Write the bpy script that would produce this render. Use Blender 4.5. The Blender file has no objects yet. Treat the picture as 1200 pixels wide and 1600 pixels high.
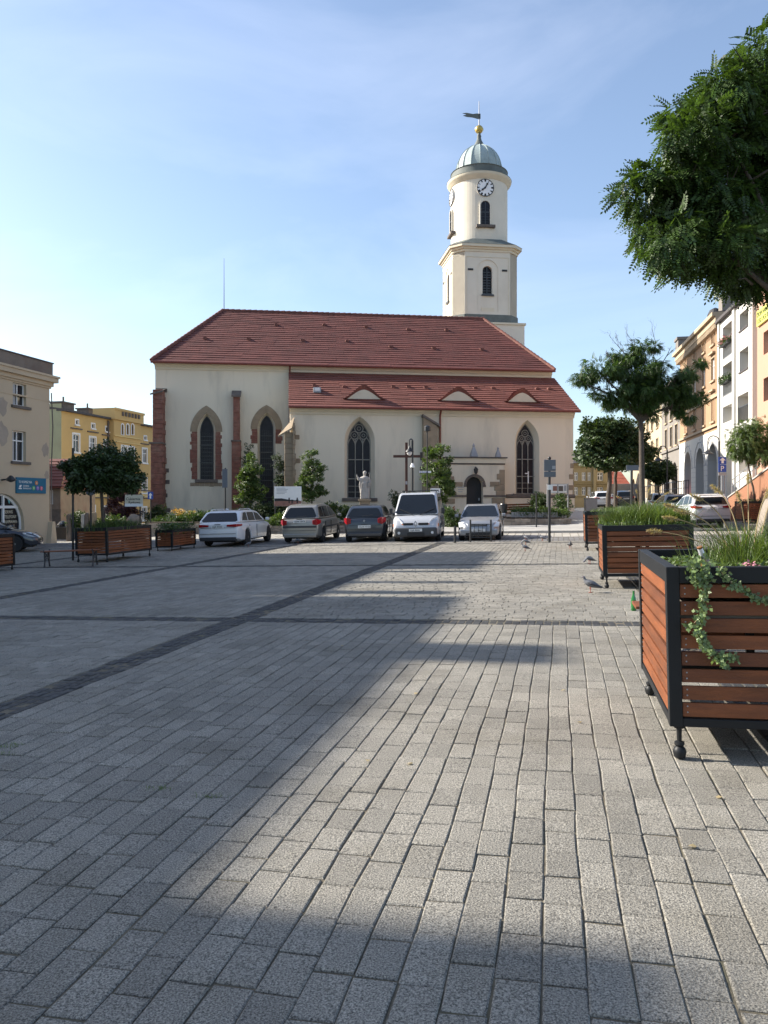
import bpy, bmesh, math, random
import numpy as np
from mathutils import Vector, Matrix
from mathutils.geometry import tessellate_polygon
random.seed(7); np.random.seed(7)
R = math.radians
C = bpy.context.scene.collection
SC = bpy.context.scene
# ---------------- camera
EYE = 1.6; F = 1200.0; HZ = 785.0
cam = bpy.data.cameras.new('camera'); co = bpy.data.objects.new('camera', cam); C.objects.link(co)
co.location = (0, 0, EYE); co.rotation_euler = (R(90), 0, 0)
cam.sensor_fit = 'VERTICAL'; cam.sensor_height = 36; cam.lens = 36*F/1600
cam.shift_y = -15/1600; cam.clip_start = .05; cam.clip_end = 3000
SC.camera = co
# ---------------- sun and sky
SUN_EL, SUN_AZ = 31.0, 14.0      # azimuth: degrees from -X towards +Y
w = bpy.data.worlds.new('World'); SC.world = w; w.use_nodes = True
nt = w.node_tree; bg = nt.nodes['Background']
sky = nt.nodes.new('ShaderNodeTexSky'); sky.sky_type = 'NISHITA'; sky.sun_disc = False
sky.sun_elevation = R(SUN_EL)
sv = Vector((-math.cos(R(SUN_AZ))*math.cos(R(SUN_EL)), math.sin(R(SUN_AZ))*math.cos(R(SUN_EL)), math.sin(R(SUN_EL))))
sky.sun_rotation = math.atan2(sv.x, sv.y)
sky.air_density = 1.0; sky.dust_density = 1.1; sky.ozone_density = 1.7
tc = nt.nodes.new('ShaderNodeTexCoord'); mp = nt.nodes.new('ShaderNodeMapping'); mp.inputs['Scale'].default_value = (1.1, 1.6, 3.2); mp.inputs['Rotation'].default_value = (0, R(25), R(20)); mp.inputs['Location'].default_value = (3.4, 1.2, .7)
nz = nt.nodes.new('ShaderNodeTexNoise'); nz.inputs['Scale'].default_value = 1.9; nz.inputs['Detail'].default_value = 7; nz.inputs['Roughness'].default_value = .55; nz.inputs['Distortion'].default_value = .6
rp = nt.nodes.new('ShaderNodeValToRGB'); rp.color_ramp.elements[0].position = .50; rp.color_ramp.elements[0].color = (.03, .03, .03, 1); rp.color_ramp.elements[1].position = .90
rp.color_ramp.elements[1].color = (.17, .17, .17, 1)
mx = nt.nodes.new('ShaderNodeMix'); mx.data_type = 'RGBA'; mx.inputs[7].default_value = (8.2, 8.4, 9.4, 1)
L = nt.links.new
L(tc.outputs['Generated'], mp.inputs[0]); L(mp.outputs[0], nz.inputs['Vector']); L(nz.outputs[0], rp.inputs[0])
L(rp.outputs[0], mx.inputs[0]); L(sky.outputs[0], mx.inputs[6]); L(mx.outputs[2], bg.inputs[0])
bg.inputs[1].default_value = 0.112
sl = bpy.data.lights.new('sun', 'SUN'); sl.energy = 5.0; sl.angle = R(.6); sl.color = (1, .93, .82)
so = bpy.data.objects.new('sun', sl); C.objects.link(so); so.rotation_euler = sv.to_track_quat('Z', 'Y').to_euler()
SC.view_settings.view_transform = 'Standard'; SC.view_settings.look = 'None'; SC.view_settings.gamma = 1
SC.view_settings.exposure = 1.1
SC.render.engine = 'CYCLES'
# ---------------- materials
def mat(name, col, rough=.85, var=.12, scale=3., bump=0., bscale=40., metal=0., island=0., speck=0., sscale=300., spec=.5, stain=None, stains=.35, stscale=.6, coat=0., trans=0., ani=None):
    m = bpy.data.materials.new(name); m.use_nodes = True
    n = m.node_tree; P = n.nodes['Principled BSDF']; l = n.links.new
    P.inputs['Roughness'].default_value = rough; P.inputs['Metallic'].default_value = metal
    P.inputs['Specular IOR Level'].default_value = spec; P.inputs['Coat Weight'].default_value = coat
    t = n.nodes.new('ShaderNodeTexCoord')
    src = t.outputs['Object']
    if ani:
        mpp = n.nodes.new('ShaderNodeMapping'); mpp.inputs['Scale'].default_value = ani; l(src, mpp.inputs[0]); src = mpp.outputs[0]
    def noise(s, d=5, r=.6):
        q = n.nodes.new('ShaderNodeTexNoise'); q.inputs['Scale'].default_value = s; q.inputs['Detail'].default_value = d; q.inputs['Roughness'].default_value = r
        l(src, q.inputs['Vector']); return q.outputs[0]
    def mul(a, f, lo, hi):
        mr = n.nodes.new('ShaderNodeMapRange'); mr.inputs[1].default_value = lo[0]; mr.inputs[2].default_value = lo[1]; mr.inputs[3].default_value = hi[0]; mr.inputs[4].default_value = hi[1]
        l(f, mr.inputs[0]); v = n.nodes.new('ShaderNodeVectorMath'); v.operation = 'SCALE'
        if isinstance(a, tuple): v.inputs[0].default_value = a[:3]
        else: l(a, v.inputs[0])
        l(mr.outputs[0], v.inputs['Scale']); return v.outputs[0]
    c = tuple(col)
    c = mul(c, noise(scale), (.25, .75), (1-var, 1+var))
    if stain:
        x = n.nodes.new('ShaderNodeMix'); x.data_type = 'RGBA'; r_ = n.nodes.new('ShaderNodeMapRange'); r_.inputs[1].default_value = .5; r_.inputs[2].default_value = .72; r_.inputs[4].default_value = stains
        l(noise(stscale, 8, .65), r_.inputs[0]); l(r_.outputs[0], x.inputs[0]); l(c, x.inputs[6]); x.inputs[7].default_value = (*stain, 1); c = x.outputs[2]
    if island:
        g = n.nodes.new('ShaderNodeNewGeometry'); c = mul(c, g.outputs['Random Per Island'], (0, 1), (1-island, 1+island))
    if speck:
        c = mul(c, noise(sscale, 2, .75), (.34, .66), (1-speck, 1+speck))
    l(c, P.inputs['Base Color'])
    if bump:
        b = n.nodes.new('ShaderNodeBump'); b.inputs['Strength'].default_value = bump; b.inputs['Distance'].default_value = .02
        l(noise(bscale, 6, .6), b.inputs['Height']); l(b.outputs[0], P.inputs['Normal'])
    if trans:
        T = n.nodes.new('ShaderNodeBsdfTranslucent'); ms = n.nodes.new('ShaderNodeMixShader'); ms.inputs[0].default_value = trans
        v = n.nodes.new('ShaderNodeVectorMath'); v.operation = 'MULTIPLY'; v.inputs[1].default_value = (1.5, 1.5, .5); l(c, v.inputs[0]); l(v.outputs[0], T.inputs[0])
        l(P.outputs[0], ms.inputs[1]); l(T.outputs[0], ms.inputs[2]); l(ms.outputs[0], n.nodes['Material Output'].inputs[0])
    return m
M = {}
def dm(k, *a, **kw): M[k] = mat(k, *a, **kw)
dm('granite', (.222,.207,.176), .8, .2, .7, bump=.6, bscale=120, island=.15, speck=.75, sscale=135, stain=(.11,.095,.066), stains=.5, stscale=1.1)
dm('joint', (.135,.115,.08), .95, .35, 9, bump=.6, bscale=90, stain=(.06,.07,.03), stains=.6, stscale=1.2)
dm('basalt', (.033,.033,.034), .7, .3, 20, bump=.4, bscale=90, island=.35, stain=(.08,.068,.045), stains=.5, stscale=2)
dm('asphalt', (.085,.085,.088), .9, .25, 6, bump=.5, bscale=120, speck=.35, sscale=90)
dm('paleslab', (.36,.34,.30), .85, .1, 2, island=.12, speck=.12, sscale=60)
dm('sett', (.16,.155,.15), .8, .2, 3, island=.25)
dm('kerb', (.33,.32,.30), .85, .12, 4, bump=.3)
dm('cream', (.69,.62,.49), .9, .05, .7, bump=.12, bscale=25, stain=(.40,.37,.30), stains=.5, stscale=.9, ani=(1,1,.22))
dm('cream_trim', (.62,.56,.43), .85, .05, 1.5, bump=.08, bscale=30)
dm('towerplaster', (.66,.61,.51), .9, .05, .8, bump=.1, bscale=20, stain=(.5,.45,.36), stains=.35, stscale=.5)
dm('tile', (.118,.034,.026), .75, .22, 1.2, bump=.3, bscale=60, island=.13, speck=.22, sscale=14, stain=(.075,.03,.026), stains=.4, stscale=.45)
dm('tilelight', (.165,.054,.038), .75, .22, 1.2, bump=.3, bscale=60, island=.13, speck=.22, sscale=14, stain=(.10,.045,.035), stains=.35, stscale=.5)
dm('ridge', (.15,.055,.04), .8, .25, 6, island=.2)
dm('brick', (.20,.085,.062), .9, .35, 5, bump=.6, bscale=22, stain=(.28,.2,.15), stains=.5, stscale=1.6)
dm('sandstone', (.30,.235,.16), .9, .3, 3, bump=.6, bscale=18, stain=(.16,.11,.08), stains=.6, stscale=1.5)
dm('rubble', (.26,.22,.18), .9, .3, 3, bump=.6, bscale=25, island=.3)
dm('darkstone', (.13,.11,.095), .9, .3, 3, bump=.4, bscale=20)
dm('leadglass', (.012,.012,.018), .35, .5, 4, bump=.25, bscale=8, spec=.25)
dm('glass', (.02,.024,.03), .04, .3, .4, spec=.7)
dm('curtain', (.35,.36,.37), .5, .2, 6, spec=.8)
dm('carglass', (.010,.013,.018), .05, .2, 1, spec=.28)
dm('lead', (.25,.24,.21), .7, .2, 5)
dm('iron', (.022,.023,.025), .45, .2, 8, bump=.1)
dm('darkmetal', (.03,.032,.036), .35, .15, 4, spec=.6)
dm('downpipe', (.17,.045,.03), .6, .15, 4)
dm('patina', (.33,.39,.38), .55, .16, 1.6, stain=(.16,.20,.19), stains=.6, stscale=1.2)
dm('patinadark', (.11,.125,.115), .7, .25, 2)
dm('gold', (.55,.40,.12), .35, .2, 8, metal=.7)
dm('white', (.78,.78,.76), .6, .04, 3)
dm('clockwhite', (.80,.80,.80), .5, .02, 3)
dm('black', (.015,.015,.017), .6, .1, 3)
dm('wood', (.17,.05,.013), .6, .42, 2.6, bump=.35, bscale=35, island=.2, stain=(.12,.035,.016), stains=.5, stscale=2.5, ani=(1,7,7))
dm('woodgrey', (.22,.19,.16), .8, .2, 5)
dm('frame', (.011,.012,.0135), .5, .15, 5, bump=.05, spec=.3)
dm('soil', (.05,.035,.022), .95, .4, 12, bump=.8, bscale=30)
dm('bark', (.075,.06,.047), .9, .35, 6, bump=.8, bscale=28)
dm('leaf', (.048,.088,.021), .5, .2, 1, island=.5, trans=.26)
dm('leafdark', (.04,.068,.02), .5, .2, 1, island=.4, trans=.2)
dm('leafbright', (.075,.12,.034), .5, .2, 1, island=.4, trans=.3)
dm('leafpurple', (.085,.035,.04), .5, .2, 1, island=.5, trans=.2)
dm('needle', (.035,.06,.022), .6, .2, 1, island=.4, trans=.1)
dm('grassy', (.11,.16,.05), .5, .2, 1, island=.45, trans=.3)
dm('plume', (.38,.30,.17), .8, .2, 3, island=.2, trans=.3)
dm('ivyleaf', (.15,.21,.08), .4, .2, 1, island=.5, trans=.2)
dm('vine', (.25,.19,.11), .8, .2, 3)
dm('flower', (.42,.16,.16), .6, .3, 3, island=.3)
dm('flowerpink', (.55,.22,.28), .6, .3, 3, island=.3)
dm('flowergold', (.60,.38,.06), .6, .3, 3, island=.3)
dm('yellowplaster', (.58,.395,.16), .9, .06, .5, stain=(.42,.29,.12), stains=.4, stscale=.4)
dm('yellowtrim', (.66,.50,.22), .9, .05, 1)
dm('greenplaster', (.36,.36,.22), .9, .08, .6, stain=(.24,.22,.15), stains=.5, stscale=.5)
dm('beigeplaster', (.52,.42,.295), .9, .05, .5, stain=(.38,.29,.2), stains=.45, stscale=.5, bump=.15, bscale=12)
dm('bareplaster', (.36,.30,.24), .95, .15, 2, bump=.3, bscale=12)
dm('dirtyplaster', (.19,.155,.125), .9, .2, 1.2, stain=(.15,.09,.07), stains=.7, stscale=.9)
dm('brownplaster', (.30,.19,.115), .9, .1, .7, stain=(.38,.28,.19), stains=.5, stscale=.8)
dm('stonetrim', (.40,.31,.21), .9, .1, 1.5)
dm('tanplaster', (.36,.225,.13), .9, .05, .5)
dm('greyplaster', (.20,.18,.16), .9, .08, .5, stain=(.2,.18,.16), stains=.4)
dm('creamhouse', (.42,.34,.23), .9, .06, .5)
dm('whiteplaster', (.54,.525,.485), .9, .03, .5, bump=.05)
dm('innershade', (.50,.44,.38), .9, .08, .5)
dm('peach', (.43,.25,.175), .9, .04, .5)
dm('rampplaster', (.27,.125,.07), .9, .05, .6)
dm('oliveplaster', (.36,.29,.16), .9, .1, .6, stain=(.25,.2,.12), stains=.4)
dm('slate', (.07,.06,.06), .7, .2, 3)
dm('roofred', (.38,.10,.055), .8, .2, 2, speck=.2, sscale=8)
dm('zinc', (.30,.31,.32), .5, .15, 3, metal=.3)
dm('concrete', (.36,.35,.33), .9, .12, 3, bump=.2)
dm('carwhite', (.62,.63,.65), .28, .02, 1, coat=.6)
dm('carsilver', (.27,.28,.30), .32, .03, 1, metal=.45, coat=.6)
dm('vanpaint', (.46,.47,.49), .32, .03, 1, metal=.2, coat=.6)
dm('carbeige', (.26,.25,.23), .32, .03, 1, metal=.45, coat=.6)
dm('carblue', (.03,.037,.05), .28, .03, 1, metal=.3, coat=.7)
dm('cargrey', (.035,.04,.052), .25, .03, 1, metal=.3, coat=.7)
dm('cartrim', (.03,.031,.034), .6, .1, 5)
dm('bumpergrey', (.05,.052,.056), .6, .1, 5)
dm('rubber', (.018,.018,.019), .85, .1, 10)
dm('rim', (.35,.36,.37), .35, .1, 5, metal=.6)
dm('rimdark', (.06,.06,.065), .4, .1, 5, metal=.4)
dm('redlamp', (.28,.008,.012), .15, .2, 6, coat=.5)
dm('clearlamp', (.62,.64,.66), .12, .2, 10, coat=.5)
dm('amberlamp', (.65,.17,.03), .15, .1, 6, coat=.5)
dm('plate', (.72,.72,.70), .5, .02, 3)
dm('bluesign', (.02,.075,.36), .4, .05, 3)
dm('tealsign', (.01,.13,.23), .5, .05, 2)
dm('tealtext', (.16,.50,.52), .5, .03, 2)
dm('yellowsign', (.55,.53,.12), .5, .05, 2)
dm('greentext', (.05,.08,.02), .6, .05, 2)
dm('signback', (.12,.135,.155), .5, .1, 3)
dm('signgrey', (.33,.34,.36), .6, .1, 3)
dm('orange', (.62,.22,.05), .6, .05, 3)
dm('green', (.12,.42,.12), .6, .05, 3)
dm('violet', (.22,.12,.45), .6, .05, 3)
dm('pinkred', (.62,.10,.16), .6, .05, 3)
dm('redcloth', (.32,.04,.035), .8, .1, 5)
dm('statue', (.37,.345,.32), .9, .12, 3, bump=.3, bscale=20)
dm('crosswood', (.07,.028,.018), .7, .3, 5)
dm('greenglass', (.02,.16,.035), .08, .15, 5, spec=.8)
dm('brownglass', (.20,.085,.02), .1, .2, 5, spec=.8)
dm('foil', (.65,.66,.70), .35, .1, 20, metal=.4)
dm('pigeongrey', (.13,.135,.15), .7, .25, 18, bump=.1)
dm('pigeondark', (.045,.045,.052), .6, .2, 18)
dm('pigeonpink', (.40,.14,.10), .6, .1, 18)
dm('lampglass', (.70,.68,.66), .2, .05, 5)
dm('printbrown', (.26,.13,.10), .7, .4, 6)
dm('skin', (.45,.27,.19), .6, .05, 5)
dm('bag', (.02,.022,.028), .3, .2, 6)
# ---------------- mesh builder
class MB:
    def __init__(s): s.v = []; s.f = []; s.m = []; s.X = Matrix(); s.k = 0
    def add(s, vs, fs, k=None):
        o = len(s.v); s.v += [tuple(s.X @ Vector(p)) for p in vs]; s.f += [tuple(o+i for i in f) for f in fs]; s.m += [s.k if k is None else k]*len(fs); return s
    def box(s, x0, x1, y0, y1, z0, z1, k=None):
        return s.add([(x0,y0,z0),(x1,y0,z0),(x1,y1,z0),(x0,y1,z0),(x0,y0,z1),(x1,y0,z1),(x1,y1,z1),(x0,y1,z1)],
              [(0,3,2,1),(4,5,6,7),(0,1,5,4),(1,2,6,5),(2,3,7,6),(3,0,4,7)], k)
    def tube(s, pts, rad, n=8, k=None, sq=1.):
        pts = [Vector(p) for p in pts]
        if not hasattr(rad, '__len__'): rad = [rad]*len(pts)
        vs = []; fs = []; up = None
        for i, p in enumerate(pts):
            d = (pts[min(i+1, len(pts)-1)]-pts[max(i-1, 0)])
            if d.length < 1e-9: d = Vector((0,0,1))
            d.normalize()
            if up is None: up = Vector((1,0,0)) if abs(d.x) < .8 else Vector((0,1,0))
            a = up - d*up.dot(d)
            if a.length < 1e-5: a = d.orthogonal()
            a.normalize(); b = d.cross(a); up = a
            for j in range(n):
                t = 2*math.pi*j/n; vs.append(tuple(p+a*math.cos(t)*rad[i]+b*math.sin(t)*rad[i]*sq))
        for i in range(len(pts)-1):
            for j in range(n): fs.append((i*n+j, i*n+(j+1)%n, (i+1)*n+(j+1)%n, (i+1)*n+j))
        fs.append(tuple(range(n))[::-1]); fs.append(tuple((len(pts)-1)*n+j for j in range(n)))
        return s.add(vs, fs, k)
    def lathe(s, prof, n=24, c=(0,0,0), k=None, a0=0, sx=1, sy=1):
        vs = []; fs = []
        for (r, z) in prof:
            for j in range(n):
                t = a0+2*math.pi*j/n; vs.append((c[0]+r*math.cos(t)*sx, c[1]+r*math.sin(t)*sy, c[2]+z))
        for i in range(len(prof)-1):
            for j in range(n): fs.append((i*n+j, i*n+(j+1)%n, (i+1)*n+(j+1)%n, (i+1)*n+j))
        fs.append(tuple(range(n))[::-1]); fs.append(tuple((len(prof)-1)*n+j for j in range(n)))
        return s.add(vs, fs, k)
    def prism(s, poly, y0, y1, k=None):       # polygon in x,z extruded along y
        n = len(poly); vs = [(x, y0, z) for x, z in poly]+[(x, y1, z) for x, z in poly]
        fs = [tuple(range(n)), tuple(range(2*n-1, n-1, -1))]+[(i, n+i, n+(i+1)%n, (i+1)%n) for i in range(n)]
        return s.add(vs, fs, k)
    def hprism(s, poly, z0, z1, k=None):      # polygon in x,y extruded along z
        n = len(poly); vs = [(x, y, z0) for x, y in poly]+[(x, y, z1) for x, y in poly]
        fs = [tuple(range(n))[::-1], tuple(range(n, 2*n))]+[(i, (i+1)%n, n+(i+1)%n, n+i) for i in range(n)]
        return s.add(vs, fs, k)
    def wall(s, outer, holes, y0, dep, inset=0., k=None, kr=None):
        # wall face in x,z at y0 with openings, reveals dep deep (inset narrows them)
        polys = [outer]+[h if isinstance(h, list) else list(h) for h in holes]
        tri = tessellate_polygon([[Vector((x, z, 0)) for x, z in p] for p in polys])
        flat = [q for p in polys for q in p]
        s.add([(x, y0, z) for x, z in flat], [tuple(t) for t in tri], k)
        for h in holes:
            cx = sum(p[0] for p in h)/len(h); zb = min(p[1] for p in h); n = len(h)
            wd = max(p[0] for p in h)-min(p[0] for p in h); f = 1-2*inset/wd if wd else 1
            back = [(cx+(x-cx)*f, zb+(z-zb)*(1-inset/(max(p[1] for p in h)-zb))) for x, z in h]
            s.add([(x, y0, z) for x, z in h]+[(x, y0+dep, z) for x, z in back], [(i, (i+1)%n, n+(i+1)%n, n+i) for i in range(n)], kr if kr is not None else k)
        return s
    def sphere(s, c, r, n=12, k=None, sc=(1,1,1)):
        pr = [(max(1e-4, math.sin(math.pi*i/n))*r, -math.cos(math.pi*i/n)*r) for i in range(n+1)]
        vs = []; fs = []; m = n*2
        for (q, z) in pr:
            for j in range(m):
                t = 2*math.pi*j/m; vs.append((c[0]+q*math.cos(t)*sc[0], c[1]+q*math.sin(t)*sc[1], c[2]+z*sc[2]))
        for i in range(n):
            for j in range(m): fs.append((i*m+j, i*m+(j+1)%m, (i+1)*m+(j+1)%m, (i+1)*m+j))
        return s.add(vs, fs, k)
    def build(s, name, mats, parent=None, smooth=False, bev=0., seg=2, fix=True):
        me = bpy.data.meshes.new(name); me.from_pydata(s.v, [], s.f)
        if not isinstance(mats, (list, tuple)): mats = [mats]
        for m in mats: me.materials.append(M[m])
        if len(mats) > 1: me.polygons.foreach_set('material_index', s.m)
        if fix or bev:
            bm = bmesh.new(); bm.from_mesh(me)
            if fix: bmesh.ops.recalc_face_normals(bm, faces=bm.faces)
            bm.to_mesh(me); bm.free()
        if smooth: me.polygons.foreach_set('use_smooth', [True]*len(me.polygons)); me.set_sharp_from_angle(angle=R(38))
        o = bpy.data.objects.new(name, me); C.objects.link(o)
        if parent: o.parent = parent
        if bev:
            b = o.modifiers.new('bevel', 'BEVEL'); b.width = bev; b.segments = seg; b.limit_method = 'ANGLE'; b.angle_limit = R(40)
        return o
def tag(o, label=None, cat=None, group=None, kind=None):
    if label: o['label'] = label
    if cat: o['category'] = cat
    if group: o['group'] = group
    if kind: o['kind'] = kind
    return o
def thing(name, label, cat, loc=(0,0,0), rz=0., group=None):
    o = bpy.data.objects.new(name, None); C.objects.link(o); o.location = loc; o.rotation_euler = (0,0,rz); o.empty_display_size = .3
    return tag(o, label, cat, group)
def copy_tree(o, parent=None):
    c = o.copy(); C.objects.link(c)
    if parent: c.parent = parent
    for ch in list(o.children): copy_tree(ch, c)
    return c
def scatter(name, tv, tf, mats3, locs, material, parent=None):
    tv = np.array(tv, float); tf = np.array(tf, int); N = len(locs)
    V = np.einsum('nij,kj->nki', mats3, tv)+locs[:, None, :]
    Fc = (tf[None]+(np.arange(N)*len(tv))[:, None, None]).reshape(-1, tf.shape[1])
    me = bpy.data.meshes.new(name); me.vertices.add(N*len(tv)); me.vertices.foreach_set('co', V.ravel())
    me.loops.add(Fc.size); me.loops.foreach_set('vertex_index', Fc.ravel().astype(np.int32))
    me.polygons.add(len(Fc)); me.polygons.foreach_set('loop_start', np.arange(0, Fc.size, tf.shape[1], dtype=np.int32))
    me.update(calc_edges=True); me.validate(); me.materials.append(M[material])
    o = bpy.data.objects.new(name, me); C.objects.link(o)
    if parent: o.parent = parent
    return o
def frames(xd, scale=1., up=None):
    # rotation matrices with local x along xd and z as far as possible along up (random roll added)
    N = len(xd); x = xd/np.linalg.norm(xd, axis=1, keepdims=True)
    u = np.tile(np.array([0, 0, 1.]), (N, 1)) if up is None else up
    u = u+np.random.normal(0, .45, (N, 3)); y = np.cross(u, x); y /= np.linalg.norm(y, axis=1, keepdims=True); z = np.cross(x, y)
    sc = (np.random.uniform(.75, 1.25, N)*scale)[:, None]
    return np.stack([x*sc, y*sc, z*sc], axis=2)
# ---------------- ground shape and picture geometry
def sstep(t): t = min(1, max(0, t)); return t*t*(3-2*t)
def gz(X, Y):
    ramp = .80*sstep((Y-33)/15.)*sstep((X+16)/8.); rr = .55*sstep((Y-40)/35.); k = sstep((X-11.2)/4.)
    return .025*max(-32, min(30, X))+ramp*(1-k)+rr*k
def at(px, py, Y): return Vector(((px-600)*Y/F, Y, EYE+(HZ-py)*Y/F))
def G(px, py):
    Y = 20.
    lo, hi = 2., 160.
    for _ in range(60):
        Y = (lo+hi)/2; p = at(px, py, Y)
        if p.z > gz(p.x, p.y): lo = Y
        else: hi = Y
    p = at(px, py, Y); return Vector((p.x, p.y, gz(p.x, p.y)))
DX, DY = .2214, .9752           # paving rows direction
def uv(u, v): return (u*DX+v*DY, u*DY-v*DX)
PAV = math.atan2(-DX, DY)       # rotation whose x axis is the cross direction of the paving
class Fr:                       # facade frame: x along the wall, y into the building, z up
    def __init__(s, X, Y, Z, ang):
        s.o = Vector((X, Y, Z)); s.a = ang; s.x = Vector((math.cos(ang), math.sin(ang), 0)); s.n = Vector((-math.sin(ang), math.cos(ang), 0))
    def hit(s, px, py, p=0.):
        d = at(px, py, 1.)-Vector((0, 0, EYE)); o = s.o+s.n*p; c = Vector((0, 0, EYE))
        t = (o-c).dot(s.n)/d.dot(s.n); q = c+d*t-o
        return (q.dot(s.x), q.z)
    def wx(s, px, p=0.): return s.hit(px, HZ, p)[0]
    def world(s, x, y, z): return s.o+s.x*x+s.n*y+Vector((0,0,z))
def ground_align(o, X, Y, ang, dz=0.):
    e = .6; n = Vector((-(gz(X+e,Y)-gz(X-e,Y))/(2*e), -(gz(X,Y+e)-gz(X,Y-e))/(2*e), 1)).normalized()
    x = Vector((math.cos(ang), math.sin(ang), 0)); x = (x-n*x.dot(n)).normalized(); y = n.cross(x)
    m = Matrix((x, y, n)).transposed(); o.rotation_euler = m.to_euler(); o.location = (X, Y, gz(X, Y)+dz)
FONT = {}
def fit_text(s, txt, k, x, y, z, wd, ht, thick=.004):
    q = MB(); w_ = text_mesh(q, txt, 1., 0, 0, 0, 0); h_ = max(v[2] for v in q.v); X = s.X; s.X = X @ Matrix.Translation((x, y, z)) @ Matrix.Diagonal((wd/w_, thick/.004, ht/h_, 1)); s.add(q.v, q.f, k); s.X = X
def text_mesh(s, txt, size, k, x, y, z, ang=None, sx=1., thick=.004):
    # add lettering to MB s in the local x,z plane (facing -y), baseline start x,z
    cu = bpy.data.curves.new('t', 'FONT'); cu.body = txt; cu.size = size; cu.extrude = thick; cu.resolution_u = 2
    ob = bpy.data.objects.new('t', cu); me = bpy.data.meshes.new_from_object(ob)
    vs = [(x+v.co.x*sx, y-v.co.z, z+v.co.y) for v in me.vertices]; fs = [tuple(p.vertices) for p in me.polygons]
    s.add(vs, fs, k); wdt = max([v.co.x for v in me.vertices], default=0)*sx
    bpy.data.objects.remove(ob); bpy.data.curves.remove(cu); bpy.data.meshes.remove(me); return wdt
# ================= the ground
def sheet(name, us, vs, dz, m, inuv=True):
    b = MB(); nu, nv = len(us), len(vs)
    for u in us:
        for v in vs:
            x, y = uv(u, v) if inuv else (v, u)
            b.v.append((x, y, gz(x, y)+dz))
    for i in range(nu-1):
        for j in range(nv-1): b.f.append((i*nv+j, i*nv+j+1, (i+1)*nv+j+1, (i+1)*nv+j)); b.m.append(0)
    o = b.build(name, m); tag(o, kind='structure'); return o
def lin(a, b, n): return [a+(b-a)*i/n for i in range(n+1)]
sheet('ground', [-80,-40,-20]+lin(-10, 70, 80)+[80,95,120,160,250,400,700], [-500,-250,-120,-70,-50]+lin(-40, 40, 60)+[50,70,120,250,500], -.06, 'asphalt', False)
sheet('paving_joints', lin(-4, 29.4, 60), lin(-25, 12, 60), -.008, 'joint')
VS = [-21.8, -16., -10.15, -4.38, 1.5, 7.3]; US = [1.1, 10.1, 19.1, 28.3]
def warp(u, v):
    return (u+.008*math.sin(v*1.7+u*.31)+.005*math.sin(v*4.1+1.3), v+.007*math.sin(u*.8+v*1.9)+.004*math.sin(u*2.3+v*5.7+2)+.0025*math.sin(u*6.1+v*17))
def block(b, u0, u1, v0, v1, ins=.006, h=.004, lift=0.):
    j = lambda s: random.uniform(-s, s)
    cs = [(u0, v0), (u1, v0), (u1, v1), (u0, v1)]; o = len(b.v)
    cs = [(u+j(.0028), v+j(.0028)) for u, v in cs]; cu = (u0+u1)/2; cv = (v0+v1)/2
    base = lift+j(.003); tu = j(.008); tv = j(.012)
    for k, (du, dz) in enumerate(((ins, 0), (0, -ins*.8), (0, -.03))):
        for (u, v) in cs:
            uu = u+(du if u < cu else -du); vv = v+(du if v < cv else -du)
            x, y = uv(*warp(uu, vv)); b.v.append((x, y, gz(x, y)+base+dz+((uu-cu)*tu+(vv-cv)*tv if k < 2 else 0)))
    b.f.append((o, o+3, o+2, o+1))
    for a in (0, 4):
        for i in range(4): b.f.append((o+a+i, o+a+(i+1)%4, o+a+4+(i+1)%4, o+a+4+i))
    b.m += [0]*9
def fill(b, a0, a1, c0, c1, along, wr, l0, l1, gap=.004):
    # rows; a = running direction, c = across
    n = max(1, round((c1-c0)/wr)); wr = (c1-c0)/n; c = c0
    for i in range(n):
        wob = random.uniform(-.002, .002)
        a = a0-random.uniform(0, l0); 
        while a < a1-.05:
            e = a+random.uniform(l0, l1); s = max(a, a0); e2 = min(e, a1)
            if a1-e2 < .08: e2 = a1; e = a1
            if e2-s > .05:
                if along: cu, cv = (s+e2)/2, c
                else: cu, cv = c, (s+e2)/2
                X, Y = uv(cu, cv)
                if Y > 1.2 and abs(X) < Y*.5+5.5:
                    g = .0018+random.uniform(0, .0022); gc = .003+random.uniform(0, .003)+(.004 if random.random() < .1 else 0)
                    if along: block(b, s+gc, e2-gc, c+g+wob, c+wr-g+wob)
                    else: block(b, c+g+wob, c+wr-g+wob, s+gc, e2-gc)
            a = e
        c += wr
pv = MB()
UB = [-8.]+US+[29.35]; VB = [-25.]+VS+[12.]
HW = .19
for iu in range(len(UB)-1):
    for iv in range(len(VB)-1):
        u0 = UB[iu]+HW; u1 = UB[iu+1]-(HW if iu < len(UB)-2 else 0); v0 = VB[iv]+HW; v1 = VB[iv+1]-HW
        if u1-u0 < .3: continue
        if (iu+iv) % 2 == 1: fill(pv, u0, u1, v0, v1, True, .152, .215, .31)
        else: fill(pv, v0, v1, u0, u1, False, .152, .215, .31)
print('pavers', len(pv.f)//9)
tag(pv.build('plaza_paving', 'granite', fix=False), kind='structure')
bs = MB()
def cob(u0, u1, v0, v1):
    nu = max(1, round((u1-u0)/.10)); nv = max(1, round((v1-v0)/.10))
    for i in range(nu):
        for k in range(nv):
            a = u0+(u1-u0)*i/nu; c = v0+(v1-v0)*k/nv
            X, Y = uv(a, c)
            if Y < 1.5 or abs(X) > Y*.5+4: continue
            block(bs, a+.003, a+(u1-u0)/nu-.003, c+.003, c+(v1-v0)/nv-.003, .009, lift=random.uniform(-.008, .002))
for v in VS: cob(-2, 29.35, v-HW+.01, v+HW-.01)
for u in US:
    for a, c in zip(VB[:-1], VB[1:]): cob(u-HW+.01, u+HW-.01, a+HW, c-HW)
tag(bs.build('paving_strips', 'basalt', fix=False), kind='structure')
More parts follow.
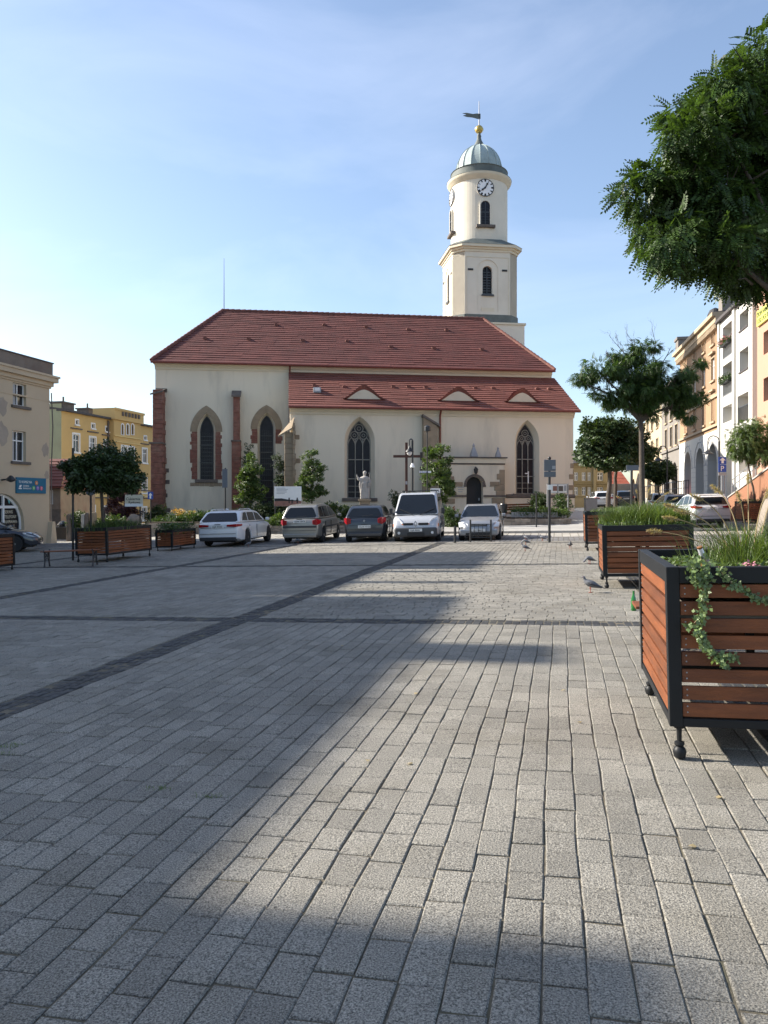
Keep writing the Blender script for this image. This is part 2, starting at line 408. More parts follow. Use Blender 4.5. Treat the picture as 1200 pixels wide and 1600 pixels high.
# parking lane of grey setts, slabs, kerb and footpath before the church
def rows(name, u0, u1, v0, v1, wr, l0, l1, along, m, dz=0., margin=1.):
    b = MB(); n = round(((v1-v0) if along else (u1-u0))/wr)
    for i in range(n):
        a = (u0 if along else v0); end = (u1 if along else v1)
        while a < end-.02:
            e = min(end, a+random.uniform(l0, l1)); g = .012
            if along: q = (a+g, e-g, v0+i*wr+g, v0+(i+1)*wr-g)
            else: q = (u0+i*wr+g, u0+(i+1)*wr-g, a+g, e-g)
            o = len(b.v)
            for (u, v) in ((q[0], q[2]), (q[1], q[2]), (q[1], q[3]), (q[0], q[3])):
                x, y = uv(u, v); b.v.append((x, y, gz(x, y)+dz+random.uniform(-.002, .002)))
            b.f.append((o, o+3, o+2, o+1)); b.m.append(0); a = e
    tag(b.build(name, m, fix=False), kind='structure')
sheet('road_bed', lin(29.35, 35.6, 10), lin(-25, 24, 50), -.008, 'joint')
rows('parking_lane', 29.37, 32.6, -25, 12, .2, .2, .24, True, 'sett')
rows('slab_paving', 32.6, 35.5, -25, 12, .34, .5, .62, True, 'paleslab')
rows('street', 29.37, 35.5, 12, 24, .5, .7, .9, False, 'paleslab')
sheet('church_footpath', lin(35.7, 48, 24), lin(-9, 3.4, 20), .07, 'concrete')
k = MB()
for i in range(40):
    v0 = -9+i*.31; v1 = v0+.3
    q = [(35.5, v0), (35.72, v0), (35.72, v1), (35.5, v1)]; P = [uv(*c) for c in q]
    k.add([(x, y, gz(x, y)+dz) for dz in (-.05, .1) for x, y in P], [(0,1,2,3), (4,7,6,5), (0,4,5,1), (1,5,6,2), (2,6,7,3), (3,7,4,0)])
tag(k.build('kerb', 'kerb'), kind='structure')

b = MB(); b.hprism([(15.75,33.2),(16.85,38.8),(19,40.8),(24,38),(22,31)], -.2, .66); tag(b.build('pavement', 'sett', bev=.03), kind='structure')
# ================= the church
CH = Fr(-13.6, 46, .45, R(7.6)); CZ = .45
church = thing('church', 'long cream gothic church with red tiled roofs and round topped white tower across the square', 'church', (-13.7, 46, CZ), R(7.6))
H = CH.hit
ov = .38; ovx = .2; ao = .35; NW = 24.55; AL = 7.98; AP = -4.; EAVE = H(250, 564, -ov)[1]+.16; AE = H(600, 636.5, AP-ao)[1]+.2
def gothic(x0, x1, zb, zs, zt, n=10):
    # pointed opening: vertical sides to zs, point at zt
    cx = (x0+x1)/2; h = (x1-x0)/2; p = [(x0, zb), (x1, zb)]
    rs = zt-zs
    rr = (h*h+rs*rs)/(2*h)          # arc radius, centre on spring line
    r = []
    for i in range(n+1):
        z = rs*i/n; x = (cx+h-rr)+math.sqrt(max(0, rr*rr-z*z)); r.append((x, zs+z))
    p += r; p += [(2*cx-x, z) for x, z in r[::-1][1:]]
    return p
def roundarch(x0, x1, zb, zs, n=14):
    cx = (x0+x1)/2; h = (x1-x0)/2
    return [(x0, zb), (x1, zb)]+[(cx+h*math.cos(math.pi*i/n), zs+h*math.sin(math.pi*i/n)) for i in range(n+1)]
def gw(px0, px1, yb, ys, yt, p):
    x0, zb = H(px0, yb, p); x1, _ = H(px1, yb, p); xm = (px0+px1)/2
    return gothic(x0, x1, zb, H(xm, ys, p)[1], H(xm, yt, p)[1])
wn1 = gw(311, 339, 749, 672, 646, 0); wn2 = gw(405, 433, 795, 668, 645, 0)
wa1 = gw(541, 588.5, 778, 690, 651, AP); wa2 = gw(807.5, 845.5, 771, 692, 656, AP)
NB = -1.2
nave = MB()
nave.wall([(0, NB), (NW, NB), (NW, EAVE), (0, EAVE)], [wn1, wn2], 0, .45, .15)
nave.add([(0,0,NB),(0,12,NB),(0,12,EAVE),(0,0,EAVE),(NW,0,NB),(NW,12,NB),(NW,12,EAVE),(NW,0,EAVE)], [(0,1,2,3),(4,7,6,5),(1,5,6,2),(3,2,6,7)])
nw = nave.build('nave_wall', 'cream', church)
ai = MB(); DXL, DXR = H(712, 800, AP)[0], H(792, 800, AP)[0]
ai.wall([(AL, NB), (NW, NB), (NW, AE), (AL, AE)], [wa1, wa2], AP, .5, .22)
ATOP = H(660, 586, 0)[1]
ai.add([(AL,AP,NB),(AL,0,NB),(AL,0,ATOP-.15),(AL,AP,AE),(NW,AP,NB),(NW,0,NB),(NW,0,ATOP-.15),(NW,AP,AE)], [(0,1,2,3),(4,7,6,5)])
ai.build('aisle_wall', 'cream', church)
def pane_poly(poly, y, inset, k, b, bars=True, tracery=0):
    cx = sum(p[0] for p in poly)/len(poly); zb = min(p[1] for p in poly); zt = max(p[1] for p in poly); wd = max(p[0] for p in poly)-min(p[0] for p in poly)
    f = 1-2*inset/wd; g = 1-inset/(zt-zb)
    q = [(cx+(x-cx)*f, zb+(z-zb)*g) for x, z in poly]
    b.add([(x, y, z) for x, z in q], [tuple(range(len(q)))], k); return q
def church_window(poly, y, dep, inset, tr, nb):
    wf = MB(); g = MB()
    q = pane_poly(poly, y+dep-.02, inset, 0, g); x0 = min(p[0] for p in q); x1 = max(p[0] for p in q); zb = min(p[1] for p in q); zt = max(p[1] for p in q)
    # perimeter bar
    yy = y+dep-.06
    wf.tube([(x, yy, z) for x, z in q]+[(q[0][0], yy, q[0][1])], .035, 5)
    zs = q[2][1]; cx = (x0+x1)/2; W = x1-x0
    if tr:
        nl = 3; t = .045
        for i in range(1, nl):
            x = x0+W*i/nl; wf.box(x-t/2, x+t/2, yy-.04, yy+.04, zb, zs+.25*W)
        for i in range(nl):
            a = x0+W*i/nl; c = x0+W*(i+1)/nl; gp = gothic(a, c, zs-.2, zs-.1, zs+.32*W, 6)[2:]
            wf.tube([(x, yy, z) for x, z in gp], .028, 5)
        for (ox, oz, r) in ((-.2, .42, .17), (.2, .42, .17), (0, .72, .19)):
            wf.tube([(cx+ox*W+r*W*math.cos(t_*math.pi/6), yy, zs+oz*W+r*W*math.sin(t_*math.pi/6)) for t_ in range(13)], .028, 5)
        for (ox, oz, r) in ((0, .72, .08), (-.2, .42, .07), (.2, .42, .07)):
            wf.tube([(cx+ox*W+r*W*math.cos(t_*math.pi/4), yy, zs+oz*W+r*W*math.sin(t_*math.pi/4)) for t_ in range(9)], .02, 5)
    for i in range(1, nb if not tr else 3): # iron saddle bars
        z = zb+(zs-zb)*i/nb; wf.box(x0, x1, yy-.015, yy+.015, z-.015, z+.015)
    for i in range(1, 6 if not tr else 1):
        x = x0+W*i/(6 if not tr else 10); wf.box(x-.006, x+.006, yy+.01, yy+.03, zb, zs)
    for z in (zb+(zs-zb)*.36, zb+(zs-zb)*.72):
        wf.box(x0-.25*inset-.12, x1+.25*inset+.12, yy-.05, yy-.02, z-.025, z+.025)
    o = wf.build('window', 'darkmetal' if not tr else 'lead', church); g.build('pane', 'leadglass', o)
    s = MB(); s.box(min(p[0] for p in poly)-.14, max(p[0] for p in poly)+.14, y-.1, y+dep, zb-.2, zb-.003); s.build('sill', 'darkstone', o, bev=.02)
church_window(wn1, 0, .45, .15, False, 12); church_window(wn2, 0, .45, .15, False, 14)
church_window(wa1, AP, .5, .22, True, 9); church_window(wa2, AP, .5, .22, True, 9)
# brick and stone surrounds of the two nave windows, ragged edge
def surround(poly, zlow, px0, px1, ytop):
    cx = sum(p[0] for p in poly[:2])/2; st = MB(); jb = MB()
    zs = poly[2][1]; x0, x1 = poly[0][0], poly[1][0]; h = (x1-x0)/2
    o0 = gothic(x0-.42, x1+.42, zlow, zs-.1, max(p[1] for p in poly)+.48, 10)[2:]; i0 = gothic(x0-.0, x1+.0, zlow, zs-.1, max(p[1] for p in poly)+.01, 10)[2:]
    n = len(o0)
    for i in range(n-1):
        quad = [o0[i], o0[i+1], i0[i+1], i0[i]]
        e = random.uniform(.02, .035)
        vs = [(x, -e, z) for x, z in quad]+[(x, .05, z) for x, z in quad]
        st.add(vs, [(0,1,2,3),(0,4,5,1),(1,5,6,2),(2,6,7,3),(3,7,4,0)])
    st.build('arch_stones', 'sandstone', church)
    for s in (-1, 1):
        jb = MB(); z = zlow
        while z < zs-.12:
            hh = random.uniform(.16, .3); wo = random.uniform(.3, .46); wi = random.uniform(-.02, .16)
            a = (x0-wo, x0-.0-wi*.0) if s < 0 else (x1, x1+wo)
            jb.box(a[0], a[1], -random.uniform(.015, .03), .04, z, min(zs-.1, z+hh)-.004); z += hh
        jb.build('brick_jamb', 'brick', church, bev=.015)
surround(wn1, wn1[0][1], 0, 0, 0); surround(wn2, H(420, 693)[1], 0, 0, 0)
b = MB(); z = wn1[0][1]
for i in range(7): b.box(wn1[0][0]-.42+i*.28, wn1[0][0]-.42+i*.28+.27, -.03, .02, z-.42+random.uniform(-.02,.02), z-.2)
b.build('sill_stones', 'sandstone', church, bev=.015)
# roofs, laid in courses
def courses(b, bl, br, tr, tl, n, lip=.035):
    bl, br, tr, tl = map(Vector, (bl, br, tr, tl)); nrm = (br-bl).cross(tl-bl).normalized()
    if nrm.z < 0: nrm = -nrm
    for i in range(n):
        t0 = i/n; t1 = (i+1.12)/n if i < n-1 else 1
        a0 = bl.lerp(tl, t0); a1 = br.lerp(tr, t0); c0 = bl.lerp(tl, min(1, t1)); c1 = br.lerp(tr, min(1, t1))
        L_ = (a1-a0).length; m = max(1, int(L_/.95)); 
        for j in range(m):
            e = random.uniform(.75, 1.2)*lip
            p0 = a0.lerp(a1, j/m); p1 = a0.lerp(a1, (j+1)/m); q0 = c0.lerp(c1, j/m); q1 = c0.lerp(c1, (j+1)/m)
            b.add([p0+nrm*e, p1+nrm*e, q1, q0, p0-nrm*.01, p1-nrm*.01], [(0,1,2,3), (0,4,5,1)])
RP = 6.
ZR = H(500, 490, RP)[1]; RL = H(350, 487, RP)[0]; RR_ = H(757, 500, RP)[0]
ez = EAVE+.04
main = MB()
courses(main, (-ovx,-ov,ez-.2),(NW+ovx,-ov,ez-.2),(RR_,RP,ZR),(RL,RP,ZR), 26)
courses(main, (NW+ovx,12+ov,ez-.2),(-ovx,12+ov,ez-.2),(RL,RP,ZR),(RR_,RP,ZR), 26)
courses(main, (-ovx,12+ov,ez-.2),(-ovx,-ov,ez-.2),(RL,RP,ZR),(RL,RP,ZR), 26)
courses(main, (NW+ovx,-ov,ez-.2),(NW+ovx,12+ov,ez-.2),(RR_,RP,ZR),(RR_,RP,ZR), 26)
main.box(-ovx+.05, NW+ovx-.05, -ov+.05, 12+ov-.05, ez-.26, ez-.2)
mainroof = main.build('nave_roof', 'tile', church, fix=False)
def ridge(p0, p1, r=.13):
    b = MB(); p0, p1 = Vector(p0), Vector(p1); n = int((p1-p0).length/.38)
    for i in range(n):
        a = p0.lerp(p1, i/n); c = p0.lerp(p1, (i+1.1)/n); b.tube([a, c], [r*.78, r*1.1], 8)
    return b.build('ridge_tiles', 'ridge', mainroof)
ridge((RL,RP,ZR),(RR_,RP,ZR)); ridge((-ovx,-ov,ez-.15),(RL,RP,ZR),.12); ridge((NW+ovx,-ov,ez-.15),(RR_,RP,ZR),.12)
ar = MB(); aez = AE-.05; sl_ = (ATOP-AE)/4.
courses(ar, (AL-.1,AP-ao,aez-.15),(NW+.3,AP-ao,aez-.15),(NW+.26,-.02,ATOP),(AL-.05,-.02,ATOP), 17, .045)
ar.box(AL-.05, NW+.22, AP-ao+.05, AP+.01, aez-.2, aez-.155)
ar.add([(NW+.28,AP-ao,aez-.16),(NW+.24,-.02,ATOP-.02),(NW+.24,-.02,ATOP-.16),(NW+.28,AP-ao,aez-.2)], [(0,1,2,3)])
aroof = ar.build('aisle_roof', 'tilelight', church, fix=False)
def roofy(z): return (AP-ao)+(z-(aez-.15))/(ATOP-aez+.15)*(4+ao-.02)
# cornices, gutters
def cornice(x0, x1, y, z, parent=church):
    b = MB(); pr = [(0,-.42),(-.05,-.42),(-.07,-.3),(-.16,-.22),(-.2,-.1),(-.26,-.08),(-.26,0),(0,0)]
    b.add([(x, y+a, z+c) for x in (x0, x1) for a, c in pr], [tuple(range(8)), tuple(range(15, 7, -1))]+[(i, 8+i, 8+(i+1)%8, (i+1)%8) for i in range(8)])
    b.build('cornice', 'cream_trim', parent)
cornice(-.02, AL+.2, -.003, EAVE-.17); cornice(AL+.2, NW+.1, -.003, EAVE-.17); cornice(AL-.04, NW+.04, AP-.003, AE-.2)
g = MB(); g.tube([(-ovx,-ov-.06,ez-.26),(NW+ovx,-ov-.06,ez-.26)], .075, 8); g.build('gutter', 'downpipe', church, smooth=True)
g = MB(); g.tube([(AL-.1,AP-ao-.06,aez-.2),(NW+.28,AP-ao-.06,aez-.2)], .075, 8); g.build('gutter', 'downpipe', church, smooth=True)
g = MB(); x = H(457.5, 600, 0)[0]-.08; g.tube([(x,-.32,ez-.3),(x,-.1,ez-.6),(x,-.1,aez+.9),(x-.03,-.1,aez-1.5)], .05, 8); g.build('downpipe', 'downpipe', church, smooth=True)
g = MB(); x = H(690.5, 700, AP-.1)[0]; g.tube([(x,AP-.38,aez-.25),(x,AP-.1,aez-.55),(x,AP-.1,-.4)], .055, 8); g.build('downpipe', 'downpipe', church, smooth=True)
# eyebrow dormers
def dormer(pxc, pw):
    yb = 0
    zb = aez+.42; yf = roofy(zb)-.12
    xc = H(pxc, 620, yf)[0]; hw = (H(pxc+pw, 620, yf)[0]-H(pxc-pw, 620, yf)[0])/2; hh = .54; hw *= .97
    n = 20
    face = [(xc-hw+2*hw*i/n, zb+hh*(.8*math.sin(math.pi*i/n)**1.15+.2*(1-abs(2*i/n-1)))) for i in range(n+1)]
    b = MB(); b.add([(x, yf+.02, z) for x, z in face], [tuple(range(n+1))]); 
    b.box(xc-.05-.25, xc-.25+.05, yf-.0, yf+.04, zb+.3, zb+.4, 0)
    W = hw*1.24; HH = hh*1.55
    prof = [(xc-W+2*W*i/n, zb-.03+HH*(.5*(.5-.5*math.cos(2*math.pi*i/n))+.5*(1-abs(2*i/n-1)))) for i in range(n+1)]
    r = MB(); rows_ = 7
    for i in range(n):
        for j in range(rows_):
            def P(k, t, e=0.):
                x, z = prof[k]; y1 = roofy(z+.05); y0 = min(yf-.07, y1-.01); return (x, y0+(y1-y0)*t, z+e)
            e = .04; t0 = j/rows_; t1 = (j+1)/rows_
            r.add([P(i,t0,e),P(i+1,t0,e),P(i+1,t1,.0),P(i,t1,.0),P(i,t0),P(i+1,t0)], [(0,1,2,3),(0,4,5,1)])
        # underside of the roof lip down to the face
    lip = [(x, yf-.07, z+.04) for x, z in prof]; inn = [(xc-hw+2*hw*i/n, yf+.02, zb+hh*(.8*math.sin(math.pi*i/n)**1.15+.2*(1-abs(2*i/n-1)))) for i in range(n+1)]
    r.add(lip+inn, [(i, i+1, n+2+i, n+1+i) for i in range(n)])
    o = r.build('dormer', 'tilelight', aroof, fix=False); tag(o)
    f = b.build('dormer_front', 'cream_trim', aroof)
for pxc, pw in ((571.5, 27), (719, 27), (819, 23)): dormer(pxc, pw)
# roof vents
def roofhit(px, py, which):
    # intersection with a roof plane
    best = None
    for i in range(200):
        p = (-ov+(RP+ov)*i/199) if which else (AP-ao+(4+ao)*i/199)
        x, z = H(px, py, p); zr = (ez-.2+(ZR-ez+.2)*(p+ov)/(RP+ov)) if which else (aez-.15+(ATOP-aez+.15)*(p-AP+ao)/(4+ao))
        if best is None or abs(z-zr) < best[0]: best = (abs(z-zr), x, p, zr)
    return best[1:]
for px, py, wch in ((323,530,1),(391,531,1),(475,533,1),(545,534,1),(434,509,1),(509,509,1),(574,512,1),(640,516,1),(700,517,1),(613,543,1),(680,545,1),(755,547,1),(494,604,0),(541,606,0),(617,606,0),(641,606,0),(668,607,0),(745,608,0),(773,608,0),(842,609,0),(861,609,0)):
    x, y, z = roofhit(px, py, wch); b = MB()
    b.add([(x-.12,y-.1,z-.02),(x+.12,y-.1,z-.02),(x+.12,y-.1,z+.1),(x-.12,y-.1,z+.1),(x,y-.1,z+.15),(x-.14,y+.2,z+.12),(x+.14,y+.2,z+.12),(x,y+.25,z+.17)], [(0,1,2,4,3),(3,4,7,5),(4,2,6,7),(0,3,5),(1,6,2)])
    b.build('roof_vent', 'ridge', mainroof if wch else aroof)
x, y, z = roofhit(498, 612, 0); b = MB(); b.box(x-.22,x+.22,y-.25,y+.3,z-.08,z+.22,0); b.box(x-.16,x+.16,y-.255,y-.2,z+.02,z+.2,1); b.build('skylight', ['zinc','white'], aroof)
b = MB(); b.tube([(RL+.1,RP,ZR),(RL+.1,RP,H(356,404,RP)[1])], [.03,.012], 6); b.build('lightning_rod', 'iron', church)
# buttresses
def quoin(b, x0, x1, y0, y1, z0, z1, rag=0., side=1):
    z = z0
    while z < z1-.03:
        h = random.uniform(.22, .36); e = random.uniform(0, rag)
        b.box(x0-(e if side < 0 or side == 2 else 0), x1+(e if side > 0 else 0), y0-random.uniform(0, .012), y1, z, min(z1, z+h)-.004); z += h
zt = H(250, 606, -.9)[1]
bt = MB(); xL = H(240.5, 700, -.9)[0]; xR = H(257, 700, -.9)[0]
quoin(bt, xL-.05, xR, -1.15, .02, NB, H(250,692,-1)[1], .10); quoin(bt, xL+.03, xR-.02, -.95, .02, H(250,692,-1)[1], zt-.1, .08)
bt.build('corner_buttress', 'brick', church, bev=.02)
b = MB(); b.add([(xL-.1,-1.05,zt-.35),(xR+.04,-1.05,zt-.15),(xR+.1,.02,zt+.1),(xL-.1,.02,zt-.2),(xL-.1,-1.05,zt-.45),(xR+.04,-1.05,zt-.25)], [(0,1,2,3),(0,4,5,1)]); b.build('buttress_cap', 'darkstone', church); b = MB()
b.box(xL-.16, xR+.05, -1.2, .02, H(250,692,-1)[1]-.06, H(250,692,-1)[1]+.03); b.build('buttress_ledge', 'darkstone', church)
for yy in (735, 753, 774, 797, 610):   # toothing stones left in the plaster
    x, z = H(259, yy, 0); b = MB(); b.box(x-.5, x+random.uniform(.15,.4), -.03, .03, z-.12, z+.12); b.build('toothing_stone', 'darkstone', church, bev=.02)
x0, x1 = H(364.5, 700, -.7)[0], H(378, 700, -.7)[0]; zt = H(370, 608, -.5)[1]; zm = H(370, 688, -.8)[1]
b = MB(); quoin(b, x0, x1, -.7, .02, NB, zm, .04); quoin(b, x0+.08, x1-.06, -.5, .02, zm, zt-.35, .02); b.build('middle_buttress', 'brick', church, bev=.015)
b = MB(); b.box(x0-.04, x1+.04, -.76, .02, zm-.06, zm+.02); b.build('buttress_ledge', 'darkstone', church); b = MB(); b.add([(x0-.02,-.62,zt-.38),(x1+.04,-.62,zt-.38),(x1+.04,.02,zt),(x0-.02,.02,zt),(x0-.02,-.62,zt-.48),(x1+.04,-.62,zt-.48)], [(0,1,2,3),(0,4,5,1)]); b.build('buttress_cap', 'darkstone', church)
x0, x1 = H(444.5, 720, AP-1.)[0], H(465.5, 720, AP-1.)[0]-.1; zt = H(462, 652, AP-.5)[1]
b = MB(); quoin(b, x0+.55, x1, AP-.9, AP+.3, NB, zt-.35, .10, 1); quoin(b, x0+.12, x0+.62, AP-.75, AP+.6, NB, zt-.85, .03, -1); b.build('aisle_buttress', 'sandstone', church, bev=.02)
b = MB(); b.add([(x0-.25,AP-.75,zt-1.05),(x0+.5,AP-.98,zt-.62),(x1+.02,AP-.2,zt+.05),(x0+.6,AP+.3,zt-.2),(x0-.25,AP-.75,zt-1.15),(x0+.5,AP-.98,zt-.72),(x1,AP-.3,zt-.12)], [(0,1,2),(0,2,3),(0,4,5,1),(1,5,6,2)]); b.build('buttress_cap', 'sandstone', church); b = MB()
b.box(x0-.05, x1+.05, AP-1.05, AP, H(450,765,AP-1)[1]-.08, H(450,765,AP-1)[1]); b.build('buttress_ledge', 'sandstone', church)
for yy in (683, 720, 777):
    x, z = H(467, yy, AP); b = MB(); b.box(x-.3, x+random.uniform(.12,.22), AP-.03, AP+.02, z-.13, z+.13); b.build('toothing_stone', 'sandstone', church, bev=.02)
x0, x1 = H(664.5, 700, AP-.4)[0], H(686.5, 700, AP-.4)[0]; za, zb_ = H(665, 649, AP-.3)[1], H(688, 664, AP-.3)[1]
b = MB(); b.prism([(x0,NB),(x1,NB),(x1,zb_-.08),(x0,za-.08)], AP-.42, AP+.05); b.build('slanted_buttress', 'sandstone', church, bev=.02)
b = MB(); b.prism([(x0-.05,za-.1),(x1+.14,zb_-.12),(x1+.14,zb_),(x0-.05,za+.05)], AP-.5, AP+.02); b.build('buttress_cap', 'darkstone', church)
for yy in (712, 735):
    x, z = H(663, yy, AP); b = MB(); b.box(x-.15, x+.1, AP-.03, AP+.02, z-.25, z+.2); b.build('toothing_stone', 'darkstone', church, bev=.02)
b = MB()
for yy, l in ((728,.32),(737,.16),(745,.4),(754,.15),(762,.42),(770,.18),(780,.3)):
    x, z = H(905, yy, AP); b.box(x-l-.12, NW+.02, AP-.025, AP+.3, z-.14, z+.15)
b.build('quoin_stones', 'sandstone', church, bev=.02)
# string course and plinth
zsx = H(800, 775, AP)[1]
b = MB(); b.add([(x, AP+a, zsx+c) for x in (DXR+.05, NW+.08) for a, c in ((0,.1),(-.13,.0),(-.13,-.06),(-.03,-.12),(0,-.12))], [(0,5,6,1),(1,6,7,2),(2,7,8,3),(3,8,9,4),(0,1,2,3,4),(9,8,7,6,5)]); b.build('string_course', 'darkstone', church)
b = MB(); b.box(DXR, NW+.06, AP-.04, AP+.02, NB, zsx-.12); b.build('plinth', 'cream', church)
# porch
PP = AP-1.15; px0, px1 = H(700, 760, PP)[0], H(791, 760, PP)[0]; pzt = H(750, 716, PP)[1]
d0, z0 = H(731.5, 803, PP); d1, _ = H(757.5, 803, PP); zs = H(744, 758, PP)[1]
dr = roundarch(d0, d1, z0-.25, zs)
b = MB(); b.wall([(px0, NB), (px1, NB), (px1, pzt), (px0, pzt)], [dr], PP, .45)
b.box(px1-.02, px1-.001, PP, AP, NB, pzt); b.box(px0, px0+.02, PP, AP, NB, pzt); b.box(px0+.02, px1-.02, PP+.01, AP, pzt-.03, pzt-.01)
porch = b.build('porch', 'cream', church)
b = MB(); b.box(px0-.1, px1+.14, PP-.14, AP, pzt, pzt+.07, 1); b.box(px0-.05, px1+.07, PP-.07, AP, pzt-.28, pzt-.002, 0)
b.box(px0-.02, px1+.03, PP-.03, AP, pzt-.36, pzt-.28, 1); b.build('porch_cornice', ['cream_trim', 'slate'], porch)
for px, s in ((743, 1.), (781, .75)):
    x, z = H(px, 713, PP+.4); b = MB(); b.box(x-.2*s, x+.2*s, PP+.25, PP+.6, pzt+.07, pzt+.13); b.lathe([(.28*s,0),(.2*s,.25*s),(.07*s,.55*s),(.1*s,.6*s),(.01,.75*s)], 4, (x, PP+.42, pzt+.13), a0=R(45)); b.build('finial', 'zinc', porch)
b = MB(); b.add([(x, PP+.4, z) for x, z in dr], [tuple(range(len(dr)))]); dd = b.build('door', 'black', porch)
b = MB(); zz = dr[0][1]
b.box(d0+.02, d0+(d1-d0)*.62, PP+.3, PP+.36, zz, zs-.05); b.build('doorway_dark', 'black', dd)  # black slab painted in for the dark inside the door opening
b = MB(); b.box((d0+d1)/2+.3, (d0+d1)/2+.36, PP+.3, PP+.36, zz+1.0, zz+1.15); b.build('handle', 'zinc', dd)
b = MB(); nA = 14
for i in range(nA):
    a0 = math.pi*i/nA; a1 = math.pi*(i+.94)/nA; h = (d1-d0)/2; cx = (d0+d1)/2; r0 = h+.0; r1 = h+.14
    q = [(cx+r*math.cos(a), zs+r*math.sin(a)) for a, r in ((a0,r0),(a1,r0),(a1,r1),(a0,r1))]; b.prism(q, PP-.04, PP+.1)
for s in (-1, 1): b.box((d0-.16 if s<0 else d1), (d0 if s<0 else d1+.16), PP-.05, PP+.1, zs-.1, zs-.002)
b.build('door_arch', 'darkstone', porch)
b = MB()
for yy, hh, l in ((783,.28,.75),(772,.3,.5),(762,.3,.6),(753,.25,.28),(745,.28,.45),(738,.24,.3)):
    x, z = H(789, yy, PP); b.box(px1-l, px1+.02, PP-.03, PP+.5, z-hh/2-.02, z+hh/2+.03)
b.build('quoin_stones', 'sandstone', porch, bev=.02); b = MB()
x, z = H(771, 756, PP); b.box(x-.1, x+.45, PP-.03, PP+.02, z-.15, z+.12); b.build('stone', 'sandstone', porch, bev=.02); b = MB()
for yy, l in ((783,.5),(772,.6),(757,.95),(748,.45),(740,.3)):
    x, z = H(706, yy, PP); b.box(px0-.02, px0+l, PP-.03, PP+.4, z-.15, z+.14)
b.build('quoin_stones', 'sandstone', porch, bev=.02)
b = MB(); zq = H(750, 775, PP)[1]; b.box(px0-.03, d0-.02, PP-.07, PP+.01, zq-.06, zq+.05); b.build('string_course', 'darkstone', porch); b = MB(); b.box(d1+.02, px1+.06, PP-.07, PP+.01, zq-.06, zq+.05); b.build('string_course', 'darkstone', porch)
x, z = H(745, 736, PP); b = MB(); b.lathe([(.03,.2),(.1,.14),(.13,.1),(.1,-.1),(.04,-.18)][::-1], 6, (x, PP-.22, z)); b.box(x-.02, x+.02, PP-.22, PP, z+.2, z+.24); b.build('wall_lantern', 'iron', porch)
x, z = H(723, 765, PP); b = MB(); b.box(x-.32, x+.32, PP-.03, PP-.003, z-.25, z+.22, 0)
for i in range(3): b.box(x-.2+i*.02, x+.18-i*.05, PP-.04, PP-.031, z+.1-i*.12, z+.14-i*.12, 1)
b.build('notice', ['cream_trim', 'signgrey'], porch)
# low plinth of the aisle left of the porch, small details
b = MB(); x, z = H(825, 746, AP); b.box(x+.06, x+.12, AP-.1, AP-.05, z-.35, z+.35); b.box(x-.1, x+.1, AP-.1, AP-.05, z+.2, z+.26); b.build('thermometer', 'white', church)
# ---- tower
TY = 60.5; tc_ = at(750.5, 700, TY); TL = CH; lo = tc_-CH.o; tx = lo.dot(CH.x); ty = lo.dot(CH.n)
def TZ(py): return EYE+(HZ-py)*TY/F-CZ
def TZf(py, dep=2.4): return EYE+(HZ-py)*(TY-dep)/F-CZ
def tw(px): return px*TY/F
tower = MB()
def octo(hw, ch): return [(-hw+ch,-hw),(hw-ch,-hw),(hw,-hw+ch),(hw,hw-ch),(hw-ch,hw),(-hw+ch,hw),(-hw,hw-ch),(-hw,-hw+ch)]
HWT = tw(50.2); CHF = .78
z1, z2 = TZf(497, 2.6), TZf(391, 2.6)
base = MB(); o_ = HWT+.18
base.hprism([(tx+x, ty+y) for x, y in octo(HWT+.28, .05)], -1, z1-.5)
tb = base.build('tower', 'towerplaster', church)
b = MB(); b.hprism([(tx+x, ty+y) for x, y in octo(HWT+.38, .05)], z1-.5, z1-.36); b.build('tower_ledge', 'cream_trim', tb)
b = MB(); b.hprism([(tx+x, ty+y) for x, y in octo(HWT+.06, CHF)], z1-.36, z1+.28); b.build('stone_band', 'patinadark', tb)
# octagonal stage built of wall faces; front and left have arched windows
def face(b, hw, y0, zb, zt, holes, rot):
    X = Matrix.Translation((tx, ty, 0)) @ Matrix.Rotation(rot, 4, 'Z'); b.X = X
    b.wall([(-hw, zb), (hw, zb), (hw, zt), (-hw, zt)], holes, -y0, .35); b.X = Matrix()
b = MB(); zb, zt = z1+.28, z2
wz0, wz1 = TZf(460, 2.5), TZf(423, 2.5); ww = tw(15)/2
for r_ in (0, -90, 90, 180):
    fh = HWT-CHF
    rec = roundarch(-ww-.45, ww+.45, wz0-1.3, wz1+.0)
    face(b, fh, HWT, zb, zt, [rec], R(r_))
    X = Matrix.Translation((tx, ty, 0)) @ Matrix.Rotation(R(r_), 4, 'Z'); b.X = X
    b.wall(roundarch(-ww-.5, ww+.5, wz0-1.35, wz1), [roundarch(-ww, ww, wz0, wz1)], -HWT+.06, .35)
    for s in (-1, 1):
        b.add([(s*fh,-HWT,zb),(s*HWT,-fh,zb),(s*HWT,-fh,zt),(s*fh,-HWT,zt)], [(0,1,2,3)])
    b.X = Matrix()
b.build('belfry_wall', 'towerplaster', tb)
